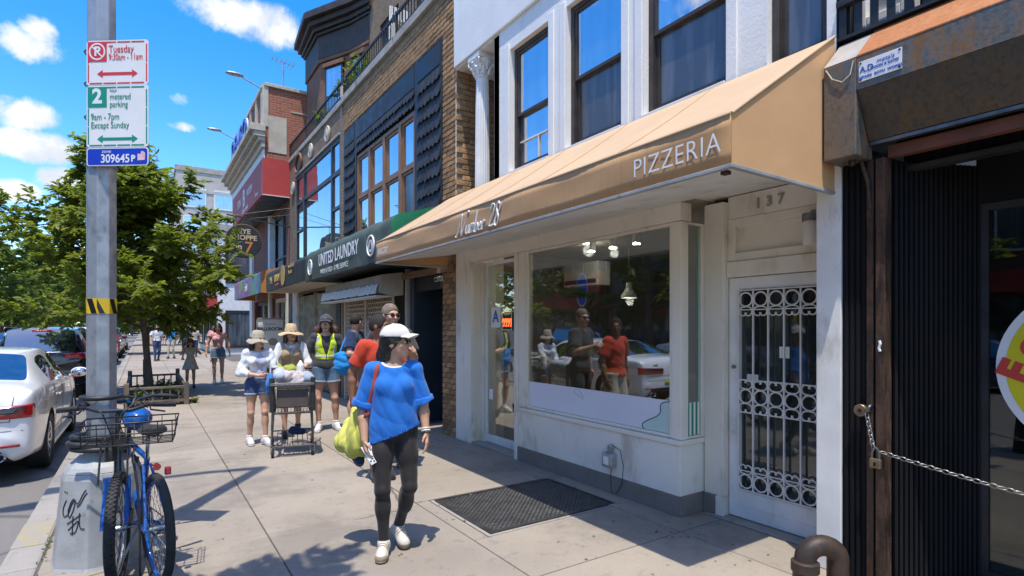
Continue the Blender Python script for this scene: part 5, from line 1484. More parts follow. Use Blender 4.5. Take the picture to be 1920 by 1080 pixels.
MB().box(2.32, 2.78, 15.58, 16.02, .05, .92).build('bin_body', MATS['steel_dark'], bn, bevel=.02)
MB().box(2.28, 2.82, 15.54, 16.06, .92, 1.02).build('bin_lid', MATS['black_paint'], bn, bevel=.02)
for k in range(4): MB().box(2.36+.11*k, 2.42+.11*k, 15.565, 15.582, .12, .80).build('bin_slat', MATS['black_paint'], bn)

# ------------------------------------------------------------------ pale block beyond, more of the street
pb_ = thing('apartment_block', 'tall pale beige block with blue windows beyond the red brick building', 'building', (3.3, 76, 0))
MB().box(3.2, 24, 75, 100, 0, 20.0).build('body', MATS['concrete_beige'], pb_)
MB().box(3.1, 24.1, 74.9, 100, 20.0, 20.6).build('parapet', MATS['stone_grey'], pb_)
MB().box(3.15, 24.05, 74.92, 74.999, 17.6, 17.9).build('string_course', MATS['concrete_beige'], pb_)
for r in range(5):
    for k in range(5):
        f = ring_y(74.93, 75.0, 3.9+k*3.2, 6.3+k*3.2, 2.6+r*3.3, 4.9+r*3.3, .14).build('window', MATS['white_trim'], pb_)
        MB().box(4.04+k*3.2, 6.16+k*3.2, 74.96, 74.98, 2.74+r*3.3, 4.76+r*3.3).build('pane', MATS['sky_glass'], f)
    for k in range(6):
        f = ring_x(3.12, 3.19, 76+k*4, 78.4+k*4, 2.6+r*3.3, 4.9+r*3.3, .14).build('window', MATS['white_trim'], pb_)
        MB().box(3.16, 3.18, 76.14+k*4, 78.26+k*4, 2.74+r*3.3, 4.76+r*3.3).build('pane', MATS['sky_glass'], f)
MB().box(2.9, 3.19, 75.0, 100, 3.0, 3.5).build('shop_band', MATS['red_sign'], pb_)
nb = thing('apartment_block', 'low white fronted shop block past the cross street', 'building', (4, 44, 0))
MB().box(3.6, 14, 36, 58, 0, 7.2).build('body', MATS['white_trim'], nb)
MB().box(3.45, 14, 35.9, 58, 7.2, 7.6).build('parapet', MATS['stone_grey'], nb)
MB().box(2.9, 3.6, 36.2, 46, 2.7, 3.4).build('canopy', MATS['red_sign'], nb)
for r, (z0, z1) in enumerate(((.4, 2.6), (4.2, 6.2))):
    for k in range(5):
        f = ring_x(3.53, 3.6, 36.6+k*4.2, 39.6+k*4.2, z0, z1, .15).build('window', MATS['dark_frame'], nb)
        MB().box(3.56, 3.58, 36.75+k*4.2, 39.45+k*4.2, z0+.15, z1-.15).build('pane', MATS['sky_glass'], f)
    for k in range(3):
        f = ring_y(35.93, 36.0, 4.0+k*3.2, 6.4+k*3.2, z0, z1, .15).build('window', MATS['dark_frame'], nb)
        MB().box(4.15+k*3.2, 6.25+k*3.2, 35.96, 35.98, z0+.15, z1-.15).build('pane', MATS['big_glass'], f)

# ------------------------------------------------------------------ houses on the far side of the street (seen in the glass)
def far_house(y0, y1, h, mat, lab, sign):
    t = thing('row_house', lab, 'building', (-16, (y0+y1)/2, 0), 0, 'houses across the street')
    x = -15.8
    MB().box(-27, x, y0, y1, 0, h).build('body', MATS[mat], t)
    MB().box(-27, x+.35, y0, y1, h, h+.5).build('cornice', MATS['stone_cream'], t)
    n = int((y1-y0)/1.9)
    for r in range(int((h-3.6)/3)):
        for k in range(n):
            yy = y0+.5+k*(y1-y0-.6)/n
            f = MB().box(x, x+.08, yy, yy+1.05, 4.2+r*3, 6.0+r*3).build('window', MATS['white_trim'], t)
            MB().box(x+.08, x+.09, yy+.08, yy+.97, 4.28+r*3, 5.92+r*3).build('pane', MATS['dull_glass'], f)
    MB().box(x, x+.1, y0+.4, y1-.4, .5, 2.6).build('shop_window', MATS['dark_glass'], t)
    MB().box(x, x+1.0, y0+.2, y1-.2, 2.8, 3.5).build('awning', MATS[sign], t)
    return t
spec = [(-14,-4,7,'brown_brick_front','brown brick row house across the street','green_canvas'), (-4,5,6.5,'concrete_beige','beige row house across the street','red_sign'),
        (5,15,7.2,'red_brick_front','red brick row house across the street with a red awning','red_awning'), (15,24,6.6,'grey_brick_front','grey brick row house across the street','black_canvas'),
        (24,33,7,'red_brick_front','red brick row house across the street with an oval sign','red_awning')]
for s_ in spec: h_ = far_house(*s_)
T = Matrix.Translation((-14.75, 25.6, 3.9)) @ rot_to((1,0,0)) @ Matrix.Diagonal((.5,1,1,1))
MB().box(-15.65, -14.78, 24.3, 28.5, 2.9, 5.0).build('sign_band', MATS['red_sign'], h_)
MB().lathe([(0,0),(1.05,0),(1.05,.02),(0,.02)], 32, T).build('oval_rim', MATS['sign_white'], h_)
MB().lathe([(0,.021),(.95,.021),(.95,.03),(0,.03)], 32, T).build('oval_sign', MATS['lettering_blue'], h_)
# ------------------------------------------------------------------ the street light pole with its parking signs
PX, PY = -0.24, 4.80
lp = thing('street_lamp_pole', 'grey galvanised octagonal lamp pole with a wide scratched base casting', 'pole', (PX, PY, 0))
def octo(rz): # rings of an eight sided shaft
    V = []; F = []
    for r, z in rz:
        for k in range(8):
            a = PI/8 + k*PI/4 + R(9); V.append((PX+r*math.cos(a), PY+r*math.sin(a), z))
    for i in range(len(rz)-1):
        for k in range(8): F.append((i*8+k, i*8+(k+1) % 8, (i+1)*8+(k+1) % 8, (i+1)*8+k))
    F.append(tuple((len(rz)-1)*8+k for k in range(8)))
    return MB().add(V, F)
octo([(.091, .55), (.089, 2.7), (.084, 4.6), (.075, 8.0)]).build('shaft', MATS['galvanised'], lp, bevel=.004)
octo([(.292, 0), (.284, .02), (.232, .58), (.218, .62)]).build('base_casting', MATS['pole_base'], lp, bevel=.008)
octo([(.218, .621), (.195, .655), (.135, .71), (.10, .75)]).build('base_cap', MATS['pole_base'], lp, bevel=.006)
MB().path([(PX,PY,8.0),(PX-.6,PY,8.5),(PX-1.8,PY,8.75)], [.08,.06,.05], 10).build('lamp_arm', MATS['galvanised'], lp, smooth=True)
MB().ball((PX-2.1,PY,8.74), (.38,.15,.09), 16, 8).build('lamp_head', MATS['galvanised'], lp, smooth=True)
# hazard tape
tp_ = octo([(.0925, 1.695), (.0922, 1.80)]).build('hazard_tape', MATS['yellow_tape'] if 'yellow_tape' in MATS else M('yellow_tape', (.70,.46,.01), None, 5, .45), lp)
stp = MB()
def on_oct(k, t, z, off):
    """point on side k of the shaft, t from 0 to 1 across it"""
    r = .0926-(z-1.615)*.0015+off
    a0 = PI/8+k*PI/4+R(9); a1 = a0+PI/4
    return Vector((PX+r*(math.cos(a0)*(1-t)+math.cos(a1)*t), PY+r*(math.sin(a0)*(1-t)+math.sin(a1)*t), z))
for k in range(8):
    for ph in (0, 1):
        pts = []
        # slanting band: t shifts with height
        c = [(.0, .0), (.55, .0), (1.0, 1.0), (.45, 1.0)] if k % 2 == 0 else [(.35, .0), (.8, .0), (1.0, .45), (1.0, 1.0)] if ph == 0 else None
        if c is None: continue
        P_ = [on_oct(k, max(0, min(1, 1-t)), 1.697+.101*h, .0014) for t, h in c]
        stp.add(P_, [(0,1,2,3)])
stp.build('black_stripe', MATS['lettering_black'], tp_)
# scratched tag on the base
gf = MB()
def base_pt(k, t, z, off=.003):
    r = .375-(z/.56)*.075+off if z < .56 else .3
    if z > .02: r = .284-(z-.02)/.56*.052+off
    a0 = PI/8+k*PI/4+R(9); a1 = a0+PI/4
    return Vector((PX+r*(math.cos(a0)*(1-t)+math.cos(a1)*t), PY+r*(math.sin(a0)*(1-t)+math.sin(a1)*t), z))
KF = 4
for P_ in ([(.2,.46),(.12,.41),(.16,.36),(.3,.37),(.42,.44),(.52,.46),(.48,.40),(.36,.35),(.30,.40),(.45,.47),(.62,.44),(.78,.50),(.9,.53)],
           [(.6,.42),(.72,.44),(.85,.49),(.95,.51)], [(.3,.31),(.45,.33),(.6,.35),(.75,.37)], [(.35,.27),(.5,.30),(.68,.33),(.6,.26),(.42,.25)], [(.48,.36),(.5,.24)], [(.7,.38),(.74,.29),(.9,.28)], [(.12,.52),(.13,.51)], [(.2,.515),(.21,.505)]):
    gf.path([base_pt(KF, a, b) for a, b in smooth_pts(P_, 4)], .0032, 5)
gf.build('scratched_tag', MATS['graffiti'], lp)
# the signs, one above the other, turned towards the roadway
sg_ax = Vector((.80, -.60, 0)); sg_n = Vector((-.60, -.80, 0))
sg_c = Vector((PX, PY, 0)) + sg_n*.099 + sg_ax*.195; SK = .717
def sframe(cx, z, off=0):
    p = sg_c + sg_ax*cx + sg_n*off
    return Matrix(((sg_ax.x, 0, sg_n.x, p.x), (sg_ax.y, 0, sg_n.y, p.y), (0, 1, 0, z), (0, 0, 0, 1))) @ Matrix.Scale(SK, 4)
def rrect(w, h, r, n=5):
    out = []
    for cx, cy, a0 in ((w/2-r,h/2-r,0), (-w/2+r,h/2-r,PI/2), (-w/2+r,-h/2+r,PI), (w/2-r,-h/2+r,1.5*PI)):
        for k in range(n+1):
            a = a0+PI/2*k/n; out.append((cx+r*math.cos(a), cy+r*math.sin(a)))
    return out
SW = .61
def plate(name, lab, zc, h, face, edge):
    t = thing(name, lab, 'parking sign', (PX, PY, zc), 0, 'parking signs on the lamp pole')
    m = sframe(0, zc)
    f3 = lambda a, b, hh: m @ Vector((a, b, hh))
    MB().prism(rrect(SW, h, .03), -.004, 0, f3).build('sign_plate', MATS['sign_white'], t)
    return t, m
def flat(t, m, name, poly, mat, h0=.0012, h1=.002):
    MB().prism(poly, h0, h1, lambda a,b,hh: m @ Vector((a,b,hh))).build(name, MATS[mat], t)
def rect(x0, x1, y0, y1): return [(x0,y0),(x1,y0),(x1,y1),(x0,y1)]
def border(t, m, w, h, mat, gap=.012):
    """dashed frame line, broken at the screen joints"""
    nseg = 4
    for s_ in (-1, 1):
        y = s_*(h/2-.018)
        for k in range(nseg):
            a = -w/2+.03+(w-.06)*k/nseg; b = -w/2+.03+(w-.06)*(k+1)/nseg-gap
            flat(t, m, 'border', rect(a, b, y-.006, y+.006), mat)
        x = s_*(w/2-.018); ns = max(2, int(h/.16))
        for k in range(ns):
            a = -h/2+.03+(h-.06)*k/ns; b = -h/2+.03+(h-.06)*(k+1)/ns-gap
            flat(t, m, 'border', rect(x-.006, x+.006, a, b), mat)
def arrow(t, m, y, L, mat):
    flat(t, m, 'arrow', [(-L/2,y),(-L/2+.055,y+.038),(-L/2+.055,y+.014),(L/2-.055,y+.014),(L/2-.055,y+.038),(L/2,y),(L/2-.055,y-.038),(L/2-.055,y-.014),(-L/2+.055,y-.014),(-L/2+.055,y-.038)], mat)
def stext(t, m, s_, x, y, size, mat, align='LEFT', sx=.74, bold=.0, sh=0):
    return text('lettering', s_, size, MATS[mat], t, m @ Matrix.Translation((x, y, .003)), .0006, align=align, sx=sx, bold=bold, shear=sh)
KS = 3.85/1032   # metres per pixel at the pole (for laying out the plates)
zA, hA = 3.402, .425
t, m = plate('parking_sign', 'no parking sign, red on white: Tuesday 9:30am to 11am, topmost of the three plates', zA, hA, 0, 0)
border(t, m, SW, hA, 'sign_red')
flat(t, m, 'symbol_panel', rect(-SW/2+.012, -SW/2+.20, hA/2-.20, hA/2-.012), 'sign_red', .002, .003)
cc_ = Matrix.Translation((-SW/2+.106, hA/2-.106, .0035))
q = MB().torus((0,0,0), .074, .0075, (0,0,1), 32, 4); q.v = [(a,b,min(max(c,-.0004),.0012)) for a,b,c in q.v]; q.xf(m @ cc_).build('symbol', MATS['sign_white'], t)
text('symbol', 'P', .12, MATS['sign_white'], t, m @ cc_, .0006, bold=.004)
q = MB().cbox((0,0,.0016), (.15,.013,.001), Matrix.Rotation(R(-45), 3, 'Z')); q.xf(m @ cc_).build('symbol_slash', MATS['sign_white'], t)
stext(t, m, 'Tuesday', -.085, .125, .10, 'sign_red'); stext(t, m, '9:30am - 11am', -.085, .05, .085, 'sign_red', sx=.66)
arrow(t, m, -.105, .40, 'sign_red')
zB, hB = 3.037, .585
t, m = plate('parking_sign', 'two hour metered parking sign, green on white, middle of the three plates', zB, hB, 0, 0)
border(t, m, SW, hB, 'sign_green')
flat(t, m, 'symbol_panel', rect(-SW/2+.012, -SW/2+.20, hB/2-.205, hB/2-.012), 'sign_green', .002, .003)
text('symbol', '2', .19, MATS['sign_white'], t, m @ Matrix.Translation((-SW/2+.106, hB/2-.106, .0035)), .0006, bold=.007)
stext(t, m, 'hour', -.075, .245, .05, 'sign_green'); stext(t, m, 'metered', -.075, .185, .082, 'sign_green'); stext(t, m, 'parking', -.075, .112, .082, 'sign_green')
stext(t, m, '9am - 7pm', -.262, -.005, .088, 'sign_green'); stext(t, m, 'Except Sunday', -.262, -.085, .085, 'sign_green', sx=.76)
arrow(t, m, -.215, .40, 'sign_green')
zC = 2.762
t, m = plate('parking_sign', 'blue zone number plate 309645 with a pink sticker, lowest of the three plates', zC, .172, 0, 0)
flat(t, m, 'blue_field', rrect(SW-.02, .152, .022), 'sign_blue', .001, .0018)
stext(t, m, 'zone', -.155, .05, .048, 'sign_white', sx=1, sh=.2); stext(t, m, '309645', -.165, -.022, .112, 'sign_white', sx=.86, bold=.002); stext(t, m, 'P', .135, -.022, .085, 'sign_white', sx=.95, bold=.003)
flat(t, m, 'pink_sticker', [(.20,-.04),(.272,-.035),(.275,.03),(.25,.05),(.235,.045),(.23,.02),(.20,.025)], 'pink_sticker', .003, .0036)
# straps and the coils wound round the pole
for z_ in (3.50, 3.28, 3.05, 2.72):
    MB().torus((PX,PY,z_), .094, .006, (0,0,1), 24, 4).build('sign_strap', MATS['steel_grey'], lp)
hc = thing('cable_coil', 'thick black cable lock coils wound round the lamp pole above its base', 'cable lock', (PX, PY, .75))
for dz, rr_, dx in ((.0, .225, -.03), (.042, .215, -.02), (-.035, .23, -.01)):
    MB().torus((PX+dx,PY+.0,.80+dz), rr_-.075, .020, (.06,.04,1), 40, 8).build('coil', MATS['hose_black'], hc, smooth='all')
st2 = one(MB().torus((PX,PY,1.115), .112, .017, (0,0,1), 32, 8).path([(PX+.13,PY-.06,1.115),(PX+.2,PY-.12,1.11),(PX+.17,PY-.2,1.05)], .010, 6), 'cable_lock', MATS['hose_black'], 'slim black cable lock looped round the lamp pole at handlebar height', 'cable lock', (PX, PY, 1.1), smooth='all')

# ------------------------------------------------------------------ bicycles
def bicycle(name, label, loc, rz, style):
    """local: x is forward, wheels on z = 0"""
    b = thing(name, label, 'bicycle', loc, rz, 'bicycles leaning at the lamp pole')
    WR, TR, WB = .345, .026 if style else .030, 1.04
    fr_mat = MATS['bike_blue']
    def wheel(x, steer=0):
        g = MB().torus((0,0,0), WR-TR, TR, (0,1,0), 48, 10)
        if not style:
            for k in range(72):
                a = 2*PI*k/72
                for dy in (-.016, 0, .016):
                    r_ = WR-.002-(abs(dy)*.25)
                    aa = a + (.04 if dy == 0 else 0)
                    g.cbox((r_*math.cos(aa), dy, r_*math.sin(aa)), (.012,.011,.012), Matrix.Rotation(-aa, 3, 'Y'))
        mt = Matrix.Translation((x,0,WR)) @ Matrix.Rotation(steer, 4, 'Z')
        g.xf(mt); tyre = g.build('wheel', MATS['rubber'], b, smooth=True, local=True)
        rim = MB().torus((0,0,0), WR-2*TR-.008, .013, (0,1,0), 48, 8).xf(mt).build('rim', MATS['bike_blue' if style else 'alloy'], tyre, smooth='all', local=True)
        sp = MB()
        for k in range(32):
            a = 2*PI*k/32; s_ = 1 if k % 2 else -1; a2 = a+ (.5 if (k//2) % 2 else -.5)
            sp.tube((.022*math.cos(a2), s_*.03, .022*math.sin(a2)), ((WR-2*TR-.01)*math.cos(a), 0, (WR-2*TR-.01)*math.sin(a)), .0014, n=4, cap=False)
        sp.xf(mt).build('spokes', MATS['chrome'], tyre, local=True)
        MB().tube((0,-.045,0),(0,.045,0), .02, n=12).tube((0,-.075,0),(0,.075,0), .007, n=8).xf(mt).build('hub', MATS['steel_grey'], tyre, local=True)
        return tyre
    steer = R(14) if style else R(-8)
    wheel(0); wheel(WB, steer)
    bbk = Vector((.43,0,.29)); seat_t = Vector((.27,0,.74)); head_t = Vector((.84,0,.80)); head_b = Vector((.88,0,.64)); rear = Vector((0,0,WR)); fr_a = Vector((WB,0,WR))
    f = MB()
    f.tube(bbk, seat_t, .017).tube(seat_t, head_t-Vector((0,0,.03)), .018).tube(bbk, head_b, .021).tube(head_t, head_b, .022)
    for s_ in (-1, 1):
        f.tube(rear+Vector((0,s_*.065,0)), bbk+Vector((0,s_*.03,0)), .010, .012).tube(rear+Vector((0,s_*.065,0)), seat_t+Vector((0,s_*.02,-.04)), .009)
    f.build('frame', fr_mat if style else MATS['bike_black'], b, smooth=True, local=True)
    k = MB(); cr = Matrix.Translation(head_b) @ Matrix.Rotation(steer, 4, 'Z') @ Matrix.Translation(-head_b)
    for s_ in (-1, 1):
        k.path([head_b+Vector((.01,s_*.055,-.02)), head_b+Vector((.05,s_*.06,-.14)), fr_a+Vector((0,s_*.062,0))], [.017,.016,.011], 10)
    k.bar(head_b+Vector((.01,-.075,-.02)), head_b+Vector((.01,.075,-.02)), .035, .03)
    k.xf(cr).build('fork', fr_mat, b, smooth=True, local=True)
    MB().tube(seat_t, seat_t+Vector((-.05,0,.17)), .013).build('seat_post', MATS['chrome'], b, smooth=True, local=True)
    sd = seat_t+Vector((-.06,0,.19))
    S_ = MB(); V = []; F = []; nn = 12
    for i, (x, w, h) in enumerate(((-.13,.02,.0),(-.12,.075,.01),(-.07,.085,.018),(0,.06,.012),(.07,.032,.006),(.13,.022,.0),(.14,.004,-.01))):
        for q_ in range(nn):
            a = 2*PI*q_/nn; V.append((sd.x+x, sd.y+w*math.cos(a), sd.z+h+.028*math.sin(a)*(1 if math.sin(a) > 0 else .9)))
    for i in range(6):
        for q_ in range(nn): F.append((i*nn+q_, i*nn+(q_+1) % nn, (i+1)*nn+(q_+1) % nn, (i+1)*nn+q_))
    F += [tuple(range(nn)), tuple(6*nn+q_ for q_ in range(nn))]
    S_.add(V, F).build('saddle', MATS['sack_blue' if style else 'rubber'], b, smooth=True, local=True)
    hb = head_t+Vector((-.03,0,.24)); rt = Matrix.Translation(hb) @ Matrix.Rotation(steer, 4, 'Z')
    MB().tube(head_t, hb, .016).tube((0,0,0),(.07,0,.02),.018).build('stem', MATS['bike_black'], b, local=True) if False else MB().tube(head_t, hb, .016).tube(hb, hb+Vector((.07,0,.02)), .016).build('stem', MATS['bike_black'], b, local=True)
    W_ = .31
    MB().path([(-.03,-W_,.03),(.03,-W_*.55,.045),(.07,-.08,.02),(.07,.08,.02),(.03,W_*.55,.045),(-.03,W_,.03)], .0125, 10).xf(rt).build('handlebar', MATS['bike_black'], b, smooth=True, local=True)
    for s_ in (-1, 1):
        MB().tube((-.045,s_*(W_+.01),.028),(.02,s_*(W_-.11),.045), .017, n=12).xf(rt).build('grip', MATS['rubber'], b, smooth=True, local=True)
        MB().path([(.03,s_*.18,.04),(.09,s_*.19,.02),(.07,s_*.27,.0)], .006, 6).xf(rt).build('brake_lever', MATS['bike_black'], b, smooth=True, local=True)
        MB().path([(.06,s_*.17,.03),(.17,s_*.13,.10),(.20,s_*.05,.02),(.12,s_*.02,-.12),(.06,0,-.28)], .004, 6).xf(rt).build('cable', MATS['hose_black'], b, smooth=True, local=True)
    c_ = MB().torus(bbk, .085, .006, (0,1,0), 32, 6).tube(bbk+Vector((0,-.06,0)), bbk+Vector((0,.06,0)), .02)
    c_.v = [(a, q_-.0 if abs(q_) > .03 else q_-.045, z_) for a, q_, z_ in c_.v]
    c_.build('chainring', MATS['steel_grey'], b, smooth=True, local=True)
    MB().bar(bbk+Vector((0,-.062,0)), bbk+Vector((.10,-.07,-.13)), .018, .012).bar(bbk+Vector((0,.062,0)), bbk+Vector((-.10,.07,.13)), .018, .012).build('crank', MATS['alloy'], b, local=True)
    for s_, e in ((-1, Vector((.10,-.12,-.13))), (1, Vector((-.10,.12,.13)))):
        MB().cbox(bbk+e, (.09,.085,.02)).build('pedal', MATS['rubber'], b, local=True, bevel=.004)
    MB().path([bbk+Vector((0,-.048,.085)), Vector((.0,-.05,WR+.045))], .005, 4).path([bbk+Vector((0,-.048,-.085)), Vector((.0,-.05,WR-.045))], .005, 4).build('chain', MATS['steel_grey'], b, local=True)
    return b, cr, rt, hb
# one faces the camera, its wire basket in front
bkA, crA, rtA, hbA = bicycle('bicycle', 'blue mountain bicycle facing the camera with a black wire basket, knobbly front tyre', (-.165, 5.26, 0), R(-88), 0)
bs = MB()
x0, x1, hw, z0, z1 = .10, .36, .23, -.155, -.02
def loop(z, g=0): return [(x0-g,-hw-g,z),(x1+g,-hw-g,z),(x1+g,hw+g,z),(x0-g,hw+g,z)]
bs.path(loop(z1,.02), .0055, 6, closed=True); bs.path(loop((z0+z1)/2,.012), .004, 6, closed=True); bs.path(loop(z0), .0045, 6, closed=True)
for k in range(7):
    y = -hw+2*hw*k/6; bs.path([(x0-.02,y,z1),(x0,y,z0),(x1,y,z0),(x1+.02,y,z1)], .0032, 5)
for k in range(1, 5):
    x = x0+(x1-x0)*k/5; bs.path([(x,-hw-.02,z1),(x,-hw,z0),(x,hw,z0),(x,hw+.02,z1)], .0032, 5)
bs.xf(rtA @ Matrix.Translation((0,.10,0))).build('wire_basket', MATS['wire_black'], bkA, smooth='all', local=True)
MB().path([(.12,-.07,-.17),(.20,-.075,-.42)], .006, 6).path([(.12,.07,-.17),(.20,.075,-.42)], .006, 6).xf(rtA).build('basket_stay', MATS['wire_black'], bkA, local=True)
MB().lathe([(0,0),(.034,0),(.036,.05),(.025,.12),(0,.125)], 16, rtA @ Matrix.Translation((.06,-.03,-.30)) ).build('bottle', MATS['bike_black'], bkA, smooth=True, local=True)
bg = thing('helmet', 'bright blue bicycle helmet hung behind the wire basket', 'helmet', (-.03, 4.66, .9))
MB().ball((-.03, 4.66, .96), (.09,.13,.08), 16, 10).build('helmet_shell', MATS['bike_blue'], bg, smooth=True)
# the other turns its rear wheel to the camera
bkB, crB, rtB, hbB = bicycle('bicycle', 'blue bicycle with black saddle turned away from the camera, rear wheel nearest', (.075, 4.08, 0), R(101), 1)
for c in bkB.children:
    if c.name.startswith('saddle'): c.data.materials[0] = MATS['rubber']
MB().tube((-.02,0,.83),(-.045,0,.83), .022, n=16).xf(Matrix.Translation((.05,0,-.10))).build('rear_lamp', MATS['tail_red'], bkB, smooth=True, local=True)
MB().cbox((-.01,-.055,.70), (.03,.035,.05)).build('reflector', MATS['tail_red'], bkB, local=True, bevel=.008)
MB().path([(-.0,.09,.02),(-.02,.095,.35),(.02,.10,.62),(.10,.11,.80),(.16,.09,.84)], .007, 6).build('rack_stay', MATS['wire_black'], bkB, smooth=True, local=True)
MB().path([(.36,.03,.28),(.28,.17,.02)], .009, 6).build('kickstand', MATS['steel_grey'], bkB, local=True)

# ------------------------------------------------------------------ tree pit with its guard
PX0, PX1, PYa, PYb = -.27, .76, 13.35, 16.95
pit = one(MB().box(PX0+.02, PX1-.02, PYa+.03, PYb-.03, .0, .05), 'tree_pit', MATS['soil'], 'square bed of soil round the foot of the street tree', 'tree pit', (.25, 15.1, 0), bevel=.02)
tg = thing('tree_guard', 'low weathered wooden picket guard round the street tree', 'tree guard', (.25, 15.1, 0))
def rail(p, q):
    p = Vector(p); q = Vector(q)
    MB().bar(p+Vector((0,0,.37)), q+Vector((0,0,.37)), .06, .05).build('rail', MATS['grey_wood'], tg, bevel=.006)
    MB().bar(p+Vector((0,0,.10)), q+Vector((0,0,.10)), .035, .03).build('rail', MATS['grey_wood'], tg)
    L = (q-p).length; n = int(L/.14)
    for k in range(1, n):
        a = p.lerp(q, k/n); z1 = .36
        MB().bar(a+Vector((0,0,.04)), a+Vector((0,0,z1)), .03, .03).build('picket', MATS['grey_wood'], tg)
cs = [(PX0,PYa,0),(PX1,PYa,0),(PX1,PYb,0),(PX0,PYb,0)]
for a, b in ((0,1),(1,2),(2,3),(3,0)): rail(cs[a], cs[b])
for (x, y, z), h in zip(cs, (.48, .46, .52, .50)):
    MB().box(x-.045, x+.045, y-.045, y+.045, -.05, h).build('post', MATS['grey_wood'], tg, bevel=.008)
MB().box(.0, .06, PYb-.02, PYb+.04, .3, .78).build('post', MATS['grey_wood'], tg, bevel=.01)

# ------------------------------------------------------------------ leaves
LEAF = np.array([(0,-.0,0),(.30,.17,.03),(.62,.15,.04),(1,0,-.06),(.62,-.15,.04),(.30,-.17,.03),(.5,0,-.02)])
LEAFF = np.array([(0,1,6),(1,2,6),(2,3,6),(3,4,6),(4,5,6),(5,0,6)])
def leaves_mesh(name, P, D, U, S, mat):
    """leaf blades at points P along unit directions D with normals near U and lengths S"""
    P, D, U, S = map(np.asarray, (P, D, U, S))
    D = D/np.linalg.norm(D, axis=1, keepdims=True)
    Sd = np.cross(D, U); Sd /= np.linalg.norm(Sd, axis=1, keepdims=True)+1e-9
    Nn = np.cross(Sd, D)
    V = P[:,None,:] + S[:,None,None]*(LEAF[None,:,0,None]*D[:,None,:] + LEAF[None,:,1,None]*Sd[:,None,:]*1.15 + LEAF[None,:,2,None]*Nn[:,None,:])
    n = len(P); k = len(LEAF)
    F = (np.arange(n)[:,None,None]*k + LEAFF[None]).reshape(-1,3)
    me = fastmesh(name, V.reshape(-1,3), F); me.materials.append(mat)
    return me
def grow_tree(seed, H, r0, crown0, spread, nl, twigs, per, leaf, mat, up=(.5,1.1), droop=.35, top_taper=.8, lean_=(0,0)):
    """returns trunk mesh builder (with limbs) and leaf mesh; local coordinates, foot at the origin"""
    rg = np.random.default_rng(seed); tr = MB()
    lean = rg.normal(0, .03, 2)+np.array(lean_)
    def axis(t): return Vector((lean[0]*t*H+.05*math.sin(t*5), lean[1]*t*H+.05*math.cos(t*4)-.05, t*H))
    zs = np.linspace(0, .93, 9)
    tr.path([axis(t) for t in zs], [r0*(1.25 if t == 0 else 1)*(1-t)**.8+.012 for t in zs], 10)
    P, D, U, S = [], [], [], []
    for i in range(nl):
        t = crown0+(0.97-crown0)*((i+.5)/nl)
        a = i*2.39996+rg.normal(0,.25)
        q = (t-crown0)/(1-crown0)
        L = spread*(.55+.6*math.sin(PI*min(1, q*.8+.22)))*(1-q*top_taper*.62)*rg.uniform(.78,1.22)
        el_ = rg.uniform(*up)*(.55+.75*q)
        d = Vector((math.cos(a)*math.cos(el_), math.sin(a)*math.cos(el_), math.sin(el_)))
        p0 = axis(t*.93); pts = [p0]; n = 9; dd = d.copy()
        for k in range(n):
            dd = (dd + Vector((rg.normal(0,.07), rg.normal(0,.07), -.02+rg.normal(0,.05)+(.03 if k > 4 else 0)))).normalized()
            pts.append(pts[-1]+dd*(L/n))
        r1 = max(.008, r0*.42*(1-t)+.008)
        tr.path(pts, [r1*(1-k/n*.8) for k in range(n+1)], 6)
        for k in range(twigs):
            s_ = .18+.82*(k+rg.uniform(0,1))/twigs; j = min(n-1, int(s_*n)); f = s_*n-j
            p = pts[j].lerp(pts[j+1], f); ax = (pts[j+1]-pts[j]).normalized()
            side = Vector(rg.normal(0,1,3)); side = (side-ax*side.dot(ax)).normalized(); side.z = side.z+.1
            td = (ax*rg.uniform(.35,.9)+side).normalized(); tl = rg.uniform(.28,.62)*(spread/2.4)**.5*(1.1-.3*s_)
            cur = p.copy(); m = per
            tp = [p.copy()]
            for e in range(m):
                td = (td+Vector((rg.normal(0,.05), rg.normal(0,.05), -droop*.9/m+rg.normal(0,.03)))).normalized()
                cur = cur+td*(tl/m)
                if e % 4 == 3 or e == m-1: tp.append(cur.copy())
                sd = td.cross(Vector((0,0,1)))
                if sd.length < .1: sd = Vector((1,0,0))
                sd.normalize(); s2 = 1 if e % 2 else -1
                ld = td*.55+sd*s2*rg.uniform(.6,1.0)+Vector((0,0,rg.uniform(-.8,.35)*.75))
                P.append(cur); D.append(ld); U.append(Vector((rg.normal(0,.6), rg.normal(0,.6), 1))); S.append(leaf*rg.uniform(.55,1.25))
            tr.path(tp, [.0045]*len(tp), 3, cap=False)
    return tr, leaves_mesh('crown', [tuple(v) for v in P], [tuple(v) for v in D], [tuple(v) for v in U], S, mat)
def place_tree(tr, me, name, label, loc, group=None, rz=0, trunk_mat='bark'):
    t = thing(name, label, 'tree', loc, rz, group)
    tr.build('trunk', MATS[trunk_mat], t, smooth=True, local=True, angle=60)
    c = link('crown', me, None, t)
    return t
tr, me = grow_tree(11, 5.75, .072, .27, 2.3, 58, 36, 28, .14, MATS['leaf_elm'], up=(.3,1.15), droop=.18, lean_=(-.105,0))
place_tree(tr, me, 'street_tree', 'young street tree with feathery layered leaves in the wooden guard', (.14, 15.5, .03))
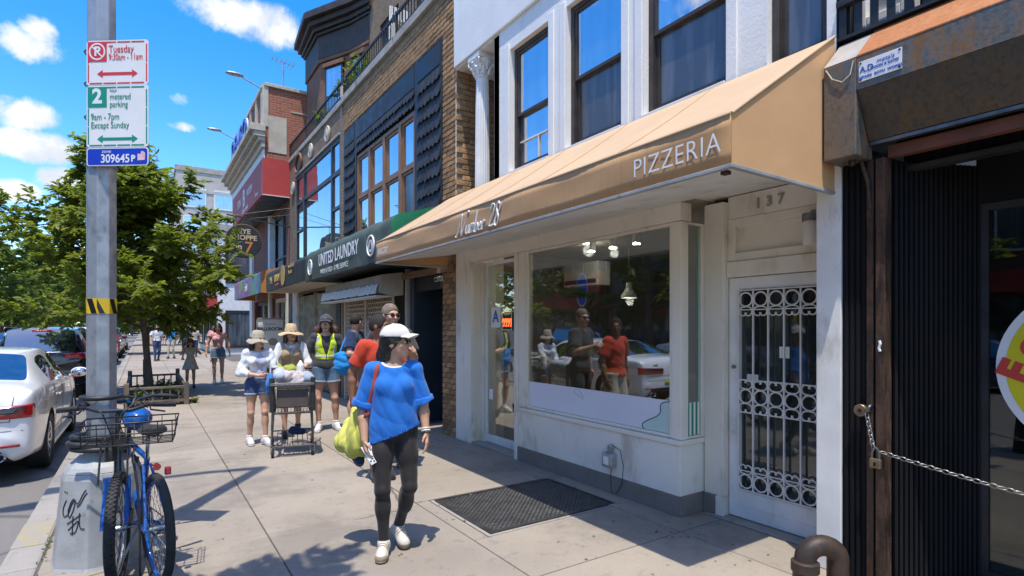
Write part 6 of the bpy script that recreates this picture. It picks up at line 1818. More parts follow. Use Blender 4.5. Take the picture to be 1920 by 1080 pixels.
# plants in the pit
def plant(name, label, loc, w, h, n, leaf, mat='leaf_plant', group=None, cat='plant', seed=1):
    rg = np.random.default_rng(seed); P, D, U, S = [], [], [], []
    t = thing(name, label, cat, loc, 0, group); sm = MB()
    for i in range(n):
        a = rg.uniform(0, 2*PI); rr_ = rg.uniform(0, 1)**.5*w; hh = h*rg.uniform(.5,1.1)*(1-.4*rr_/w)
        tip = Vector((math.cos(a)*rr_, math.sin(a)*rr_, hh)); foot = tip*.35; foot.z = 0
        sm.path([foot, tip*.6+Vector((0,0,hh*.1)), tip], [.006,.004,.002], 4, cap=False)
        for k in range(9):
            q_ = foot.lerp(tip, .25+.75*k/8); d = Vector(rg.normal(0,1,3)); d.z = abs(d.z)*.5-.1
            P.append(tuple(q_)); D.append(tuple(d)); U.append((rg.normal(0,.4), rg.normal(0,.4), 1)); S.append(leaf*rg.uniform(.6,1.2))
    sm.build('stems', MATS['leaf_plant'], t, local=True)
    link('foliage', leaves_mesh('foliage', P, D, U, S, MATS[mat]), None, t)
    return t
for k, (x, y, s_) in enumerate(((.0,13.7,.9),(.35,13.8,1),(.55,14.6,.8),(-.05,14.6,.9),(.2,16.4,1),(.5,16.2,.9))):
    plant('ground_plant', ['low leafy plant at the near left of the tree pit','low leafy plant at the near middle of the tree pit','low leafy plant near the right rail of the tree pit','low leafy plant near the left rail of the tree pit','low leafy plant at the back of the tree pit','low leafy plant at the back right of the tree pit'][k],
          (x, y, .04), .26*s_, .33*s_, 26, .10, group='plants in the tree pit', seed=20+k)
plant('kerb_weed', 'yellowing weed tuft at the right corner of the tree guard', (.92, 13.5, 0), .14, .14, 16, .06, 'leaf_bright', seed=40)
# terrace plants
for k, (y, h, w, lb) in enumerate(((11.6,.85,.3,'tall loose green plant on the terrace by the stone post'),(12.2,1.0,.28,'tall yellow green plant on the terrace behind the stone post'),(12.9,.8,.32,'bushy green plant on the terrace near the bay window'),(14.6,.6,.3,'low green plant behind the terrace railing'),(15.2,.7,.25,'small green plant at the far end of the terrace'))):
    plant('terrace_plant', lb, (4.0, y, 6.78), w, h, 34, .13, 'leaf_bright' if k % 2 else 'leaf_plant', group='plants on the terrace', seed=60+k)

trF, meF = grow_tree(5, 6.4, .08, .6, 1.25, 18, 11, 18, .17, MATS['leaf_elm'], up=(.1,.7), droop=.3)
place_tree(trF, meF, 'street_tree', 'street tree standing behind the camera, its leafy shade dappling the walk by the bicycles', (-.50, 2.2, 0))

# trees further along: two grown models, copied
trB, meB = grow_tree(23, 11.5, .20, .22, 4.6, 40, 16, 16, .42, MATS['leaf_far'], up=(.2,.95), droop=.3)
t0 = place_tree(trB, meB, 'street_tree', 'big leafy tree over the far lane, nearest on the left edge', (-9.6, 50, ROADZ), 'big trees along the street')
trC, meC = grow_tree(31, 9.0, .16, .22, 3.6, 34, 15, 16, .40, MATS['leaf_bright'], up=(.2,.9), droop=.3)
t1 = place_tree(trC, meC, 'street_tree', 'lighter green tree beyond the first big one on the left', (-10.0, 63, ROADZ), 'big trees along the street')
for k, (x, y, s_, src) in enumerate(((-9,78,1.0,0),(-10.5,96,1.1,1),(-5.5,118,1.15,0),(-11,125,1.2,0),(.2,40,.72,1),(.3,58,.85,0),(.2,84,1.0,1),(-2,140,1.25,0),(-8,150,1.3,1),(-14,145,1.3,0),(4,150,1.3,1),(.3,105,1.05,0),(-13,30,1.0,1),(-13.4,19,1.05,0),(-13,9,.95,1),(-13.2,-2,1.0,0),(-20,160,1.5,0),(-27,150,1.5,1),(-34,165,1.6,0))):
    lb = ['third big tree along the far kerb','lighter tree far along the left kerb','tall tree standing far down the middle distance','dense far tree on the left of the street','light green tree by the pavement past the pink woman','broad tree by the near kerb past the cross street',
          'pale tree by the near kerb further on','tree closing the far end of the street','pale tree at the far end, left of centre','dense tree at the far end beyond the left kerb','pale tree at the far end by the pale block','tree by the near kerb beside the beige block',
          'tree across the street, seen in the shop glass','big tree across the street, reflected in the shop window','light tree across the street, reflected in the shop window','tree across the street behind the camera side','far tree at the left skyline','pale far tree at the left skyline','farthest tree at the left skyline'][k]
    dup((t0, t1)[src], (x, y, ROADZ if x < -.8 else 0), rz=random.uniform(0, 6), label=lb).scale = (s_,)*3

# the wood that closes the view
rg_ = np.random.default_rng(77); n_ = 9000
fx_ = rg_.uniform(-70, 12, n_); fy_ = rg_.uniform(168, 186, n_); top_ = 8.5+2.5*np.sin(fx_*.35)+1.5*np.sin(fx_*.9+1)
fz_ = top_*rg_.uniform(0, 1, n_)**.8
dd_ = rg_.normal(0, 1, (n_, 3)); uu_ = rg_.normal(0, .5, (n_, 3)); uu_[:,2] += 1
fw_ = link('far_wood', leaves_mesh('far_wood', np.stack([fx_, fy_, fz_], 1), dd_, uu_, rg_.uniform(1.2, 2.4, n_), MATS['leaf_far'])); fw_['kind'] = 'stuff'

# litter, twigs and gum spots scattered on the walk
lt = MB()
for i in range(420):
    x = random.choice((random.uniform(-.55, 3.5), random.gauss(-.4, .15), random.gauss(3.5, .12))); y = 2.2+random.random()**1.6*16
    a = random.uniform(0, 6.28); l = random.uniform(.006, .022); w = l*random.uniform(.25, .8)
    d = Vector((math.cos(a)*l, math.sin(a)*l, 0)); e = Vector((-math.sin(a)*w, math.cos(a)*w, 0)); p = Vector((x, y, .004))
    lt.add([p-d, p-e*.8, p+d*.7, p+e, p+Vector((0,0,random.uniform(.002,.006)))], [(0,1,4),(1,2,4),(2,3,4),(3,0,4)])
o = lt.build('walk_litter', M('litter_brown', (.10,.08,.06), (.2,.17,.13), 30, .9)); o['kind'] = 'stuff'
# ------------------------------------------------------------------ cars (local: +Y is forward, origin on the road under the middle)
from mathutils.bvhtree import BVHTree
def car_shell(st, wheels, wr):
    """loft the stations, smooth, cut the wheel arches; returns mesh with material slots 0 paint, 1 glass side, 2 rear, 3 front, 4 under"""
    V = []; F = []; MI = []
    prof = []
    for (y, w, zb, zs, r, zt, gl) in st:
        zs_ = zs; dz = zt-zs
        P_ = [(0, zb), (w*.80, zb), (w*.955, zb+.07), (w*.992, zb+(zs-zb)*.36), (w, zb+(zs-zb)*.62), (w*.985, zs-.075), (w*.955, zs),
              (r+(w*.955-r)*.16, zs+dz*.86), (r, zt-.006), (r*.93, zt+.008), (r*.5, zt+.032), (0, zt+.04)]
        prof.append([(a, y, b) for a, b in P_])
    n = len(prof[0])
    full = []
    for p in prof: full.append(p + [(-a, y, b) for (a, y, b) in reversed(p[1:-1])])
    m = len(full[0])
    for p in full: V += p
    for i in range(len(full)-1):
        ga = st[i][6]
        for k in range(m):
            k2 = (k+1) % m
            F.append((i*m+k, (i+1)*m+k, (i+1)*m+k2, i*m+k2))
            mi = 0
            kk = k if k < n else None
            side = (k == 6) or (k == m-7)
            topi = (8 <= k <= m-9)
            if side and 's' in ga: mi = 1
            if topi and 'r' in ga: mi = 2
            if topi and 'f' in ga: mi = 3
            if k in (0, m-1): mi = 4
            MI.append(mi)
    F.append(tuple(range(m))); MI.append(0); F.append(tuple((len(full)-1)*m+k for k in reversed(range(m)))); MI.append(0)
    me = bpy.data.meshes.new('shell'); me.from_pydata(V, [], F)
    for i in range(5): me.materials.append(MATS[('car_white','car_side_glass','car_rear_glass','car_front_glass','car_under')[i]])
    me.polygons.foreach_set('material_index', MI)
    bm = bmesh.new(); bm.from_mesh(me); bmesh.ops.recalc_face_normals(bm, faces=bm.faces)
    cl = bm.edges.layers.float.new('crease_edge') if bm.edges.layers.float.get('crease_edge') is None else bm.edges.layers.float.get('crease_edge')
    for e in bm.edges:
        ms = {f.material_index for f in e.link_faces}
        if len(ms) > 1: e[cl] = .9
        elif all(abs(v.co.x) > .3 for v in e.verts) and any(abs(abs(v.co.x)-q[1]*.955) < 1e-4 and abs(v.co.y-q[0]) < 1e-4 for v in e.verts for q in st): e[cl] = .45
    bm.to_mesh(me); bm.free()
    o = bpy.data.objects.new('tmp', me); COL.objects.link(o)
    ss = o.modifiers.new('s', 'SUBSURF'); ss.levels = 2; ss.render_levels = 2
    c = MB()
    for yw in wheels:
        for s_ in (-1, 1):
            c.tube((s_*.58, yw, wr), (s_*1.3, yw, wr), wr+.055, n=40)
    cme = c.mesh('cut'); cme.materials.append(MATS['car_under']); co = bpy.data.objects.new('cut', cme); COL.objects.link(co)
    b = o.modifiers.new('b', 'BOOLEAN'); b.object = co; b.operation = 'DIFFERENCE'; b.solver = 'EXACT'
    try: b.material_mode = 'TRANSFER'
    except Exception: pass
    dg = bpy.context.evaluated_depsgraph_get(); dg.update()
    res = bpy.data.meshes.new_from_object(o.evaluated_get(dg))
    bpy.data.objects.remove(o); bpy.data.objects.remove(co)
    return res
def split_mesh(me, idx, name, keep=None):
    bm = bmesh.new(); bm.from_mesh(me)
    bmesh.ops.delete(bm, geom=[f for f in bm.faces if f.material_index not in idx or (keep and not keep(f.calc_center_median()))], context='FACES')
    out = bpy.data.meshes.new(name); bm.to_mesh(out); bm.free()
    for m_ in me.materials: out.materials.append(m_)
    out.polygons.foreach_set('use_smooth', [True]*len(out.polygons)); out.set_sharp_from_angle(angle=R(38))
    return out
def decal(bvh, pts, dirn, off, nu, nv):
    """pts: 4 corners (a,b,c,d) of a patch in front of the body; cast along dirn; returns MB grid lying on the body"""
    a, b, c, d = [Vector(p) for p in pts]; dirn = Vector(dirn).normalized(); V = []
    for j in range(nv+1):
        for i in range(nu+1):
            p = a.lerp(b, i/nu).lerp(d.lerp(c, i/nu), j/nv)
            h = bvh.ray_cast(p, dirn)
            V.append(h[0]-dirn*off if h[0] is not None else p+dirn*.3)
    m = MB().add(V, [(j*(nu+1)+i, j*(nu+1)+i+1, (j+1)*(nu+1)+i+1, (j+1)*(nu+1)+i) for j in range(nv) for i in range(nu)])
    return m
def wheel_parts(car, y, s_, wr, w_half, rimmat='alloy'):
    T_ = Matrix.Translation((s_*(w_half-.115), y, wr)) @ Matrix.Rotation(s_*PI/2, 4, 'Y')
    ty = MB().lathe([(wr*.66,-.105),(wr*.93,-.11),(wr*.99,-.085),(wr,-.03),(wr,.03),(wr*.99,.085),(wr*.93,.11),(wr*.68,.10),(wr*.66,.07)], 40, T_).build('wheel', MATS['rubber'], car, smooth=True, local=True)
    rm = MB().lathe([(wr*.67,-.09),(wr*.69,.085),(wr*.66,.095),(wr*.61,.085),(wr*.59,-.05)], 40, T_)
    for k in range(10):
        a = 2*PI*k/10
        p = T_ @ Vector((.05*math.cos(a), .05*math.sin(a), .06)); q = T_ @ Vector((wr*.64*math.cos(a+.12), wr*.64*math.sin(a+.12), .075))
        rm.bar(p, q, .03, .028, up=T_.to_3x3() @ Vector((0,0,1)))
    rm.lathe([(0,.085),(.055,.08),(.06,.05),(0,.04)], 20, T_)
    rm.build('rim', MATS[rimmat], ty, smooth=True, local=True)
    MB().lathe([(0,-.02),(wr*.56,-.02),(wr*.56,-.01),(0,-.01)], 24, T_).build('brake_disc', MATS['steel_dark'], ty, local=True)
def make_car(kind, name, label, loc, paint, group='cars parked along the kerb', rz=0, detail=True):
    c = thing(name, label, 'car', loc, rz, group)
    if kind == 'sedan':
        st = [(-2.36,.70,.44,.78,.52,.80,''),(-2.31,.835,.30,.96,.68,.985,''),(-2.22,.875,.25,1.015,.72,1.06,''),(-1.95,.90,.22,1.03,.745,1.085,''),(-1.80,.91,.21,1.035,.745,1.10,'r'),
              (-1.05,.918,.20,1.03,.63,1.385,'s'),(-.62,.92,.20,1.02,.645,1.425,'s'),(-.26,.92,.20,1.01,.65,1.435,''),(-.16,.92,.20,1.005,.65,1.435,'s'),(.28,.92,.20,.99,.645,1.425,'s'),(.55,.918,.20,.98,.63,1.385,'sf'),
              (1.22,.91,.21,.95,.70,1.02,''),(1.5,.905,.22,.935,.70,.975,''),(1.95,.89,.24,.88,.66,.90,''),(2.22,.85,.28,.79,.60,.80,''),(2.36,.72,.36,.66,.50,.665,'')]
        wl_, wr, wh = (-1.36, 1.45), .335, .92
    else:
        st = [(-2.38,.76,.42,.92,.60,.95,''),(-2.34,.88,.32,1.06,.66,1.12,'r'),(-2.08,.93,.28,1.10,.64,1.66,'s'),(-1.6,.945,.27,1.11,.66,1.71,'s'),(-.62,.95,.26,1.09,.67,1.74,''),(-.52,.95,.26,1.09,.67,1.74,'s'),
              (.35,.95,.26,1.07,.66,1.72,'s'),(.55,.95,.26,1.06,.65,1.69,'sf'),(1.2,.945,.27,1.05,.74,1.12,''),(1.9,.92,.30,1.0,.70,1.04,''),(2.25,.87,.34,.90,.62,.92,''),(2.38,.74,.42,.74,.52,.75,'')]
        wl_, wr, wh = (-1.42, 1.46), .36, .95
    key = 'shell_'+kind
    if key not in CARS: CARS[key] = car_shell(st, wl_, wr)
    sh_ = CARS[key]
    body = split_mesh(sh_, (0, 4), 'body'); bo = link('body', body, None, c)
    bo.material_slots[0].link = 'OBJECT'; bo.material_slots[0].material = MATS[paint]
    yb = -.21 if kind == 'sedan' else -.57
    for sx in (-1, 1):
        for sy in (-1, 1): link('side_window', split_mesh(sh_, (1,), 'side_window', lambda p: p.x*sx > 0 and (p.y-yb)*sy > 0), None, c)
    for idx, nm in ((2, 'rear_window'), (3, 'windscreen')):
        link(nm, split_mesh(sh_, (idx,), nm), None, c)
    bm = bmesh.new(); bm.from_mesh(sh_); bvh = BVHTree.FromBMesh(bm)
    for y in wl_:
        for s_ in (-1, 1): wheel_parts(c, y, s_, wr, wh-.005)
    def dc(nm, mat, pts, d, off=.006, nu=10, nv=6, par=None):
        m = decal(bvh, pts, d, off, nu, nv); o = m.build(nm, MATS[mat], par or c, smooth='all', local=True)
        so = o.modifiers.new('t', 'SOLIDIFY'); so.thickness = .003 if 'line' in nm else .012; so.offset = 0
        return o
    if kind == 'sedan':
        for s_ in (-1, 1):
            q = (lambda x, z: (s_*x, -2.9, z))
            lmp = dc('tail_lamp', 'tail_red', [(s_*.33,-2.9,.735),(s_*.96,-2.735,.74),(s_*.96,-2.735,.885),(s_*.33,-2.9,.86)], (-s_*.20,1,0), .008, 16, 6)
            dc('lamp_upper', 'lamp_smoke', [(s_*.335,-2.9,.785),(s_*.82,-2.83,.79),(s_*.90,-2.80,.87),(s_*.335,-2.9,.855)], (-s_*.20,1,0), .018, 12, 4, lmp)
            dc('reflector', 'tail_red', [(s_*.52,-2.9,.425),(s_*.80,-2.85,.43),(s_*.80,-2.85,.455),(s_*.52,-2.9,.45)], (-s_*.1,1,0), .006, 8, 2)
            T_ = Matrix.Translation((s_*.56,-2.36,.325)) @ Matrix.Rotation(PI/2, 4, 'X')
            ex = MB().lathe([(.062,-.10),(.066,.03),(.06,.04),(.05,.03),(.05,-.10)], 24, T_ @ Matrix.Diagonal((1.25,.8,1,1))).build('exhaust', MATS['chrome'], c, smooth=True, local=True)
            MB().lathe([(0,.0),(.05,.0),(.05,.01),(0,.01)], 20, T_ @ Matrix.Diagonal((1.25,.8,1,1))).build('exhaust_hole', MATS['car_under'], ex, local=True)
            # mirror
            mi_ = MB().ball((s_*1.03,.78,1.03), (.115,.07,.075), 16, 10).bar((s_*.90,.82,.985),(s_*.98,.80,1.0), .05, .03).build('mirror', MATS[paint], c, smooth=True, local=True)
            MB().ball((s_*1.03,.745,1.03), (.098,.045,.062), 16, 8).build('mirror_glass', MATS['chrome'], mi_, smooth=True, local=True)
            # shut lines, handles, window trim, sill
            for yy in (-.95, -.21, .98):
                dc('door_line', 'car_under', [(s_*1.6,yy,.28),(s_*1.6,yy+.004,.28),(s_*1.6,yy+.004,1.0),(s_*1.6,yy,1.0)], (-s_,0,0), .001, 1, 14)
            for yy in (-.62, .52):
                dc('door_handle', paint, [(s_*1.6,yy-.1,.82),(s_*1.6,yy+.1,.82),(s_*1.6,yy+.1,.85),(s_*1.6,yy-.1,.85)], (-s_,0,0), .018, 4, 2)
            MB().box(s_*.86-.05, s_*.86+.05, -1.0, 1.05, .20, .27).build('sill', MATS[paint], c, local=True, bevel=.02)
        dc('boot_line', 'car_under', [(-.66,-2.9,.70),(.66,-2.9,.70),(.66,-2.9,.706),(-.66,-2.9,.706)], (0,1,0), .001, 14, 1)
        dc('bumper_line', 'car_under', [(-.9,-2.9,.60),(.9,-2.9,.60),(.9,-2.9,.606),(-.9,-2.9,.606)], (0,1,0), .001, 14, 1)
        dc('bumper_insert', 'car_under', [(-.45,-2.9,.28),(.45,-2.9,.28),(.42,-2.9,.40),(-.42,-2.9,.40)], (0,1,0), .004, 8, 3)
        for s_ in (-1, 1):
            dc('boot_line', 'car_under', [(s_*.66,-2.9,.70),(s_*.667,-2.9,.70),(s_*.70,-2.9,.98),(s_*.693,-2.9,.98)], (0,1,0), .001, 1, 8)
        dc('number_plate', 'plate_yellow', [(-.16,-2.9,.50),(.16,-2.9,.50),(.16,-2.9,.60),(-.16,-2.9,.60)], (0,1,0), .008, 2, 2)
        dc('badge', 'chrome', [(.36,-2.9,.915),(.50,-2.9,.915),(.50,-2.9,.94),(.36,-2.9,.94)], (0,1,0), .004, 4, 1)
        MB().prism([(-.06,0),(.06,0),(-.03,.07),(-.06,.07)], -.012, .012, lambda a,b,h: (h, -.95+a, 1.455+b)).build('roof_fin', MATS[paint], c, local=True)
        for s_ in (-1, 1):
            dc('head_lamp', 'lens_black', [(s_*.45,2.9,.62),(s_*.85,2.7,.62),(s_*.85,2.7,.74),(s_*.45,2.9,.72)], (-s_*.15,-1,0), .006, 8, 3)
    else:
        for s_ in (-1, 1):
            lmp = dc('tail_lamp', 'tail_red', [(s_*.58,-2.9,.99),(s_*.97,-2.735,.97),(s_*.97,-2.735,1.12),(s_*.58,-2.9,1.10)], (-s_*.25,1,0), .008, 12, 5)
            dc('reflector', 'tail_red', [(s_*.5,-2.9,.52),(s_*.75,-2.87,.52),(s_*.75,-2.87,.56),(s_*.5,-2.9,.56)], (0,1,0), .006, 8, 2)
            MB().ball((s_*1.07,.75,1.14), (.11,.07,.085), 14, 8).bar((s_*.92,.78,1.08),(s_*1.0,.77,1.10), .05, .03).build('mirror', MATS[paint], c, smooth=True, local=True)
            MB().bar((s_*.70,-1.9,1.755),(s_*.70,.35,1.775), .03, .03).build('roof_rail', MATS['alloy' if paint != 'car_black' else 'black_paint'], c, local=True)
            for yy in (-1.45, -.57, .95):
                dc('door_line', 'car_under', [(s_*1.6,yy,.36),(s_*1.6,yy+.007,.36),(s_*1.6,yy+.007,1.05),(s_*1.6,yy,1.05)], (-s_,0,0), .001, 1, 12)
        dc('number_plate', 'plate_yellow', [(-.16,-2.9,.98),(.16,-2.9,.98),(.16,-2.9,1.10),(-.16,-2.9,1.10)], (0,1,0), .01, 2, 2)
        dc('chrome_strip', 'chrome', [(-.5,-2.9,1.125),(.5,-2.9,1.125),(.5,-2.9,1.145),(-.5,-2.9,1.145)], (0,1,0), .01, 8, 1)
        dc('brake_lamp', 'tail_red', [(-.18,-2.9,1.64),(.18,-2.9,1.64),(.18,-2.9,1.67),(-.18,-2.9,1.67)], (0,1,0), .012, 4, 1)
        dc('bumper', 'car_under', [(-.8,-2.9,.46),(.8,-2.9,.46),(.8,-2.9,.64),(-.8,-2.9,.64)], (0,1,0), .006, 10, 3)
        MB().prism([(-.06,0),(.06,0),(-.03,.07),(-.06,.07)], -.012, .012, lambda a,b,h: (h, -1.85+a, 1.74+b)).build('roof_fin', MATS[paint], c, local=True)
    bm.free()
    return c
CARS = {}
sed = make_car('sedan', 'parked_car', 'white parked saloon car, nearest at the kerb, with long red tail lamps', (-1.865, 10.33, ROADZ), 'car_white')
suv = make_car('suv', 'parked_car', 'black parked estate car with a yellow plate just ahead of the white saloon', (-2.02, 19.4, ROADZ), 'car_black')
def car_copy(src, loc, rz, lab, paint, group):
    c = dup(src, loc, rz, lab); c['group'] = group
    for ch in c.children:
        if ch.name.startswith('body'):
            ch.material_slots[0].link = 'OBJECT'; ch.material_slots[0].material = MATS[paint]
        elif ch.name.startswith(('mirror', 'sill', 'door_handle', 'roof_fin')) and not ch.name.startswith('mirror_glass'):
            if len(ch.material_slots): ch.material_slots[0].link = 'OBJECT'; ch.material_slots[0].material = MATS[paint]
    return c
g1 = 'cars parked along the kerb'; g2 = 'cars on the far side of the street'
car_copy(suv, (-2.05, 26.2, ROADZ), 0, 'white parked sport utility car beyond the black one', 'car_white', g1)
car_copy(sed, (-1.95, 33.0, ROADZ), 0, 'blue parked saloon beyond the white utility car', 'car_blue', g1)
car_copy(suv, (-1.95, 39.5, ROADZ), 0, 'red parked utility car further along the kerb', 'car_red', g1)
car_copy(sed, (-1.95, 46.0, ROADZ), 0, 'dark grey parked saloon far along the kerb', 'car_grey', g1)
car_copy(suv, (-1.95, 53.0, ROADZ), 0, 'silver parked utility car, farthest along the kerb', 'car_silver', g1)
car_copy(sed, (-5.6, 37.0, ROADZ), 0, 'silver saloon driving in the middle lane at the left edge', 'car_silver', g2)
car_copy(sed, (-5.2, 47.0, ROADZ), 0, 'red saloon in the middle lane behind the silver one', 'car_red', g2)
car_copy(suv, (-8.9, 62.0, ROADZ), PI, 'grey utility car parked on the far side of the street', 'car_grey', g2)
car_copy(sed, (-10.5, 13.0, ROADZ), PI, 'silver saloon parked opposite, seen in the shop glass', 'car_silver', g2)
car_copy(suv, (-10.5, 20.0, ROADZ), PI, 'grey utility car parked opposite, seen in the shop glass', 'car_grey', g2)
car_copy(sed, (-10.5, 5.5, ROADZ), PI, 'blue saloon parked opposite the shop, seen in the glass', 'car_blue', g2)
# ------------------------------------------------------------------ people: bodies and clothes from blended distance fields
A3 = lambda *v: np.array(v, dtype=np.float64)
def unit(v): return v/ (np.linalg.norm(v)+1e-12)
def rotz(a): c_, s_ = math.cos(a), math.sin(a); return np.array([[c_,-s_,0],[s_,c_,0],[0,0,1.]])
def rotx(a): c_, s_ = math.cos(a), math.sin(a); return np.array([[1.,0,0],[0,c_,-s_],[0,s_,c_]])
def roty(a): c_, s_ = math.cos(a), math.sin(a); return np.array([[c_,0,s_],[0,1.,0],[-s_,0,c_]])
# primitives: (function, low corner, high corner)
def rc(a, b, ra, rb=None):
    rb = ra if rb is None else rb; a = np.asarray(a, float); b = np.asarray(b, float); r = max(ra, rb); d = b-a; L2 = d@d+1e-12
    def f(X, Y, Z):
        px, py, pz = X-a[0], Y-a[1], Z-a[2]
        t = np.clip((px*d[0]+py*d[1]+pz*d[2])/L2, 0, 1)
        return np.sqrt((px-t*d[0])**2+(py-t*d[1])**2+(pz-t*d[2])**2)-(ra+(rb-ra)*t)
    return f, np.minimum(a, b)-r, np.maximum(a, b)+r
def cone(a, b, ra, rb):
    """flat ended cone"""
    a = np.asarray(a, float); b = np.asarray(b, float); r = max(ra, rb); d = b-a; L = np.linalg.norm(d); d = d/L
    def f(X, Y, Z):
        px, py, pz = X-a[0], Y-a[1], Z-a[2]
        t = px*d[0]+py*d[1]+pz*d[2]; q = np.sqrt(np.maximum(px*px+py*py+pz*pz-t*t, 0)); u = np.clip(t/L, 0, 1)
        return np.maximum(q-(ra+(rb-ra)*u), np.maximum(-t, t-L))
    return f, np.minimum(a, b)-r, np.maximum(a, b)+r
def sleeve(a, b, ra, rb):
    """round at the shoulder, cut flat at the cuff"""
    a = np.asarray(a, float); b = np.asarray(b, float); r = max(ra, rb); d = b-a; L = np.linalg.norm(d); d = d/L
    def f(X, Y, Z):
        px, py, pz = X-a[0], Y-a[1], Z-a[2]
        t = px*d[0]+py*d[1]+pz*d[2]; u = np.maximum(t, 0)
        return np.maximum(np.sqrt((px-u*d[0])**2+(py-u*d[1])**2+(pz-u*d[2])**2)-(ra+(rb-ra)*np.clip(t/L, 0, 1)), t-L)
    return f, np.minimum(a, b)-r, np.maximum(a, b)+r
def ell(c, r, Rm=None):
    c = np.asarray(c, float); r = np.asarray(r, float); m = r.max()
    def f(X, Y, Z):
        px, py, pz = X-c[0], Y-c[1], Z-c[2]
        if Rm is not None:
            px, py, pz = (Rm[0,0]*px+Rm[1,0]*py+Rm[2,0]*pz, Rm[0,1]*px+Rm[1,1]*py+Rm[2,1]*pz, Rm[0,2]*px+Rm[1,2]*py+Rm[2,2]*pz)
        k0 = np.sqrt((px/r[0])**2+(py/r[1])**2+(pz/r[2])**2); k1 = np.sqrt((px/r[0]**2)**2+(py/r[1]**2)**2+(pz/r[2]**2)**2)+1e-9
        return k0*(k0-1)/k1
    return f, c-m, c+m
def half(n, p):
    """half space: inside where (x-p).n < 0"""
    n = unit(np.asarray(n, float)); p = np.asarray(p, float)
    return (lambda X, Y, Z: (X-p[0])*n[0]+(Y-p[1])*n[1]+(Z-p[2])*n[2]), None, None
def field(prims, h, pad=.03, infl=0.0, cuts=(), fold=None, extra=None):
    """prims: list of (prim, blend). cuts: list of prims kept inside (intersection) or ('sub', prim)"""
    lo = np.min([p[0][1] for p in prims], axis=0)-pad-infl; hi = np.max([p[0][2] for p in prims], axis=0)+pad+infl
    n = np.ceil((hi-lo)/h).astype(int)+2
    ax = [lo[i]+h*np.arange(n[i]) for i in range(3)]
    D = np.full(n, .2, dtype=np.float32)
    for (f, a, b), k in prims:
        m = .04+k+infl
        i0 = np.maximum(0, np.floor((a-m-lo)/h).astype(int)); i1 = np.minimum(n, np.ceil((b+m-lo)/h).astype(int)+1)
        if (i1 <= i0).any(): continue
        sl = tuple(slice(i0[i], i1[i]) for i in range(3))
        X = ax[0][sl[0]][:,None,None]; Y = ax[1][sl[1]][None,:,None]; Z = ax[2][sl[2]][None,None,:]
        d = f(X, Y, Z).astype(np.float32); c_ = D[sl]
        if k > 0:
            q = np.clip(.5+.5*(c_-d)/k, 0, 1); D[sl] = c_*(1-q)+d*q-k*q*(1-q)
        else: D[sl] = np.minimum(c_, d)
    D -= infl
    X = ax[0][:,None,None]; Y = ax[1][None,:,None]; Z = ax[2][None,None,:]
    if fold is not None: D += fold(X, Y, Z).astype(np.float32)
    for c_ in cuts:
        if c_[0] == 'sub': D = np.maximum(D, -c_[1][0](X, Y, Z).astype(np.float32))
        else: D = np.maximum(D, c_[0](X, Y, Z).astype(np.float32))
    return D, lo, h
def nets(D, lo, h, name, mat):
    """naive surface nets"""
    S_ = D < 0
    c = [S_[i:S_.shape[0]-1+i, j:S_.shape[1]-1+j, k:S_.shape[2]-1+k] for i in (0,1) for j in (0,1) for k in (0,1)]
    cnt = sum(x.astype(np.int8) for x in c); act = (cnt > 0) & (cnt < 8)
    ii = np.argwhere(act)
    if len(ii) == 0: return None
    idx = np.full(act.shape, -1, dtype=np.int64); idx[act] = np.arange(len(ii))
    val = {}
    for i in (0,1):
        for j in (0,1):
            for k in (0,1): val[(i,j,k)] = D[ii[:,0]+i, ii[:,1]+j, ii[:,2]+k]
    acc = np.zeros((len(ii),3)); num = np.zeros(len(ii))
    for a in val:
        for e in range(3):
            if a[e]: continue
            b = list(a); b[e] = 1; b = tuple(b); va, vb = val[a], val[b]
            m = (va < 0) != (vb < 0); t = np.where(m, va/np.where(np.abs(va-vb) < 1e-9, 1e-9, va-vb), 0)
            p = np.array(a, float)[None].repeat(len(ii), 0); p[:,e] = t
            acc[m] += p[m]; num += m
    V = lo + h*(ii + acc/num[:,None])
    F = []
    for e in range(3):
        u, v = [(1,2),(2,0),(0,1)][e]
        sl0 = [slice(None)]*3; sl1 = [slice(None)]*3; sl0[e] = slice(0,-1); sl1[e] = slice(1,None)
        x = S_[tuple(sl0)] != S_[tuple(sl1)]
        pos = np.argwhere(x); ok = (pos[:,u] > 0) & (pos[:,v] > 0) & (pos[:,u] < S_.shape[u]-1) & (pos[:,v] < S_.shape[v]-1); pos = pos[ok]
        ins = S_[pos[:,0], pos[:,1], pos[:,2]]
        def cell(du, dv):
            q = pos.copy(); q[:,u] -= du; q[:,v] -= dv; return idx[q[:,0], q[:,1], q[:,2]]
        q = np.stack([cell(1,1), cell(0,1), cell(0,0), cell(1,0)], 1)
        q[~ins] = q[~ins][:, ::-1]
        F.append(q)
    F = np.concatenate(F); F = F[(F >= 0).all(1)]
    me = fastmesh(name, V, F); me.materials.append(MATS[mat])
    me.polygons.foreach_set('use_smooth', [True]*len(me.polygons))
    return me
def creases(amp, seed, n=4):
    rg = np.random.default_rng(seed); w = [(unit(rg.normal(0,1,3)*A3(1,.6,.8)), rg.uniform(38,80), rg.uniform(0,6.28)) for _ in range(n)]
    return lambda X, Y, Z: amp/n*sum((1-np.abs(np.sin(.5*(k*(d[0]*X+d[1]*Y+d[2]*Z)+p+1.1*np.sin(6*X+4*Z+p)+.9*np.sin(9*Z-5*X+2*p))))**.7)*2-.9 for d, k, p in w)
def both(a, b): return lambda X, Y, Z: a(X, Y, Z)+b(X, Y, Z)
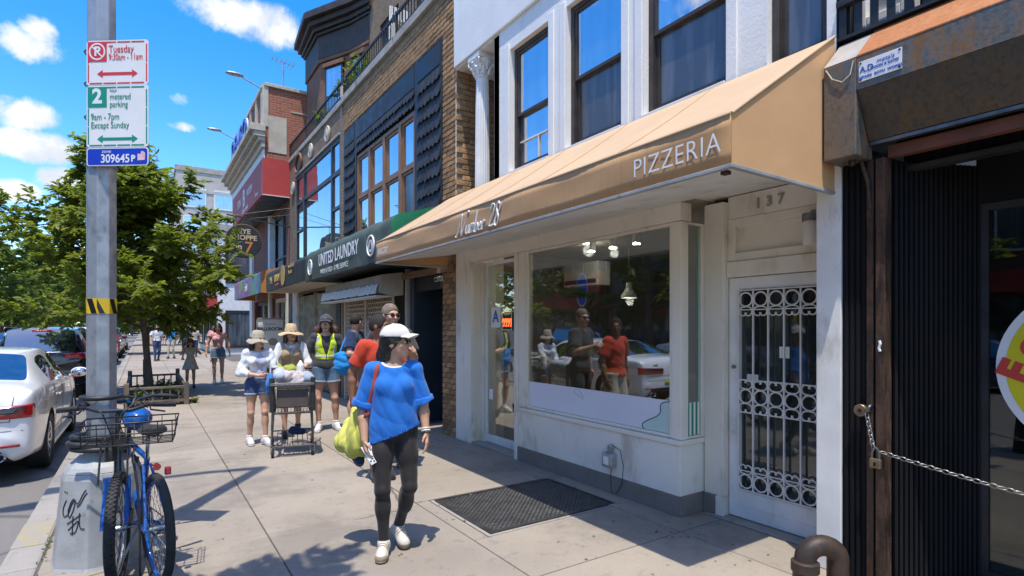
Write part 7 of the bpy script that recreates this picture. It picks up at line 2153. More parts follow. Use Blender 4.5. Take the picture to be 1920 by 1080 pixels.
def folds(amp, seed, fz=9.0, fx=14.0, n=5):
    rg = np.random.default_rng(seed)
    w = [(rg.normal(0,fx), rg.normal(0,fx), rg.normal(0,fz), rg.uniform(0,6.28), rg.uniform(.5,1)) for _ in range(n)]
    return lambda X, Y, Z: amp/n*2*sum(a*np.sin(x*X+y*Y+z*Z+p+1.5*np.sin(5*X-7*Z+p)) for x, y, z, p, a in w)

TORSO = [None]
def make_person(label, loc, rz, H, P, res=.009):
    """P: dict of pose and clothes. Local axes: facing -Y, the person's right hand at -X."""
    s = H/1.70
    t = thing('person', label, 'person', loc, rz, P.get('group'))
    J = dict(hipR=A3(-.085,0,.90), hipL=A3(.085,0,.90), kneeR=A3(-.10,-.02,.49), kneeL=A3(.10,-.02,.49), ankR=A3(-.105,.02,.09), ankL=A3(.105,.02,.09),
             shR=A3(-.152,.0,1.385), shL=A3(.152,.0,1.385), elR=A3(-.225,.03,1.13), elL=A3(.225,.03,1.13), wrR=A3(-.245,-.04,.89), wrL=A3(.245,-.04,.89),
             neck=A3(0,.005,1.42), head=A3(0,-.02,1.585), footR=0.0, footL=0.0)
    J.update({k: (A3(*v) if isinstance(v, (tuple, list)) else v) for k, v in P.get('J', {}).items()})
    fem = P.get('fem', False); g = P.get('girth', 1.0); bw = P.get('bw', .90 if fem else 1.02); hw = P.get('hw', 1.06 if fem else .98)
    ln = A3(*P.get('lean', (0,0,0)))
    def L(x, y, z): return s*(A3(x, y, z)+ln*(z-.95))
    for k in J:
        if isinstance(J[k], np.ndarray): J[k] = s*(J[k]+(ln*(J[k][2]-.95) if k[:2] in ('sh','el','wr','ne','he') else 0))
    hr = P.get('head', (0,0,0)); Rh = rotz(R(hr[0])) @ rotx(R(hr[1])) @ roty(R(hr[2]))
    hc_ = J['head']; hs = s*P.get('hs', 1.0)
    def Hd(x, y, z): return hc_ + Rh @ (A3(x,y,z)*hs)
    k2 = .035*s
    torso = [(ell(L(0,.005,1.27), A3(.150*bw,.098*g,.175)*s), k2), (rc(J['shL'], J['shR'], .046*s), .03*s), (ell(L(0,-.002,1.09), A3(.125*bw*g,.088*g,.15)*s), k2),
             (ell(L(0,.012,.945), A3(.158*hw*g,.112*g,.115)*s), k2), (rc(L(-.07,.055,.90), L(-.072,.05,.885), .083*s*g), k2), (rc(L(.07,.055,.90), L(.072,.05,.885), .083*s*g), k2)]
    if fem: torso += [(ell(L(-.072,-.075,1.262), A3(.062,.058,.062)*s), .03*s), (ell(L(.072,-.075,1.262), A3(.062,.058,.062)*s), .03*s)]
    trap = [(rc(J['neck']+A3(0,.01,.0)*s, .55*J['shR']+.45*J['neck']-A3(0,0,.012)*s, .038*s, .038*s), k2), (rc(J['neck']+A3(0,.01,.0)*s, .55*J['shL']+.45*J['neck']-A3(0,0,.012)*s, .038*s, .038*s), k2)]
    torso += trap
    ag = P.get('arm', .92 if fem else 1.08)
    def armprims(q):
        sh, e, w = J['sh'+q], J['el'+q], J['wr'+q]
        return [(rc(sh, e, .052*s*ag, .040*s*ag), .03*s)], [(rc(e, e+.35*(w-e), .040*s*ag, .041*s*ag), .02*s), (rc(e+.35*(w-e), w, .041*s*ag, .026*s*ag), .02*s)]
    lg = P.get('leg', 1.0)
    def legprims(q):
        h_, kn, an = J['hip'+q], J['knee'+q], J['ank'+q]; sd = -1 if q == 'R' else 1
        th = [(rc(h_+A3(sd*.005,.005,0)*s, kn, .080*s*lg, .052*s*lg), .03*s), (ell(h_+.35*(kn-h_)+A3(0,-.005,0), A3(.076,.080,.13)*s*lg), .03*s)]
        cf = kn+.30*(an-kn)+A3(0,.016,0)*s
        sk = [(rc(kn, an, .047*s*lg, .033*s), .02*s), (ell(cf, A3(.052,.056,.11)*s*lg), .025*s), (ell(kn+A3(0,-.012,0)*s, A3(.047,.046,.05)*s*lg), .015*s)]
        return th, sk
    arms = {q: armprims(q) for q in 'RL'}; legs = {q: legprims(q) for q in 'RL'}
    feet = {}
    for q in 'RL':
        an = J['ank'+q]; yaw = R(J['foot'+q]); fw = A3(math.sin(yaw), -math.cos(yaw), 0); pit = P.get('pitch'+q, 0)
        up = A3(0,0,1.)
        fw2 = unit(fw*math.cos(R(pit))-up*math.sin(R(pit)))
        heel = an-fw*.045*s-A3(0,0,.045)*s; toe = an+fw2*.155*s-A3(0,0,.055)*s
        feet[q] = (an, heel, toe, fw2)
    body = list(torso); TORSO[0] = list(torso)
    for q in 'RL': body += arms[q][0]+arms[q][1]+legs[q][0]+legs[q][1]
    for q in 'RL':
        an, heel, toe, fw = feet[q]
        body += [(rc(an, heel, .034*s, .03*s), .02*s), (rc(heel, toe-fw*.02*s, .028*s, .024*s), .02*s)]
    # head
    nk = .052*s*(.9 if fem else 1.08)
    body += [(rc(J['neck']-A3(0,0,.03)*s, Hd(0,.02,-.06), nk, nk*.92), .03*s)]
    kh = .018*hs
    body += [(ell(Hd(0,.012,.022), A3(.073,.092,.098)*hs, Rh), kh), (ell(Hd(0,-.028,-.035), A3(.058,.066,.078)*hs, Rh), kh), (rc(Hd(-.018,-.066,-.088), Hd(.018,-.066,-.088), .020*hs), kh),
             (rc(Hd(-.034,-.078,.030), Hd(.034,-.078,.030), .012*hs), .012*hs), (rc(Hd(0,-.094,.012), Hd(0,-.112,-.024), .009*hs, .013*hs), .010*hs), (ell(Hd(-.040,-.066,-.02), A3(.024,.022,.024)*hs), .014*hs), (ell(Hd(.040,-.066,-.02), A3(.024,.022,.024)*hs), .014*hs),
             (rc(Hd(-.017,-.092,-.052), Hd(.017,-.092,-.052), .0075*hs), .006*hs), (rc(Hd(-.014,-.090,-.063), Hd(.014,-.090,-.063), .008*hs), .006*hs)]
    for e in (-1, 1): body += [(ell(Hd(e*.075,.012,.0), A3(.009,.021,.032)*hs, Rh), .006*hs)]
    # hands
    for q in 'RL':
        sd = -1 if q == 'R' else 1
        w = J['wr'+q]; d = unit(w-J['el'+q]); d = unit(A3(*P.get('handdir'+q, d)))
        thumb = unit(A3(*P.get('thumb'+q, (-sd*.25, -1, 0)))); thumb = unit(thumb-d*(thumb@d)); nrm = np.cross(d, thumb)*(-sd)
        if nrm @ A3(-sd,0,0) < 0 and 'palm'+q not in P: nrm = -nrm
        if 'palm'+q in P:
            if nrm @ A3(*P['palm'+q]) < 0: nrm = -nrm
        S3 = s*P.get('hand', .96 if fem else 1.06); curl = P.get('curl'+q, 35)
        for off in (.026, .009, -.009, -.025):
            body.append((rc(w, w+(d*.085+thumb*off)*S3, .0175*S3, .0125*S3), .012*S3))
        for i, (off, l1, l2) in enumerate(((.028,.042,.034),(.010,.046,.038),(-.009,.043,.036),(-.027,.034,.029))):
            a = R(curl*(.8+.1*i)); p = w+(d*.088+thumb*off)*S3
            d1 = d*math.cos(a*.6)+nrm*math.sin(a*.6); d2 = d*math.cos(a*1.5)+nrm*math.sin(a*1.5)
            m = p+d1*l1*S3
            body += [(rc(p, m, .0095*S3, .0085*S3), .004), (rc(m, m+d2*l2*S3, .0085*S3, .0070*S3), .004)]
        p = w+(d*.022+thumb*.022)*S3; td = unit(thumb*.75+d*.65+nrm*.25); m = p+td*.042*S3; t2 = unit(thumb*.25+d*.95+nrm*.35)
        body += [(rc(p, m, .0125*S3, .0105*S3), .008), (rc(m, m+t2*.033*S3, .0105*S3, .0085*S3), .004)]
        J['palm'+q] = w+(d*.075+nrm*.02)*S3; J['hd'+q] = d; J['hn'+q] = nrm; J['ht'+q] = thumb
    eyes = [('sub', ell(Hd(e*.030,-.103,.010), A3(.017,.016,.010)*hs, Rh)) for e in (-1, 1)]
    D, lo, h = field(body, res, cuts=eyes)
    me = nets(D, lo, h, 'body', P['skin']); link('body', me, None, t)
    for e in (-1, 1):
        MB().ball(tuple(Hd(e*.030,-.081,.010)), .0115*hs, 10, 8).build('eye', MATS['lamp_white'], t, smooth='all', local=True)
        MB().ball(tuple(Hd(e*.030,-.0885,.010)), .0055*hs, 8, 6).build('pupil', MATS['lens_black'], t, smooth='all', local=True)
        MB().path([tuple(Hd(e*.014,-.094,.032)), tuple(Hd(e*.032,-.095,.036)), tuple(Hd(e*.048,-.082,.030))], [.003*hs,.004*hs,.002*hs], 6).build('eyebrow', MATS[P.get('haircol','hair_dark')], t, local=True)
    MB().ball((0,0,0), 1, 12, 8).xf(Matrix.Translation(tuple(Hd(0,-.0945,-.057))) @ Matrix([list(r_) for r_ in Rh]).to_4x4() @ Matrix.Diagonal((.021*hs,.0085*hs,.0085*hs,1))).build('lips', MATS[P.get('lips','skin_lips')], t, smooth='all', local=True)
    def garment(name, prims, mat, infl, cuts=(), fold=None, label=None, parent=None, r_=None):
        D, lo, h = field(prims, r_ or res, infl=infl, cuts=cuts, fold=fold)
        me = nets(D, lo, h, name, mat)
        if me is None: return None
        o = link(name, me, None, parent or t, label=label); return o
    sd0 = int(abs(loc[0]*1000))+3
    # trousers, shorts, leggings
    b = P.get('bottom')
    if b:
        kind = b['kind']; wz = b.get('waist', 1.02)*s
        pr = torso[2:6]
        if kind == 'leggings':
            pr = pr+legs['R'][0]+legs['L'][0]+legs['R'][1]+legs['L'][1]
            cuts = [half((0,0,1), (0,0,wz)), half((0,0,-1), (0,0,.115*s))]
            garment('leggings', pr, b['mat'], .006*s, cuts, folds(.002, sd0, 30, 12))
        else:
            for q in 'RL':
                h_, kn = J['hip'+q], J['knee'+q]; f_ = b.get('len', .5)
                pr = pr+[(cone(h_+A3(0,.0,.03)*s, h_+f_*(kn-h_), .092*s*lg, b.get('flare',.098)*.96*s*lg), .035*s)]
            cuts = [half((0,0,1), (0,0,wz))]
            o = garment('shorts', pr, b['mat'], .008*s, cuts, folds(.004, sd0, 14, 16))
            if b.get('hem'):
                for q in 'RL':
                    h_, kn = J['hip'+q], J['knee'+q]; f_ = b.get('len', .5); e = h_+f_*(kn-h_); u_ = unit(kn-h_)
                    garment('turned_hem', [(cone(e-u_*.022*s, e+u_*.008*s, (b.get('flare',.098)*.96+.013)*s*lg, (b.get('flare',.098)*.96+.014)*s*lg), 0)], b['hem'], 0)
    # shirts
    for tp in P.get('tops', []):
        th = tp.get('thick', .014)*s*.75; pr = list(torso)
        if tp.get('boxy'):
            hz = tp['hem']-.05
            pr += [(rc(L(-.065,0,1.25), L(-.085,.0,hz), .095*s*tp['boxy'], .105*s*tp['boxy']), .05*s), (rc(L(.065,0,1.25), L(.085,0,hz), .095*s*tp['boxy'], .105*s*tp['boxy']), .05*s), (rc(L(0,-.02,1.2), L(0,-.01,hz), .11*s, .12*s*tp['boxy']), .05*s)]
        sl = tp.get('sleeve', .6); sw = tp.get('sw', .072)*s
        for q in 'RL':
            sh, e, w = J['sh'+q], J['el'+q], J['wr'+q]
            if sl <= 0: continue
            if sl <= 1:
                pr = pr+[(sleeve(sh, sh+sl*(e-sh), .058*s*ag, sw*.92), .03*s)]
            else:
                pr = pr+[(rc(sh, e, .058*s*ag, sw*.88), .03*s), (cone(e-.1*(w-e), e+(sl-1)*(w-e), sw*.85, sw*.85*tp.get('cuff', .85)), .03*s)]
        hm = tp.get('hem', .93)*s; hn = tp.get('hemn', (0,0,-1))
        cuts = [half(hn, (tp.get('hemx',0)*s, 0, hm)), ('sub', ell(J['neck']+A3(0,-.03,tp.get('nz',.055))*s, A3(*tp.get('neck',(.085,.085,.075)))*s))]
        if 'cutz' in tp: cuts.append(half((0,0,1), (0,0,tp['cutz']*s)))
        for c_ in tp.get('cuts', []): cuts.append(c_(s, J, L))
        garment(tp.get('name', 'shirt'), pr, tp['mat'], th, cuts, both(folds(tp.get('fold', .006)*.7, sd0+7, tp.get('fz', 12), tp.get('fx', 15)), creases(tp.get('crease', tp.get('fold', .006)*1.2), sd0+5)), label=tp.get('label'))
    if 'dress' in P:
        d_ = P['dress']; pr = list(torso)+[(cone(L(0,0,1.08), L(0,0,d_['hem']), .12*s, d_['w']*s), .05*s)]
        for q in 'RL': pr.append((sleeve(J['sh'+q], J['sh'+q]+.25*(J['el'+q]-J['sh'+q]), .058*s, .062*s), .03*s))
        garment('dress', pr, d_['mat'], .012*s, [half((0,0,-1), (0,0,d_['hem']*s)), ('sub', ell(J['neck']+A3(0,-.05,.03)*s, A3(.09,.09,.09)*s))], folds(.012, sd0, 3, 26))
    # shoes
    shm = P.get('shoe', 'shoe_white'); som = P.get('sole', 'sole_white')
    for q in 'RL':
        an, heel, toe, fw = feet[q]; sd3 = np.cross(fw, A3(0,0,1)); 
        up_ = unit(np.cross(sd3, fw)); zf = .0 if P.get('pitch'+q, 0) == 0 else None
        fl = heel-up_*.040*s
        pr = [(rc(heel+up_*.006*s, toe-fw*.03*s+up_*.0*s, .041*s, .042*s), .02*s), (rc(toe-fw*.05*s, toe-fw*.02*s-up_*.006*s, .044*s, .034*s), .02*s), (rc(an+A3(0,0,.0)*s-fw*.0, heel+up_*.02*s, .046*s, .042*s), .02*s), (rc(an+fw*.015*s, an+fw*.075*s-up_*.022*s, .040*s, .036*s), .02*s)]
        r2 = min(res, .008)
        so = garment('shoe', pr, shm, .0, [half(-up_, fl+up_*.016*s), half((0,0,1), (0,0,an[2]+.03*s))], r_=r2)
        garment('sole', pr, som, .004*s, [half(-up_, fl), half(up_, fl+up_*.020*s)], parent=so, r_=r2)
        if P.get('laces'): garment('toe_cap', pr, 'lace_tan', .0025*s, [half(-fw, toe-fw*.028*s), half(-up_, fl+up_*.016*s), half(up_, fl+up_*.05*s)], parent=so, r_=r2)
        for k in range(4):
            p = an+fw*(.022+.020*k)*s-up_*(.004+.0075*k)*s
            MB().path([tuple(p+sd3*a_*s+up_*b_*s) for a_, b_ in ((.038,.012),(.028,.028),(.012,.038),(0,.040),(-.012,.038),(-.028,.028),(-.038,.012))], .0052*s, 5).build('lace', MATS[P.get('lace', som)], so, local=True) if P.get('laces') else None
        if P.get('sock'):
            garment('sock', [(rc(an-A3(0,0,.01)*s, an+.16*(J['knee'+q]-an), .037*s, .040*s), 0)], P['sock'], .004*s, [half((0,0,1), an+.15*(J['knee'+q]-an))])
    # hair
    hairm = P.get('haircol', 'hair_dark')
    hair = P.get('hair')
    if hair:
        pr = [(ell(Hd(0,.022,.034), A3(.082,.098,.098)*hs, Rh), .01)]
        fc = [('sub', ell(Hd(0,-.095,-.035), A3(.066,.085,.105)*hs, Rh))]
        if P.get('hat'): fc.append(half(Rh @ A3(0,0,1), Hd(0,0,.058)))
        if hair == 'short':
            hairm = P.get('crop', 'hair_crop')
            fc += [half(Rh @ A3(0,-.35,-1), Hd(0,.04,-.035))]; pr = [(ell(Hd(0,.020,.032), A3(.077,.095,.096)*hs, Rh), .01)]
        if hair in ('bob', 'long'):
            ln_ = -.13 if hair == 'bob' else -.24
            for e in (-1, 1): pr += [(rc(Hd(e*.07,.03,.0), Hd(e*.085,.03,ln_), .034*hs, .030*hs), .03), (rc(Hd(e*.045,.07,.0), Hd(e*.05,.075,ln_), .045*hs, .038*hs), .03)]
        if hair == 'wild':
            for e in (-1, 1): pr += [(rc(Hd(e*.07,.03,.0), Hd(e*.13,.03,-.10), .035*hs, .045*hs), .03), (rc(Hd(e*.13,.03,-.08), Hd(e*.155,.02,-.15), .045*hs, .03*hs), .03), (rc(Hd(e*.05,.07,.0), Hd(e*.08,.08,-.17), .05*hs, .04*hs), .03)]
        if hair == 'pony':
            pr += [(rc(Hd(0,.09,.0), Hd(.02,.12,-.10), .036*hs, .038*hs), .03), (rc(Hd(.02,.12,-.08), Hd(.04,.11,-.21), .038*hs, .018*hs), .03), (rc(Hd(-.02,.06,-.03), Hd(-.02,.07,-.09), .035*hs, .025*hs), .03)]
        garment('hair', pr, hairm, .004, fc, folds(.006, sd0+3, 12, 45))
    Mh = Matrix([list(r_)+[hc_[i]] for i, r_ in enumerate(Rh)]+[[0,0,0,1]]) @ Matrix.Scale(hs, 4)
    if P.get('shades'):
        q = MB()
        for e in (-1, 1):
            q.ball((e*.031,-.101,.010), (.026,.007,.019), 14, 8); q.bar((e*.056,-.095,.016),(e*.078,.01,.012), .004, .008)
        q.bar((-.012,-.105,.018),(.012,-.105,.018), .005, .005)
        q.xf(Mh).build('sunglasses', MATS['shade_lens'], t, smooth=True, local=True)
    hat = P.get('hat')
    if hat:
        km = hat['mat']
        if hat['kind'] == 'cap':
            fr_ = [(ell(Hd(0,.012,.050), A3(.090,.108,.100)*hs, Rh), 0), (ell(Hd(0,-.018,.056), A3(.084,.09,.088)*hs, Rh), .02)]
            c_ = garment('cap', fr_, km, .004, [half(Rh @ A3(0,.10,-1), Hd(0,0,.056))], folds(.003, 4, 10, 12))
            B = MB(); V = []; F = []; n1, n2 = 14, 6
            for j in range(n2+1):
                for i in range(n1+1):
                    a = -1.0+2.0*i/n1; v = j/n2
                    y = -.070-.022*(1-abs(a))-(.092*v)*(1-.38*a*a); x = .088*a*(1-.10*v)
                    V.append((x, y, .068-.014*v-.022*a*a+.004*math.sin(v*3)))
            for j in range(n2):
                for i in range(n1): F.append((j*(n1+1)+i, j*(n1+1)+i+1, (j+1)*(n1+1)+i+1, (j+1)*(n1+1)+i))
            br = B.add(V, F).xf(Mh).build('brim', MATS[km], c_, smooth='all', local=True)
            so_ = br.modifiers.new('t', 'SOLIDIFY'); so_.thickness = .005; so_.offset = 0
            MB().ball((0,.012,.155), (.009,.009,.005), 8, 6).xf(Mh).build('button', MATS[km], c_, local=True)
            if hat.get('badge'): MB().cbox((0,-.098,.092), (.03,.006,.02)).xf(Mh).build('badge', MATS['lamp_white'], c_, local=True)
        else:
            rb_, droop, ch = hat['r'], hat['droop'], hat.get('h', .10)
            prof = [(.0,.055+ch),(.05,.052+ch),(.075,.040+ch),(.087,.01+ch*.7),(.096,.040),(.100,.026)]
            n = 40; V = []; F = []; rings = [(r_, z, 0) for r_, z in prof]
            for k in range(1, 7): rings.append((.094+(rb_-.094)*k/6, .026-droop*(k/6)**1.4, k/6))
            for r_, z, w_ in rings:
                for i in range(n):
                    a = 2*PI*i/n; zz_ = z+w_*.014*math.sin(3*a+1)+w_*.008*math.sin(5*a)
                    V.append((r_*math.cos(a)*(.92), .012+r_*math.sin(a)*1.06, zz_))
            for j in range(len(rings)-1):
                for i in range(n): F.append((j*n+i, j*n+(i+1) % n, (j+1)*n+(i+1) % n, (j+1)*n+i))
            hm = MB().add(V, F).xf(Mh).build(hat.get('name','sun_hat'), MATS[km], t, smooth='all', local=True)
            so_ = hm.modifiers.new('t', 'SOLIDIFY'); so_.thickness = .006; so_.offset = 0
            if hat.get('band'):
                MB().lathe([(.0985,.036),(.1025,.028),(.099,.058),(.094,.060)], 32).xf(Mh @ Matrix.Translation((0,.012,0)) @ Matrix.Diagonal((.93,1.07,1,1))).build('hat_band', MATS[hat['band']], hm, smooth=True, local=True)
    return t, J, s, L, Hd, garment

def to_world(t, p):
    return Matrix.Translation(t.location) @ Matrix.Rotation(t.rotation_euler.z, 4, 'Z') @ Vector(tuple(p))

# ---- the woman in the bright blue top
W1 = dict(fem=True, girth=1.02, leg=1.0, arm=.98, hs=1.0, skin='skin_tan', shades=True, haircol='hair_dark', hair='pony', head=(70, -5, 0),
    lastJ=1, J=dict(hipR=(-.09,-.01,.89), hipL=(.085,.0,.90), kneeR=(-.085,-.10,.49), kneeL=(.115,-.07,.50), ankR=(-.075,-.08,.09), ankL=(.035,.12,.138),
           shR=(-.152,.0,1.375), shL=(.152,.0,1.375), elR=(-.232,.02,1.10), elL=(.220,.02,1.12), wrR=(-.215,-.08,.865), wrL=(.238,-.06,.90),
           head=(.015,-.02,1.575), footR=-8, footL=20),
    pitchL=14, handdirR=(.10,-.16,-1), thumbR=(.4,-1,0), curlR=62, palmR=(1,.1,0), curlL=32,
    bottom=dict(kind='leggings', mat='cloth_black', waist=1.03),
    tops=[dict(name='undershirt', mat='cloth_white', thick=.004, fold=0, sleeve=0, hem=1.345, neck=(.088,.10,.062), nz=.045),
          dict(mat='cloth_blue', thick=.010, boxy=.93, sleeve=.97, sw=.072, hem=.90, hemn=(.36,.0,-.92), neck=(.105,.11,.075), nz=.045, fold=.009, crease=.008, fz=10, fx=16)],
    hat=dict(kind='cap', mat='cloth_cap_white'), shoe='shoe_cream', sole='sole_gum', laces=True, lace='lace_tan')
wloc = (1.50, 3.76, 0)
pw, Jw, sw_, Lw, Hw, gw_ = make_person('woman in a bright blue top, black leggings and a white cap walking towards the camera', wloc, R(-21), 1.60, W1, .0065)
def held(name, lab, cat):
    return thing(name, lab, cat, tuple(to_world(pw, (0,0,0))), R(-21))
# watch / bracelets
wl = Jw['wrL']; dL = unit(Jw['wrL']-Jw['elL'])
for k, (o_, mt_) in enumerate(((.012,'sign_white'),(.028,'lamp_white'),(-.004,'hose_black'))):
    MB().torus(tuple(wl-dL*o_), .0295, .005, tuple(dL), 24, 6).build('bracelet', MATS[mt_], pw, smooth='all', local=True)
# frayed hem of the top
sh_o = [c for c in pw.children if c.name.startswith('shirt')][0]
hv = np.empty(len(sh_o.data.vertices)*3, dtype=np.float32); sh_o.data.vertices.foreach_get('co', hv); hv = hv.reshape(-1, 3)
dn = (hv-np.array((0,0,.90*sw_))) @ unit(A3(.36,0,-.92)); ring = hv[(np.abs(dn) < .004)]
fh = MB(); 
for p in ring[::2]:
    o_ = unit(A3(p[0], p[1], 0)); a = A3(*p)+o_*.003
    fh.path([tuple(a+A3(0,0,.010)), tuple(a+o_*random.uniform(.0,.008)+A3(random.uniform(-.006,.006),0,-random.uniform(.002,.010)))], .0026, 4)
fh.build('frayed_hem', MATS['cloth_blue'], pw, local=True)
for q in 'RL':   # turned up cuffs
    e_ = Jw['sh'+q]+.97*(Jw['el'+q]-Jw['sh'+q]); u_ = unit(Jw['el'+q]-Jw['sh'+q])
    gw_('cuff', [(cone(e_-u_*.034, e_+u_*.004, .072*.92*sw_+.017, .072*.92*sw_+.020), 0)], 'cloth_blue', 0, (), folds(.006, 4, 30, 40))
# phone in her right hand
ph = held('phone', 'white phone held low in the hand of the woman in the blue top', 'phone')
pc = Jw['palmR']; dR = Jw['hdR']; nR = Jw['hnR']
ax_ = unit(A3(.55,-.35,-.85)); sx_ = unit(np.cross(ax_, A3(.25,-1,.1))); nz_ = np.cross(sx_, ax_)
Mp = Matrix([[sx_[i], ax_[i], nz_[i], (pc+ax_*.035)[i]] for i in range(3)]+[[0,0,0,1]])
MB().cbox((0,0,0), (.072,.148,.009)).xf(Mp).build('phone_case', MATS['phone_white'], ph, bevel=.006, seg=3, local=True)
for a in (.0055, -.0055):
    MB().cbox((.015,.048,a), (.034,.034,.003)).xf(Mp).build('camera_plate', MATS['lamp_white'], ph, bevel=.003, local=True)
    for dx, dy in ((-.009,.009),(.009,.0),(-.009,-.009)): MB().tube((.015+dx,.048+dy,a*1.2),(.015+dx,.048+dy,a*1.4), .0065, n=14).xf(Mp).build('lens', MATS['lens_black'], ph, local=True)
# tote bag hanging from her right shoulder
tb = held('tote_bag', 'yellow green tote bag with red strap on the shoulder of the woman in blue', 'bag')
bp = [(rc((-.245,.02,1.0),(-.255,.06,.76), .03,.065), .05), (rc((-.255,.14,.985),(-.28,.16,.77), .03,.06), .05), (rc((-.34,.11,.77),(-.20,.11,.70), .05,.045), .06), (rc((-.25,.09,.96),(-.26,.10,.76), .05,.085), .05), (rc((-.31,.14,.88),(-.36,.12,.77), .03,.045), .05)]
D, lo, h = field(bp, .007, cuts=[half((.1,0,1),(0,0,.99))], fold=both(folds(.010, 5, 9, 16), creases(.020, 3, 4))); me = nets(D, lo, h, 'bag_body', 'tote_yellow'); link('bag_body', me, None, tb)
shirt_o = [c for c in pw.children if c.name.startswith('shirt')][0]
from mathutils.bvhtree import BVHTree as BV_
b_ = bmesh.new(); b_.from_mesh(shirt_o.data); bv_ = BV_.FromBMesh(b_); b_.free()
P_ = []
for k in range(16):
    z = 1.33-.36*k/15; x = -.118-.075*(k/15)**1.3
    hit = bv_.ray_cast(Vector((x, -.6, z)), Vector((0, 1, 0)))[0]
    P_.append((x, (hit.y if hit is not None else P_[-1][1])-.006, z))
P_ = [(-.115,.05,1.345),(-.116,P_[0][1]*.3,1.352)] + P_ + [(-.235,P_[-1][1]*.6,.97)]
m_ = MB(); V = []
for x, y, z in P_: V += [(x-.016, y+.003, z), (x+.016, y-.003, z)]
m_.add(V, [(2*k, 2*k+1, 2*k+3, 2*k+2) for k in range(len(P_)-1)])
so_ = m_.build('strap', MATS['strap_red'], tb, smooth='all', local=True).modifiers.new('t', 'SOLIDIFY'); so_.thickness = .006
tj = held('tied_jacket', 'dark blue jacket hanging below the yellow tote bag', 'jacket')
jp = [(rc((-.30,.16,.75),(-.24,.14,.62), .05,.035), .03), (rc((-.20,.10,.80),(-.235,.09,.64), .03,.03), .03)]
D, lo, h = field(jp, .008, fold=folds(.014, 8, 14, 20)); link('jacket_body', nets(D, lo, h, 'jacket_body', 'cloth_navy'), None, tj)

# ---- man in the high visibility vest
def vopen(s, J, L): # deep front opening of the vest
    return ('sub', rc(L(0,-.12,1.50), L(0,-.13,1.10), .105*s, .018*s))
M1 = dict(girth=1.02, skin='skin_light', hair='wild', haircol='hair_brown', head=(-8, 2, 0), shades=False,
    J=dict(kneeR=(-.115,-.05,.49), kneeL=(.125,-.02,.49), ankR=(-.10,-.02,.09), ankL=(.15,.02,.09), elR=(-.255,.05,1.12), elL=(.25,.05,1.12), wrR=(-.27,-.02,.88), wrL=(.285,-.02,.88), footR=-12, footL=22),
    bottom=dict(kind='shorts', mat='cloth_denim_light', len=.42, flare=.10, hem='cloth_denim_hem', waist=1.03),
    tops=[dict(mat='cloth_grey', thick=.015, sleeve=.72, sw=.078, hem=.97, fold=.008), dict(name='safety_vest', mat='cloth_hivis', thick=.028, sleeve=0, hem=1.06, neck=(.11,.13,.07), nz=.05, cuts=[vopen], fold=.007)],
    hat=dict(kind='cap', mat='cloth_cap_grey', badge=True), shoe='shoe_white', sock='sock_white')
pm, Jm, sm_, Lm, Hm, gm_ = make_person('person in a yellow high visibility vest, dark cap and denim shorts walking beside the cart', (2.36, 8.7, 0), R(-14), 1.77, M1, .009)
gm_('reflective_band', TORSO[0], 'cloth_reflect', .0255*sm_, [half((0,0,1),(0,0,1.135*sm_)), half((0,0,-1),(0,0,1.09*sm_)), vopen(sm_,Jm,Lm)])
for e in (-1, 1):
    gm_('reflective_strip', TORSO[0], 'cloth_reflect', .0250*sm_, [half((e,0,0), Lm(e*.135,0,1)), half((-e,0,0), Lm(e*.10,0,1)), half((0,0,-1),(0,0,1.12*sm_)), half((0,1,0),(0,.0,0)), half((0,0,1),(0,0,1.41*sm_))])
MB().path([tuple(Lm(0,-.128,1.06)), tuple(Lm(0,-.136,1.14)), tuple(Lm(0,-.13,1.2))], .004, 6).build('zip', MATS['hose_black'], pm, local=True)
gm_('shirt_tail', [(ell(Lm(0,.01,.99), A3(.168,.125,.11)*sm_), .02)], 'cloth_grey', .018*sm_, [half((0,0,-1),(0,0,.92*sm_)), half((0,0,1),(0,0,1.05*sm_))], folds(.008, 9, 18, 22))

# ---- woman in the straw hat pushing the cart
M2 = dict(fem=True, skin='skin_light', hair='bob', haircol='hair_brown', head=(18, 0, 0), shades=True, lean=(0,-.05,0),
    J=dict(elR=(-.255,-.08,1.13), elL=(.25,-.06,1.13), wrR=(-.13,-.30,1.04), wrL=(.17,-.30,1.05), kneeR=(-.10,-.12,.50), ankR=(-.09,-.14,.09), kneeL=(.10,.0,.49), ankL=(.10,.16,.128)), pitchL=12,
    handdirR=(.2,-1,-.2), handdirL=(0,-1,-.15), curlR=75, curlL=75, thumbR=(1,0,0), thumbL=(-1,0,0), palmR=(0,0,-1), palmL=(0,0,-1),
    bottom=dict(kind='shorts', mat='cloth_tan', len=.75, flare=.10), 
    tops=[dict(name='blouse', mat='cloth_white', thick=.012, sleeve=1.25, sw=.054, hem=.95, neck=(.09,.10,.08), fold=.006), dict(name='waistcoat', mat='cloth_tan', thick=.026, sleeve=0, hem=.90, neck=(.10,.13,.10), nz=.03, fold=.006)],
    hat=dict(kind='sun', r=.20, droop=.045, mat='straw', name='straw_hat', band='straw'), shoe='shoe_dark', sole='shoe_dark')
ph2, J2, s2, L2_, H2, g2_ = make_person('woman in a wide straw hat and tan waistcoat pushing the shopping cart', (1.83, 8.62, 0), R(-12), 1.62, M2, .009)
gl = [(rc(J2['elR']+.25*(J2['wrR']-J2['elR']), J2['wrR'], .050,.042), .02), (rc(J2['wrR'], J2['wrR']+J2['hdR']*.09, .04,.045), .02)]
g2_('gauntlet', gl, 'cloth_olive', .004, (), folds(.006, 3, 30, 30), label='olive yellow work glove on her right hand')
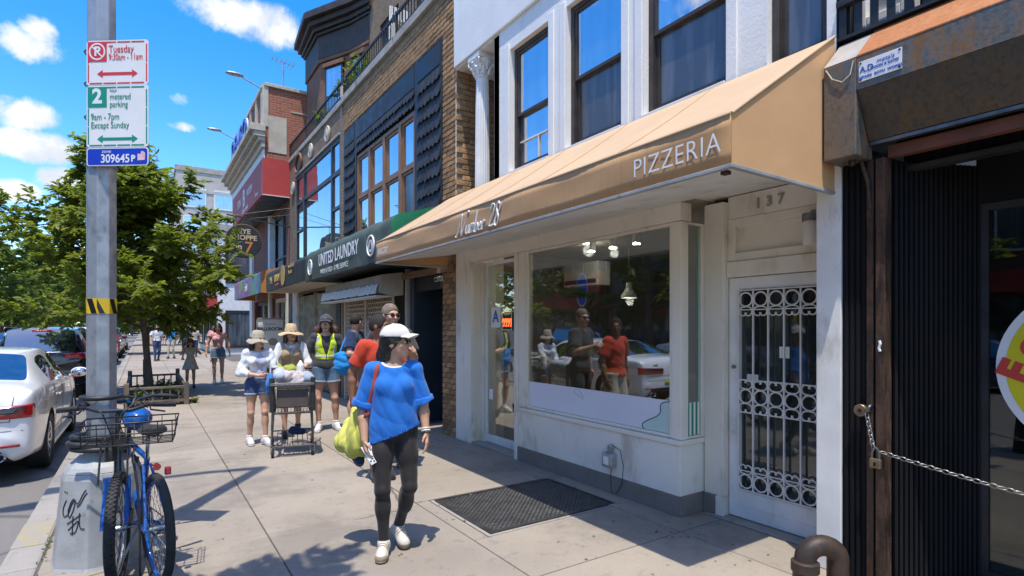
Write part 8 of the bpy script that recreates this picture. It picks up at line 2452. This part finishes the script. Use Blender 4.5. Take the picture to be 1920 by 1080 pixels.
g2_('scarf', [(rc(J2['neck']+A3(-.06,-.06,-.02), J2['neck']+A3(.0,-.11,-.14), .028,.016), .02), (rc(J2['neck']+A3(.06,-.06,-.02), J2['neck']+A3(.0,-.11,-.14), .028,.016), .02)], 'cloth_lilac', .0, ())

# ---- woman in the white top and bucket hat, hand on the cart
M3 = dict(fem=True, skin='skin_light', hair='bob', haircol='hair_dark', head=(34, 4, 0), shades=True, leg=.97,
    J=dict(elR=(-.245,-.03,1.10), elL=(.225,-.06,1.12), wrR=(.0,-.20,1.06), wrL=(.22,-.30,1.05), kneeR=(-.10,-.04,.49), ankR=(-.115,.03,.09), kneeL=(.09,-.09,.50), ankL=(.10,-.10,.09), footR=10, footL=26),
    handdirR=(1,-.15,0), thumbR=(0,-.2,1), palmR=(0,1,0), curlR=30, curlL=50, palmL=(0,0,-1), thumbL=(-1,0,0),
    bottom=dict(kind='shorts', mat='cloth_denim', len=.33, flare=.098, hem='cloth_denim_hem', waist=1.04),
    tops=[dict(name='inner_shirt', mat='cloth_lilac', thick=.010, sleeve=0, hem=1.0, neck=(.09,.10,.07)),
          dict(name='overshirt', mat='cloth_white', thick=.014, sleeve=1.45, sw=.056, cuff=.85, hem=1.02, neck=(.10,.12,.08), fold=.010, cuts=[lambda s,J,L: ('sub', rc(L(.035,-.16,1.45), L(.035,-.15,1.0), .085*s, .075*s))])],
    hat=dict(kind='bucket', r=.165, droop=.06, h=.095, mat='bucket_hat', name='bucket_hat', band='bucket_hat'), shoe='shoe_white', sock='sock_white')
make_person('woman in a white overshirt, khaki bucket hat and denim shorts left of the cart', (1.31, 8.2, 0), R(-6), 1.53, M3, .009)

# ---- man in the red shirt, behind the woman in blue
M4 = dict(girth=1.12, skin='skin_brown', hair='short', haircol='hair_dark', head=(48, 0, 0), shades=False,
    J=dict(elR=(-.265,.06,1.12), wrR=(-.275,.02,.87), elL=(.25,.03,1.12), wrL=(.24,-.05,.88), kneeR=(-.10,-.04,.49), ankR=(-.06,.0,.09), ankL=(.10,.03,.09)),
    bottom=dict(kind='shorts', mat='cloth_cream', len=.85, flare=.10), tops=[dict(mat='cloth_red', thick=.016, sleeve=.68, sw=.074, hem=.90, fold=.006)], shoe='shoe_dark', sole='shoe_dark')
p4, J4, s4, L4, H4, g4 = make_person('man in a red orange t-shirt standing behind the woman in blue', (2.08, 5.62, 0), R(-5), 1.72, M4, .009)
q = MB(); 
for e in (-1, 1): q.torus((e*.031,-.103,.010), .018, .0018, (0,1,0), 18, 5)
q.bar((-.012,-.105,.014),(.012,-.105,.014), .003, .003).bar((.05,-.10,.014),(.078,.01,.012), .003, .003)
q.xf(Matrix.Translation(tuple(J4['head'])) @ Matrix.Rotation(R(48), 4, 'Z') @ Matrix.Scale(s4, 4)).build('spectacles', MATS['lens_black'], p4, local=True)

# ---- tall man with cropped hair and dark glasses
M5 = dict(girth=1.1, skin='skin_light', hair='short', crop='hair_grey', haircol='hair_grey', head=(22, 4, 0), shades=True,
    J=dict(elL=(.235,-.05,1.14), wrL=(.18,-.29,1.22), elR=(-.22,.05,1.12), wrR=(-.2,-.02,.9)), handdirL=(.1,-.9,.3), curlL=88, thumbL=(-.6,0,1), palmL=(-1,0,0),
    bottom=dict(kind='leggings', mat='cloth_grey', waist=1.03), tops=[dict(mat='cloth_grey', thick=.016, sleeve=.7, sw=.08, hem=.92)], shoe='shoe_dark', sole='shoe_dark')
p5, J5, s5, L5, H5, g5 = make_person('tall man with cropped hair and dark glasses, last behind the woman in blue', (2.36, 6.02, 0), R(-16), 1.86, M5, .009)
kp = thing('keys', 'small dark key fob held in the raised fist of the tall man', 'keys', tuple(to_world(p5, J5['palmL'])))
MB().cbox((0,0,0), (.03,.07,.02)).build('fob', MATS['hose_black'], kp, local=True, bevel=.006)

# ---- man in navy with a bright blue bag, by the shutter
M6 = dict(skin='skin_light', hair='short', haircol='hair_brown', head=(70, 10, 0), lean=(.03,-.02,0),
    J=dict(elR=(-.25,-.02,1.14), wrR=(-.14,-.20,1.10), elL=(.24,.0,1.13), wrL=(.15,-.22,1.08)), 
    bottom=dict(kind='shorts', mat='cloth_pale_grey', len=.6, flare=.10), tops=[dict(mat='cloth_navy', thick=.016, sleeve=.7, sw=.08, hem=.95)], shoe='shoe_dark', sole='shoe_dark')
p6, J6, s6, L6, H6, g6 = make_person('man in a navy t-shirt and grey shorts turned to the pale shutter', (2.72, 8.45, 0), R(52), 1.80, M6, .010)
bb = thing('shoulder_bag', 'big bright blue bag hanging on the hip of the man in navy', 'bag', (2.52, 8.32, .95))
D, lo, h = field([(ell((0,0,.10),(.14,.09,.17)), .02), (rc((-.08,0,.22),(.08,.04,.22),.05,.05), .05)], .009, fold=both(folds(.008, 6, 14, 18), creases(.012, 6))); link('bag_body', nets(D, lo, h, 'bag_body', 'cloth_sky'), None, bb)
MB().path([(-.06,.02,.25),(.02,.08,.42),(.08,.12,.52)], .012, 6).build('strap', MATS['cloth_sky'], bb, local=True)

# ---- further along the walk
M7 = dict(fem=True, skin='skin_light', hair='long', haircol='hair_dark', head=(-4,0,0), shades=True, J=dict(elR=(-.26,.02,1.13), wrR=(-.29,-.05,.89), elL=(.26,.02,1.13), wrL=(.29,-.05,.89), ankR=(-.09,-.06,.09), ankL=(.10,.06,.09)),
    bottom=dict(kind='shorts', mat='cloth_denim_light', len=.42, flare=.105, hem='cloth_denim_hem', waist=1.06), tops=[dict(mat='cloth_pink', thick=.014, sleeve=.15, sw=.07, hem=.99, neck=(.09,.11,.08))], shoe='shoe_white')
make_person('woman in a pink top and denim shorts walking past the street tree', (1.78, 17.7, 0), R(-4), 1.71, M7, .012)
M8 = dict(fem=True, bw=.92, hw=.9, skin='skin_tan', hair='bob', haircol='hair_dark', hs=1.16, head=(0,6,0), J=dict(elR=(-.30,-.08,1.22), wrR=(-.16,-.14,1.42), elL=(.30,-.08,1.22), wrL=(.16,-.14,1.42)), handdirR=(.3,-.1,1), handdirL=(-.3,-.1,1),
    dress=dict(mat='cloth_cream', hem=.66, w=.25), hat=dict(kind='cap', mat='cloth_cap_red'), shoe='shoe_dark', sole='shoe_dark')
make_person('girl in a cream dress and dark red cap with both hands at her face', (1.04, 16.75, 0), R(0), 1.27, M8, .011)
crowd = [((.55,31,0),'far man in a white shirt by the kerb beyond the tree','cloth_white','cloth_denim',1.75,20),((1.2,33,0),'far person in a blue top right of the man in white','cloth_sky','cloth_cream',1.7,-30),((1.75,31.5,0),'far person in a dark top among the small group','cloth_navy','cloth_grey',1.74,160),
         ((2.3,34,0),'far person in a pale top behind the girl in cream','cloth_cream','cloth_denim',1.66,10),((2.75,29,0),'far person in a coral shirt between the girl and the woman in pink','cloth_pink','cloth_cream',1.7,-10),((.9,45,0),'farthest person in red down the walk','cloth_red','cloth_navy',1.75,0)]
for (lc, lb, c1, c2, hh, rz_) in crowd:
    make_person(lb, lc, R(rz_), hh, dict(skin='skin_light' if hh > 1.7 else 'skin_brown', hair='short', bottom=dict(kind='leggings', mat=c2), tops=[dict(mat=c1, sleeve=.7, sw=.08, hem=.93)], shoe='shoe_dark', J=dict(kneeR=(-.1,-.06,.49), ankR=(-.1,-.08,.09), ankL=(.1,.1,.09)),
        group='far people on the walk'), .017)

# ------------------------------------------------------------------ the shopping cart
ct_ = thing('shopping_cart', 'dark wire shopping cart with a brown front panel, loaded with pale sacks', 'shopping cart', (1.62, 7.55, 0), R(-12))
# local: front (towards the camera) is -Y
fr = MB()
for s_ in (-1, 1):
    fr.path([(s_*.26,.42,1.03),(s_*.26,.36,.92),(s_*.25,.34,.50),(s_*.26,.40,.20),(s_*.24,-.30,.13)], .012, 8)
    fr.path([(s_*.24,-.30,.13),(s_*.24,-.38,.13)], .012, 8)
    fr.path([(s_*.25,.34,.50),(s_*.21,-.40,.54)], .011, 8); fr.path([(s_*.24,-.25,.14),(s_*.215,-.34,.54)], .010, 8)
fr.path([(-.24,-.38,.13),(.24,-.38,.13)], .012, 8); fr.path([(-.25,.38,.20),(.25,.38,.20)], .010, 8)
for k in range(7): fr.path([(-.18+.06*k,.38,.20),(-.18+.06*k,-.36,.145)], .005, 5)
fr.build('frame', MATS['cart_metal'], ct_, smooth=True, local=True)
MB().path([(-.27,.43,1.04),(.27,.43,1.04)], .017, 12).build('handle', MATS['hose_black'], ct_, smooth=True, local=True)
bk = MB()
def cpt(u, v, side):  # basket walls: u along, v up (0..1)
    z0, z1 = .54, .98
    yb, yf = .33-.0*v, -.42-.06*v
    hwid = .20+.05*v
    if side == 'f': return (-hwid+2*hwid*u, yf, z0+(z1-.06-z0)*v)
    if side == 'b': return (-hwid+2*hwid*u, yb, z0+(z1-z0)*v)
    s_ = -1 if side == 'l' else 1
    return (s_*hwid, yb+(yf-yb)*u, z0+(z1-.06*u-z0)*v)
for sd_, n_ in (('f', 11), ('b', 11), ('l', 17), ('r', 17)):
    for k in range(n_+1): bk.path([cpt(k/n_, 0, sd_), cpt(k/n_, 1, sd_)], .0032, 5)
    for v in (0, .2, .4, .6, .8, 1): bk.path([cpt(0, v, sd_), cpt(1, v, sd_)], .0065 if v in (0, 1) else .0038, 6)
for k in range(12): bk.path([(-.2+.4*k/11,.33,.54),(-.2+.4*k/11,-.42,.54)], .0032, 5)
o = bk.build('wire_basket', MATS['cart_metal'], ct_, local=True)
MB().cbox((0,-.462,.755), (.36,.012,.26), Matrix.Rotation(R(-7), 3, 'X')).build('front_panel', MATS['cart_panel'], ct_, bevel=.01, local=True)
for s_ in (-1, 1): MB().cbox((s_*.235,-.46,.78), (.055,.05,.42)).build('corner_guard', MATS['hose_black'], ct_, bevel=.012, local=True)
MB().path([(-.25,-.50,.90),(.25,-.50,.90)], .014, 8).path([(-.22,-.46,.56),(.22,-.46,.56)], .010, 8).build('bumper_bar', MATS['cart_metal'], ct_, local=True)
for (x, y) in ((-.23,-.36),(.23,-.36),(-.25,.36),(.25,.36)):
    w_ = MB().torus((x,y,.055), .040, .015, (1,0,0), 24, 8).tube((x-.013,y,.055),(x+.013,y,.055), .034, n=20).build('wheel', MATS['rubber'], ct_, smooth=True, local=True)
    MB().bar((x-.024,y,.055),(x-.024,y-.0,.13), .004, .03, up=(0,1,0)).bar((x+.024,y,.055),(x+.024,y,.13), .004, .03, up=(0,1,0)).box(x-.026,x+.026,y-.02,y+.02,.125,.135).tube((x-.03,y,.055),(x+.03,y,.055), .008).build('castor_fork', MATS['alloy'], w_, local=True)
Mc = Matrix.Translation(ct_.location) @ Matrix.Rotation(R(-12), 4, 'Z')
def load(name, lab, cat, prims, mat, fold=.012, extra=None):
    o = thing(name, lab, cat, tuple(ct_.location), R(-12))
    D, lo, h = field(prims, .010, fold=both(folds(fold*.6, len(lab), 14, 18), creases(fold*.9, len(lab)))); link(name+'_body', nets(D, lo, h, name+'_body', mat), None, o); return o
sk1 = load('sack', 'pale striped cloth sack heaped in the shopping cart', 'sack', [(ell((.03,-.15,.90),(.19,.24,.13)), .03), (ell((-.04,-.28,.97),(.12,.10,.09)), .04)], 'sack_pale', .022)
load('roll', 'blue and white rolled towel at the left of the cart', 'towel', [(rc((-.15,-.34,1.0),(-.15,-.05,1.02), .07), 0)], 'cloth_lilac', .006)
load('roll', 'pale blue rolled towel at the right of the cart', 'towel', [(rc((.20,-.38,.96),(.17,-.1,.98), .062), 0)], 'cloth_denim_hem', .006)
load('blue_bag', 'blue plastic bag hanging on the side of the cart', 'bag', [(ell((-.265,-.02,.86),(.045,.19,.15)), .02)], 'sack_blue', .016)
load('coil', 'yellow green coiled cloth on the cart handle', 'cloth', [(ell((-.03,.30,1.03),(.10,.09,.06)), .02)], 'cloth_olive', .014)
load('bottle', 'white plastic jug standing in the cart by the handle', 'jug', [(rc((.10,.18,.92),(.10,.18,1.08), .06,.05), .02), (rc((.10,.18,1.1),(.10,.18,1.14), .022), .02)], 'lamp_white', .0)
load('lower_bag', 'small dark blue bag on the lower rack of the cart', 'bag', [(rc((.0,.18,.23),(.12,.10,.22), .05,.04), .02)], 'cloth_navy', .010)
MB().path([(-.12,-.24,1.03),(-.02,-.36,1.03),(.08,-.22,1.02),(.14,-.34,.98)], .010, 6).build('cord', MATS['lettering_grey'], sk1, smooth='all', local=True)
bpy.context.view_layer.update()
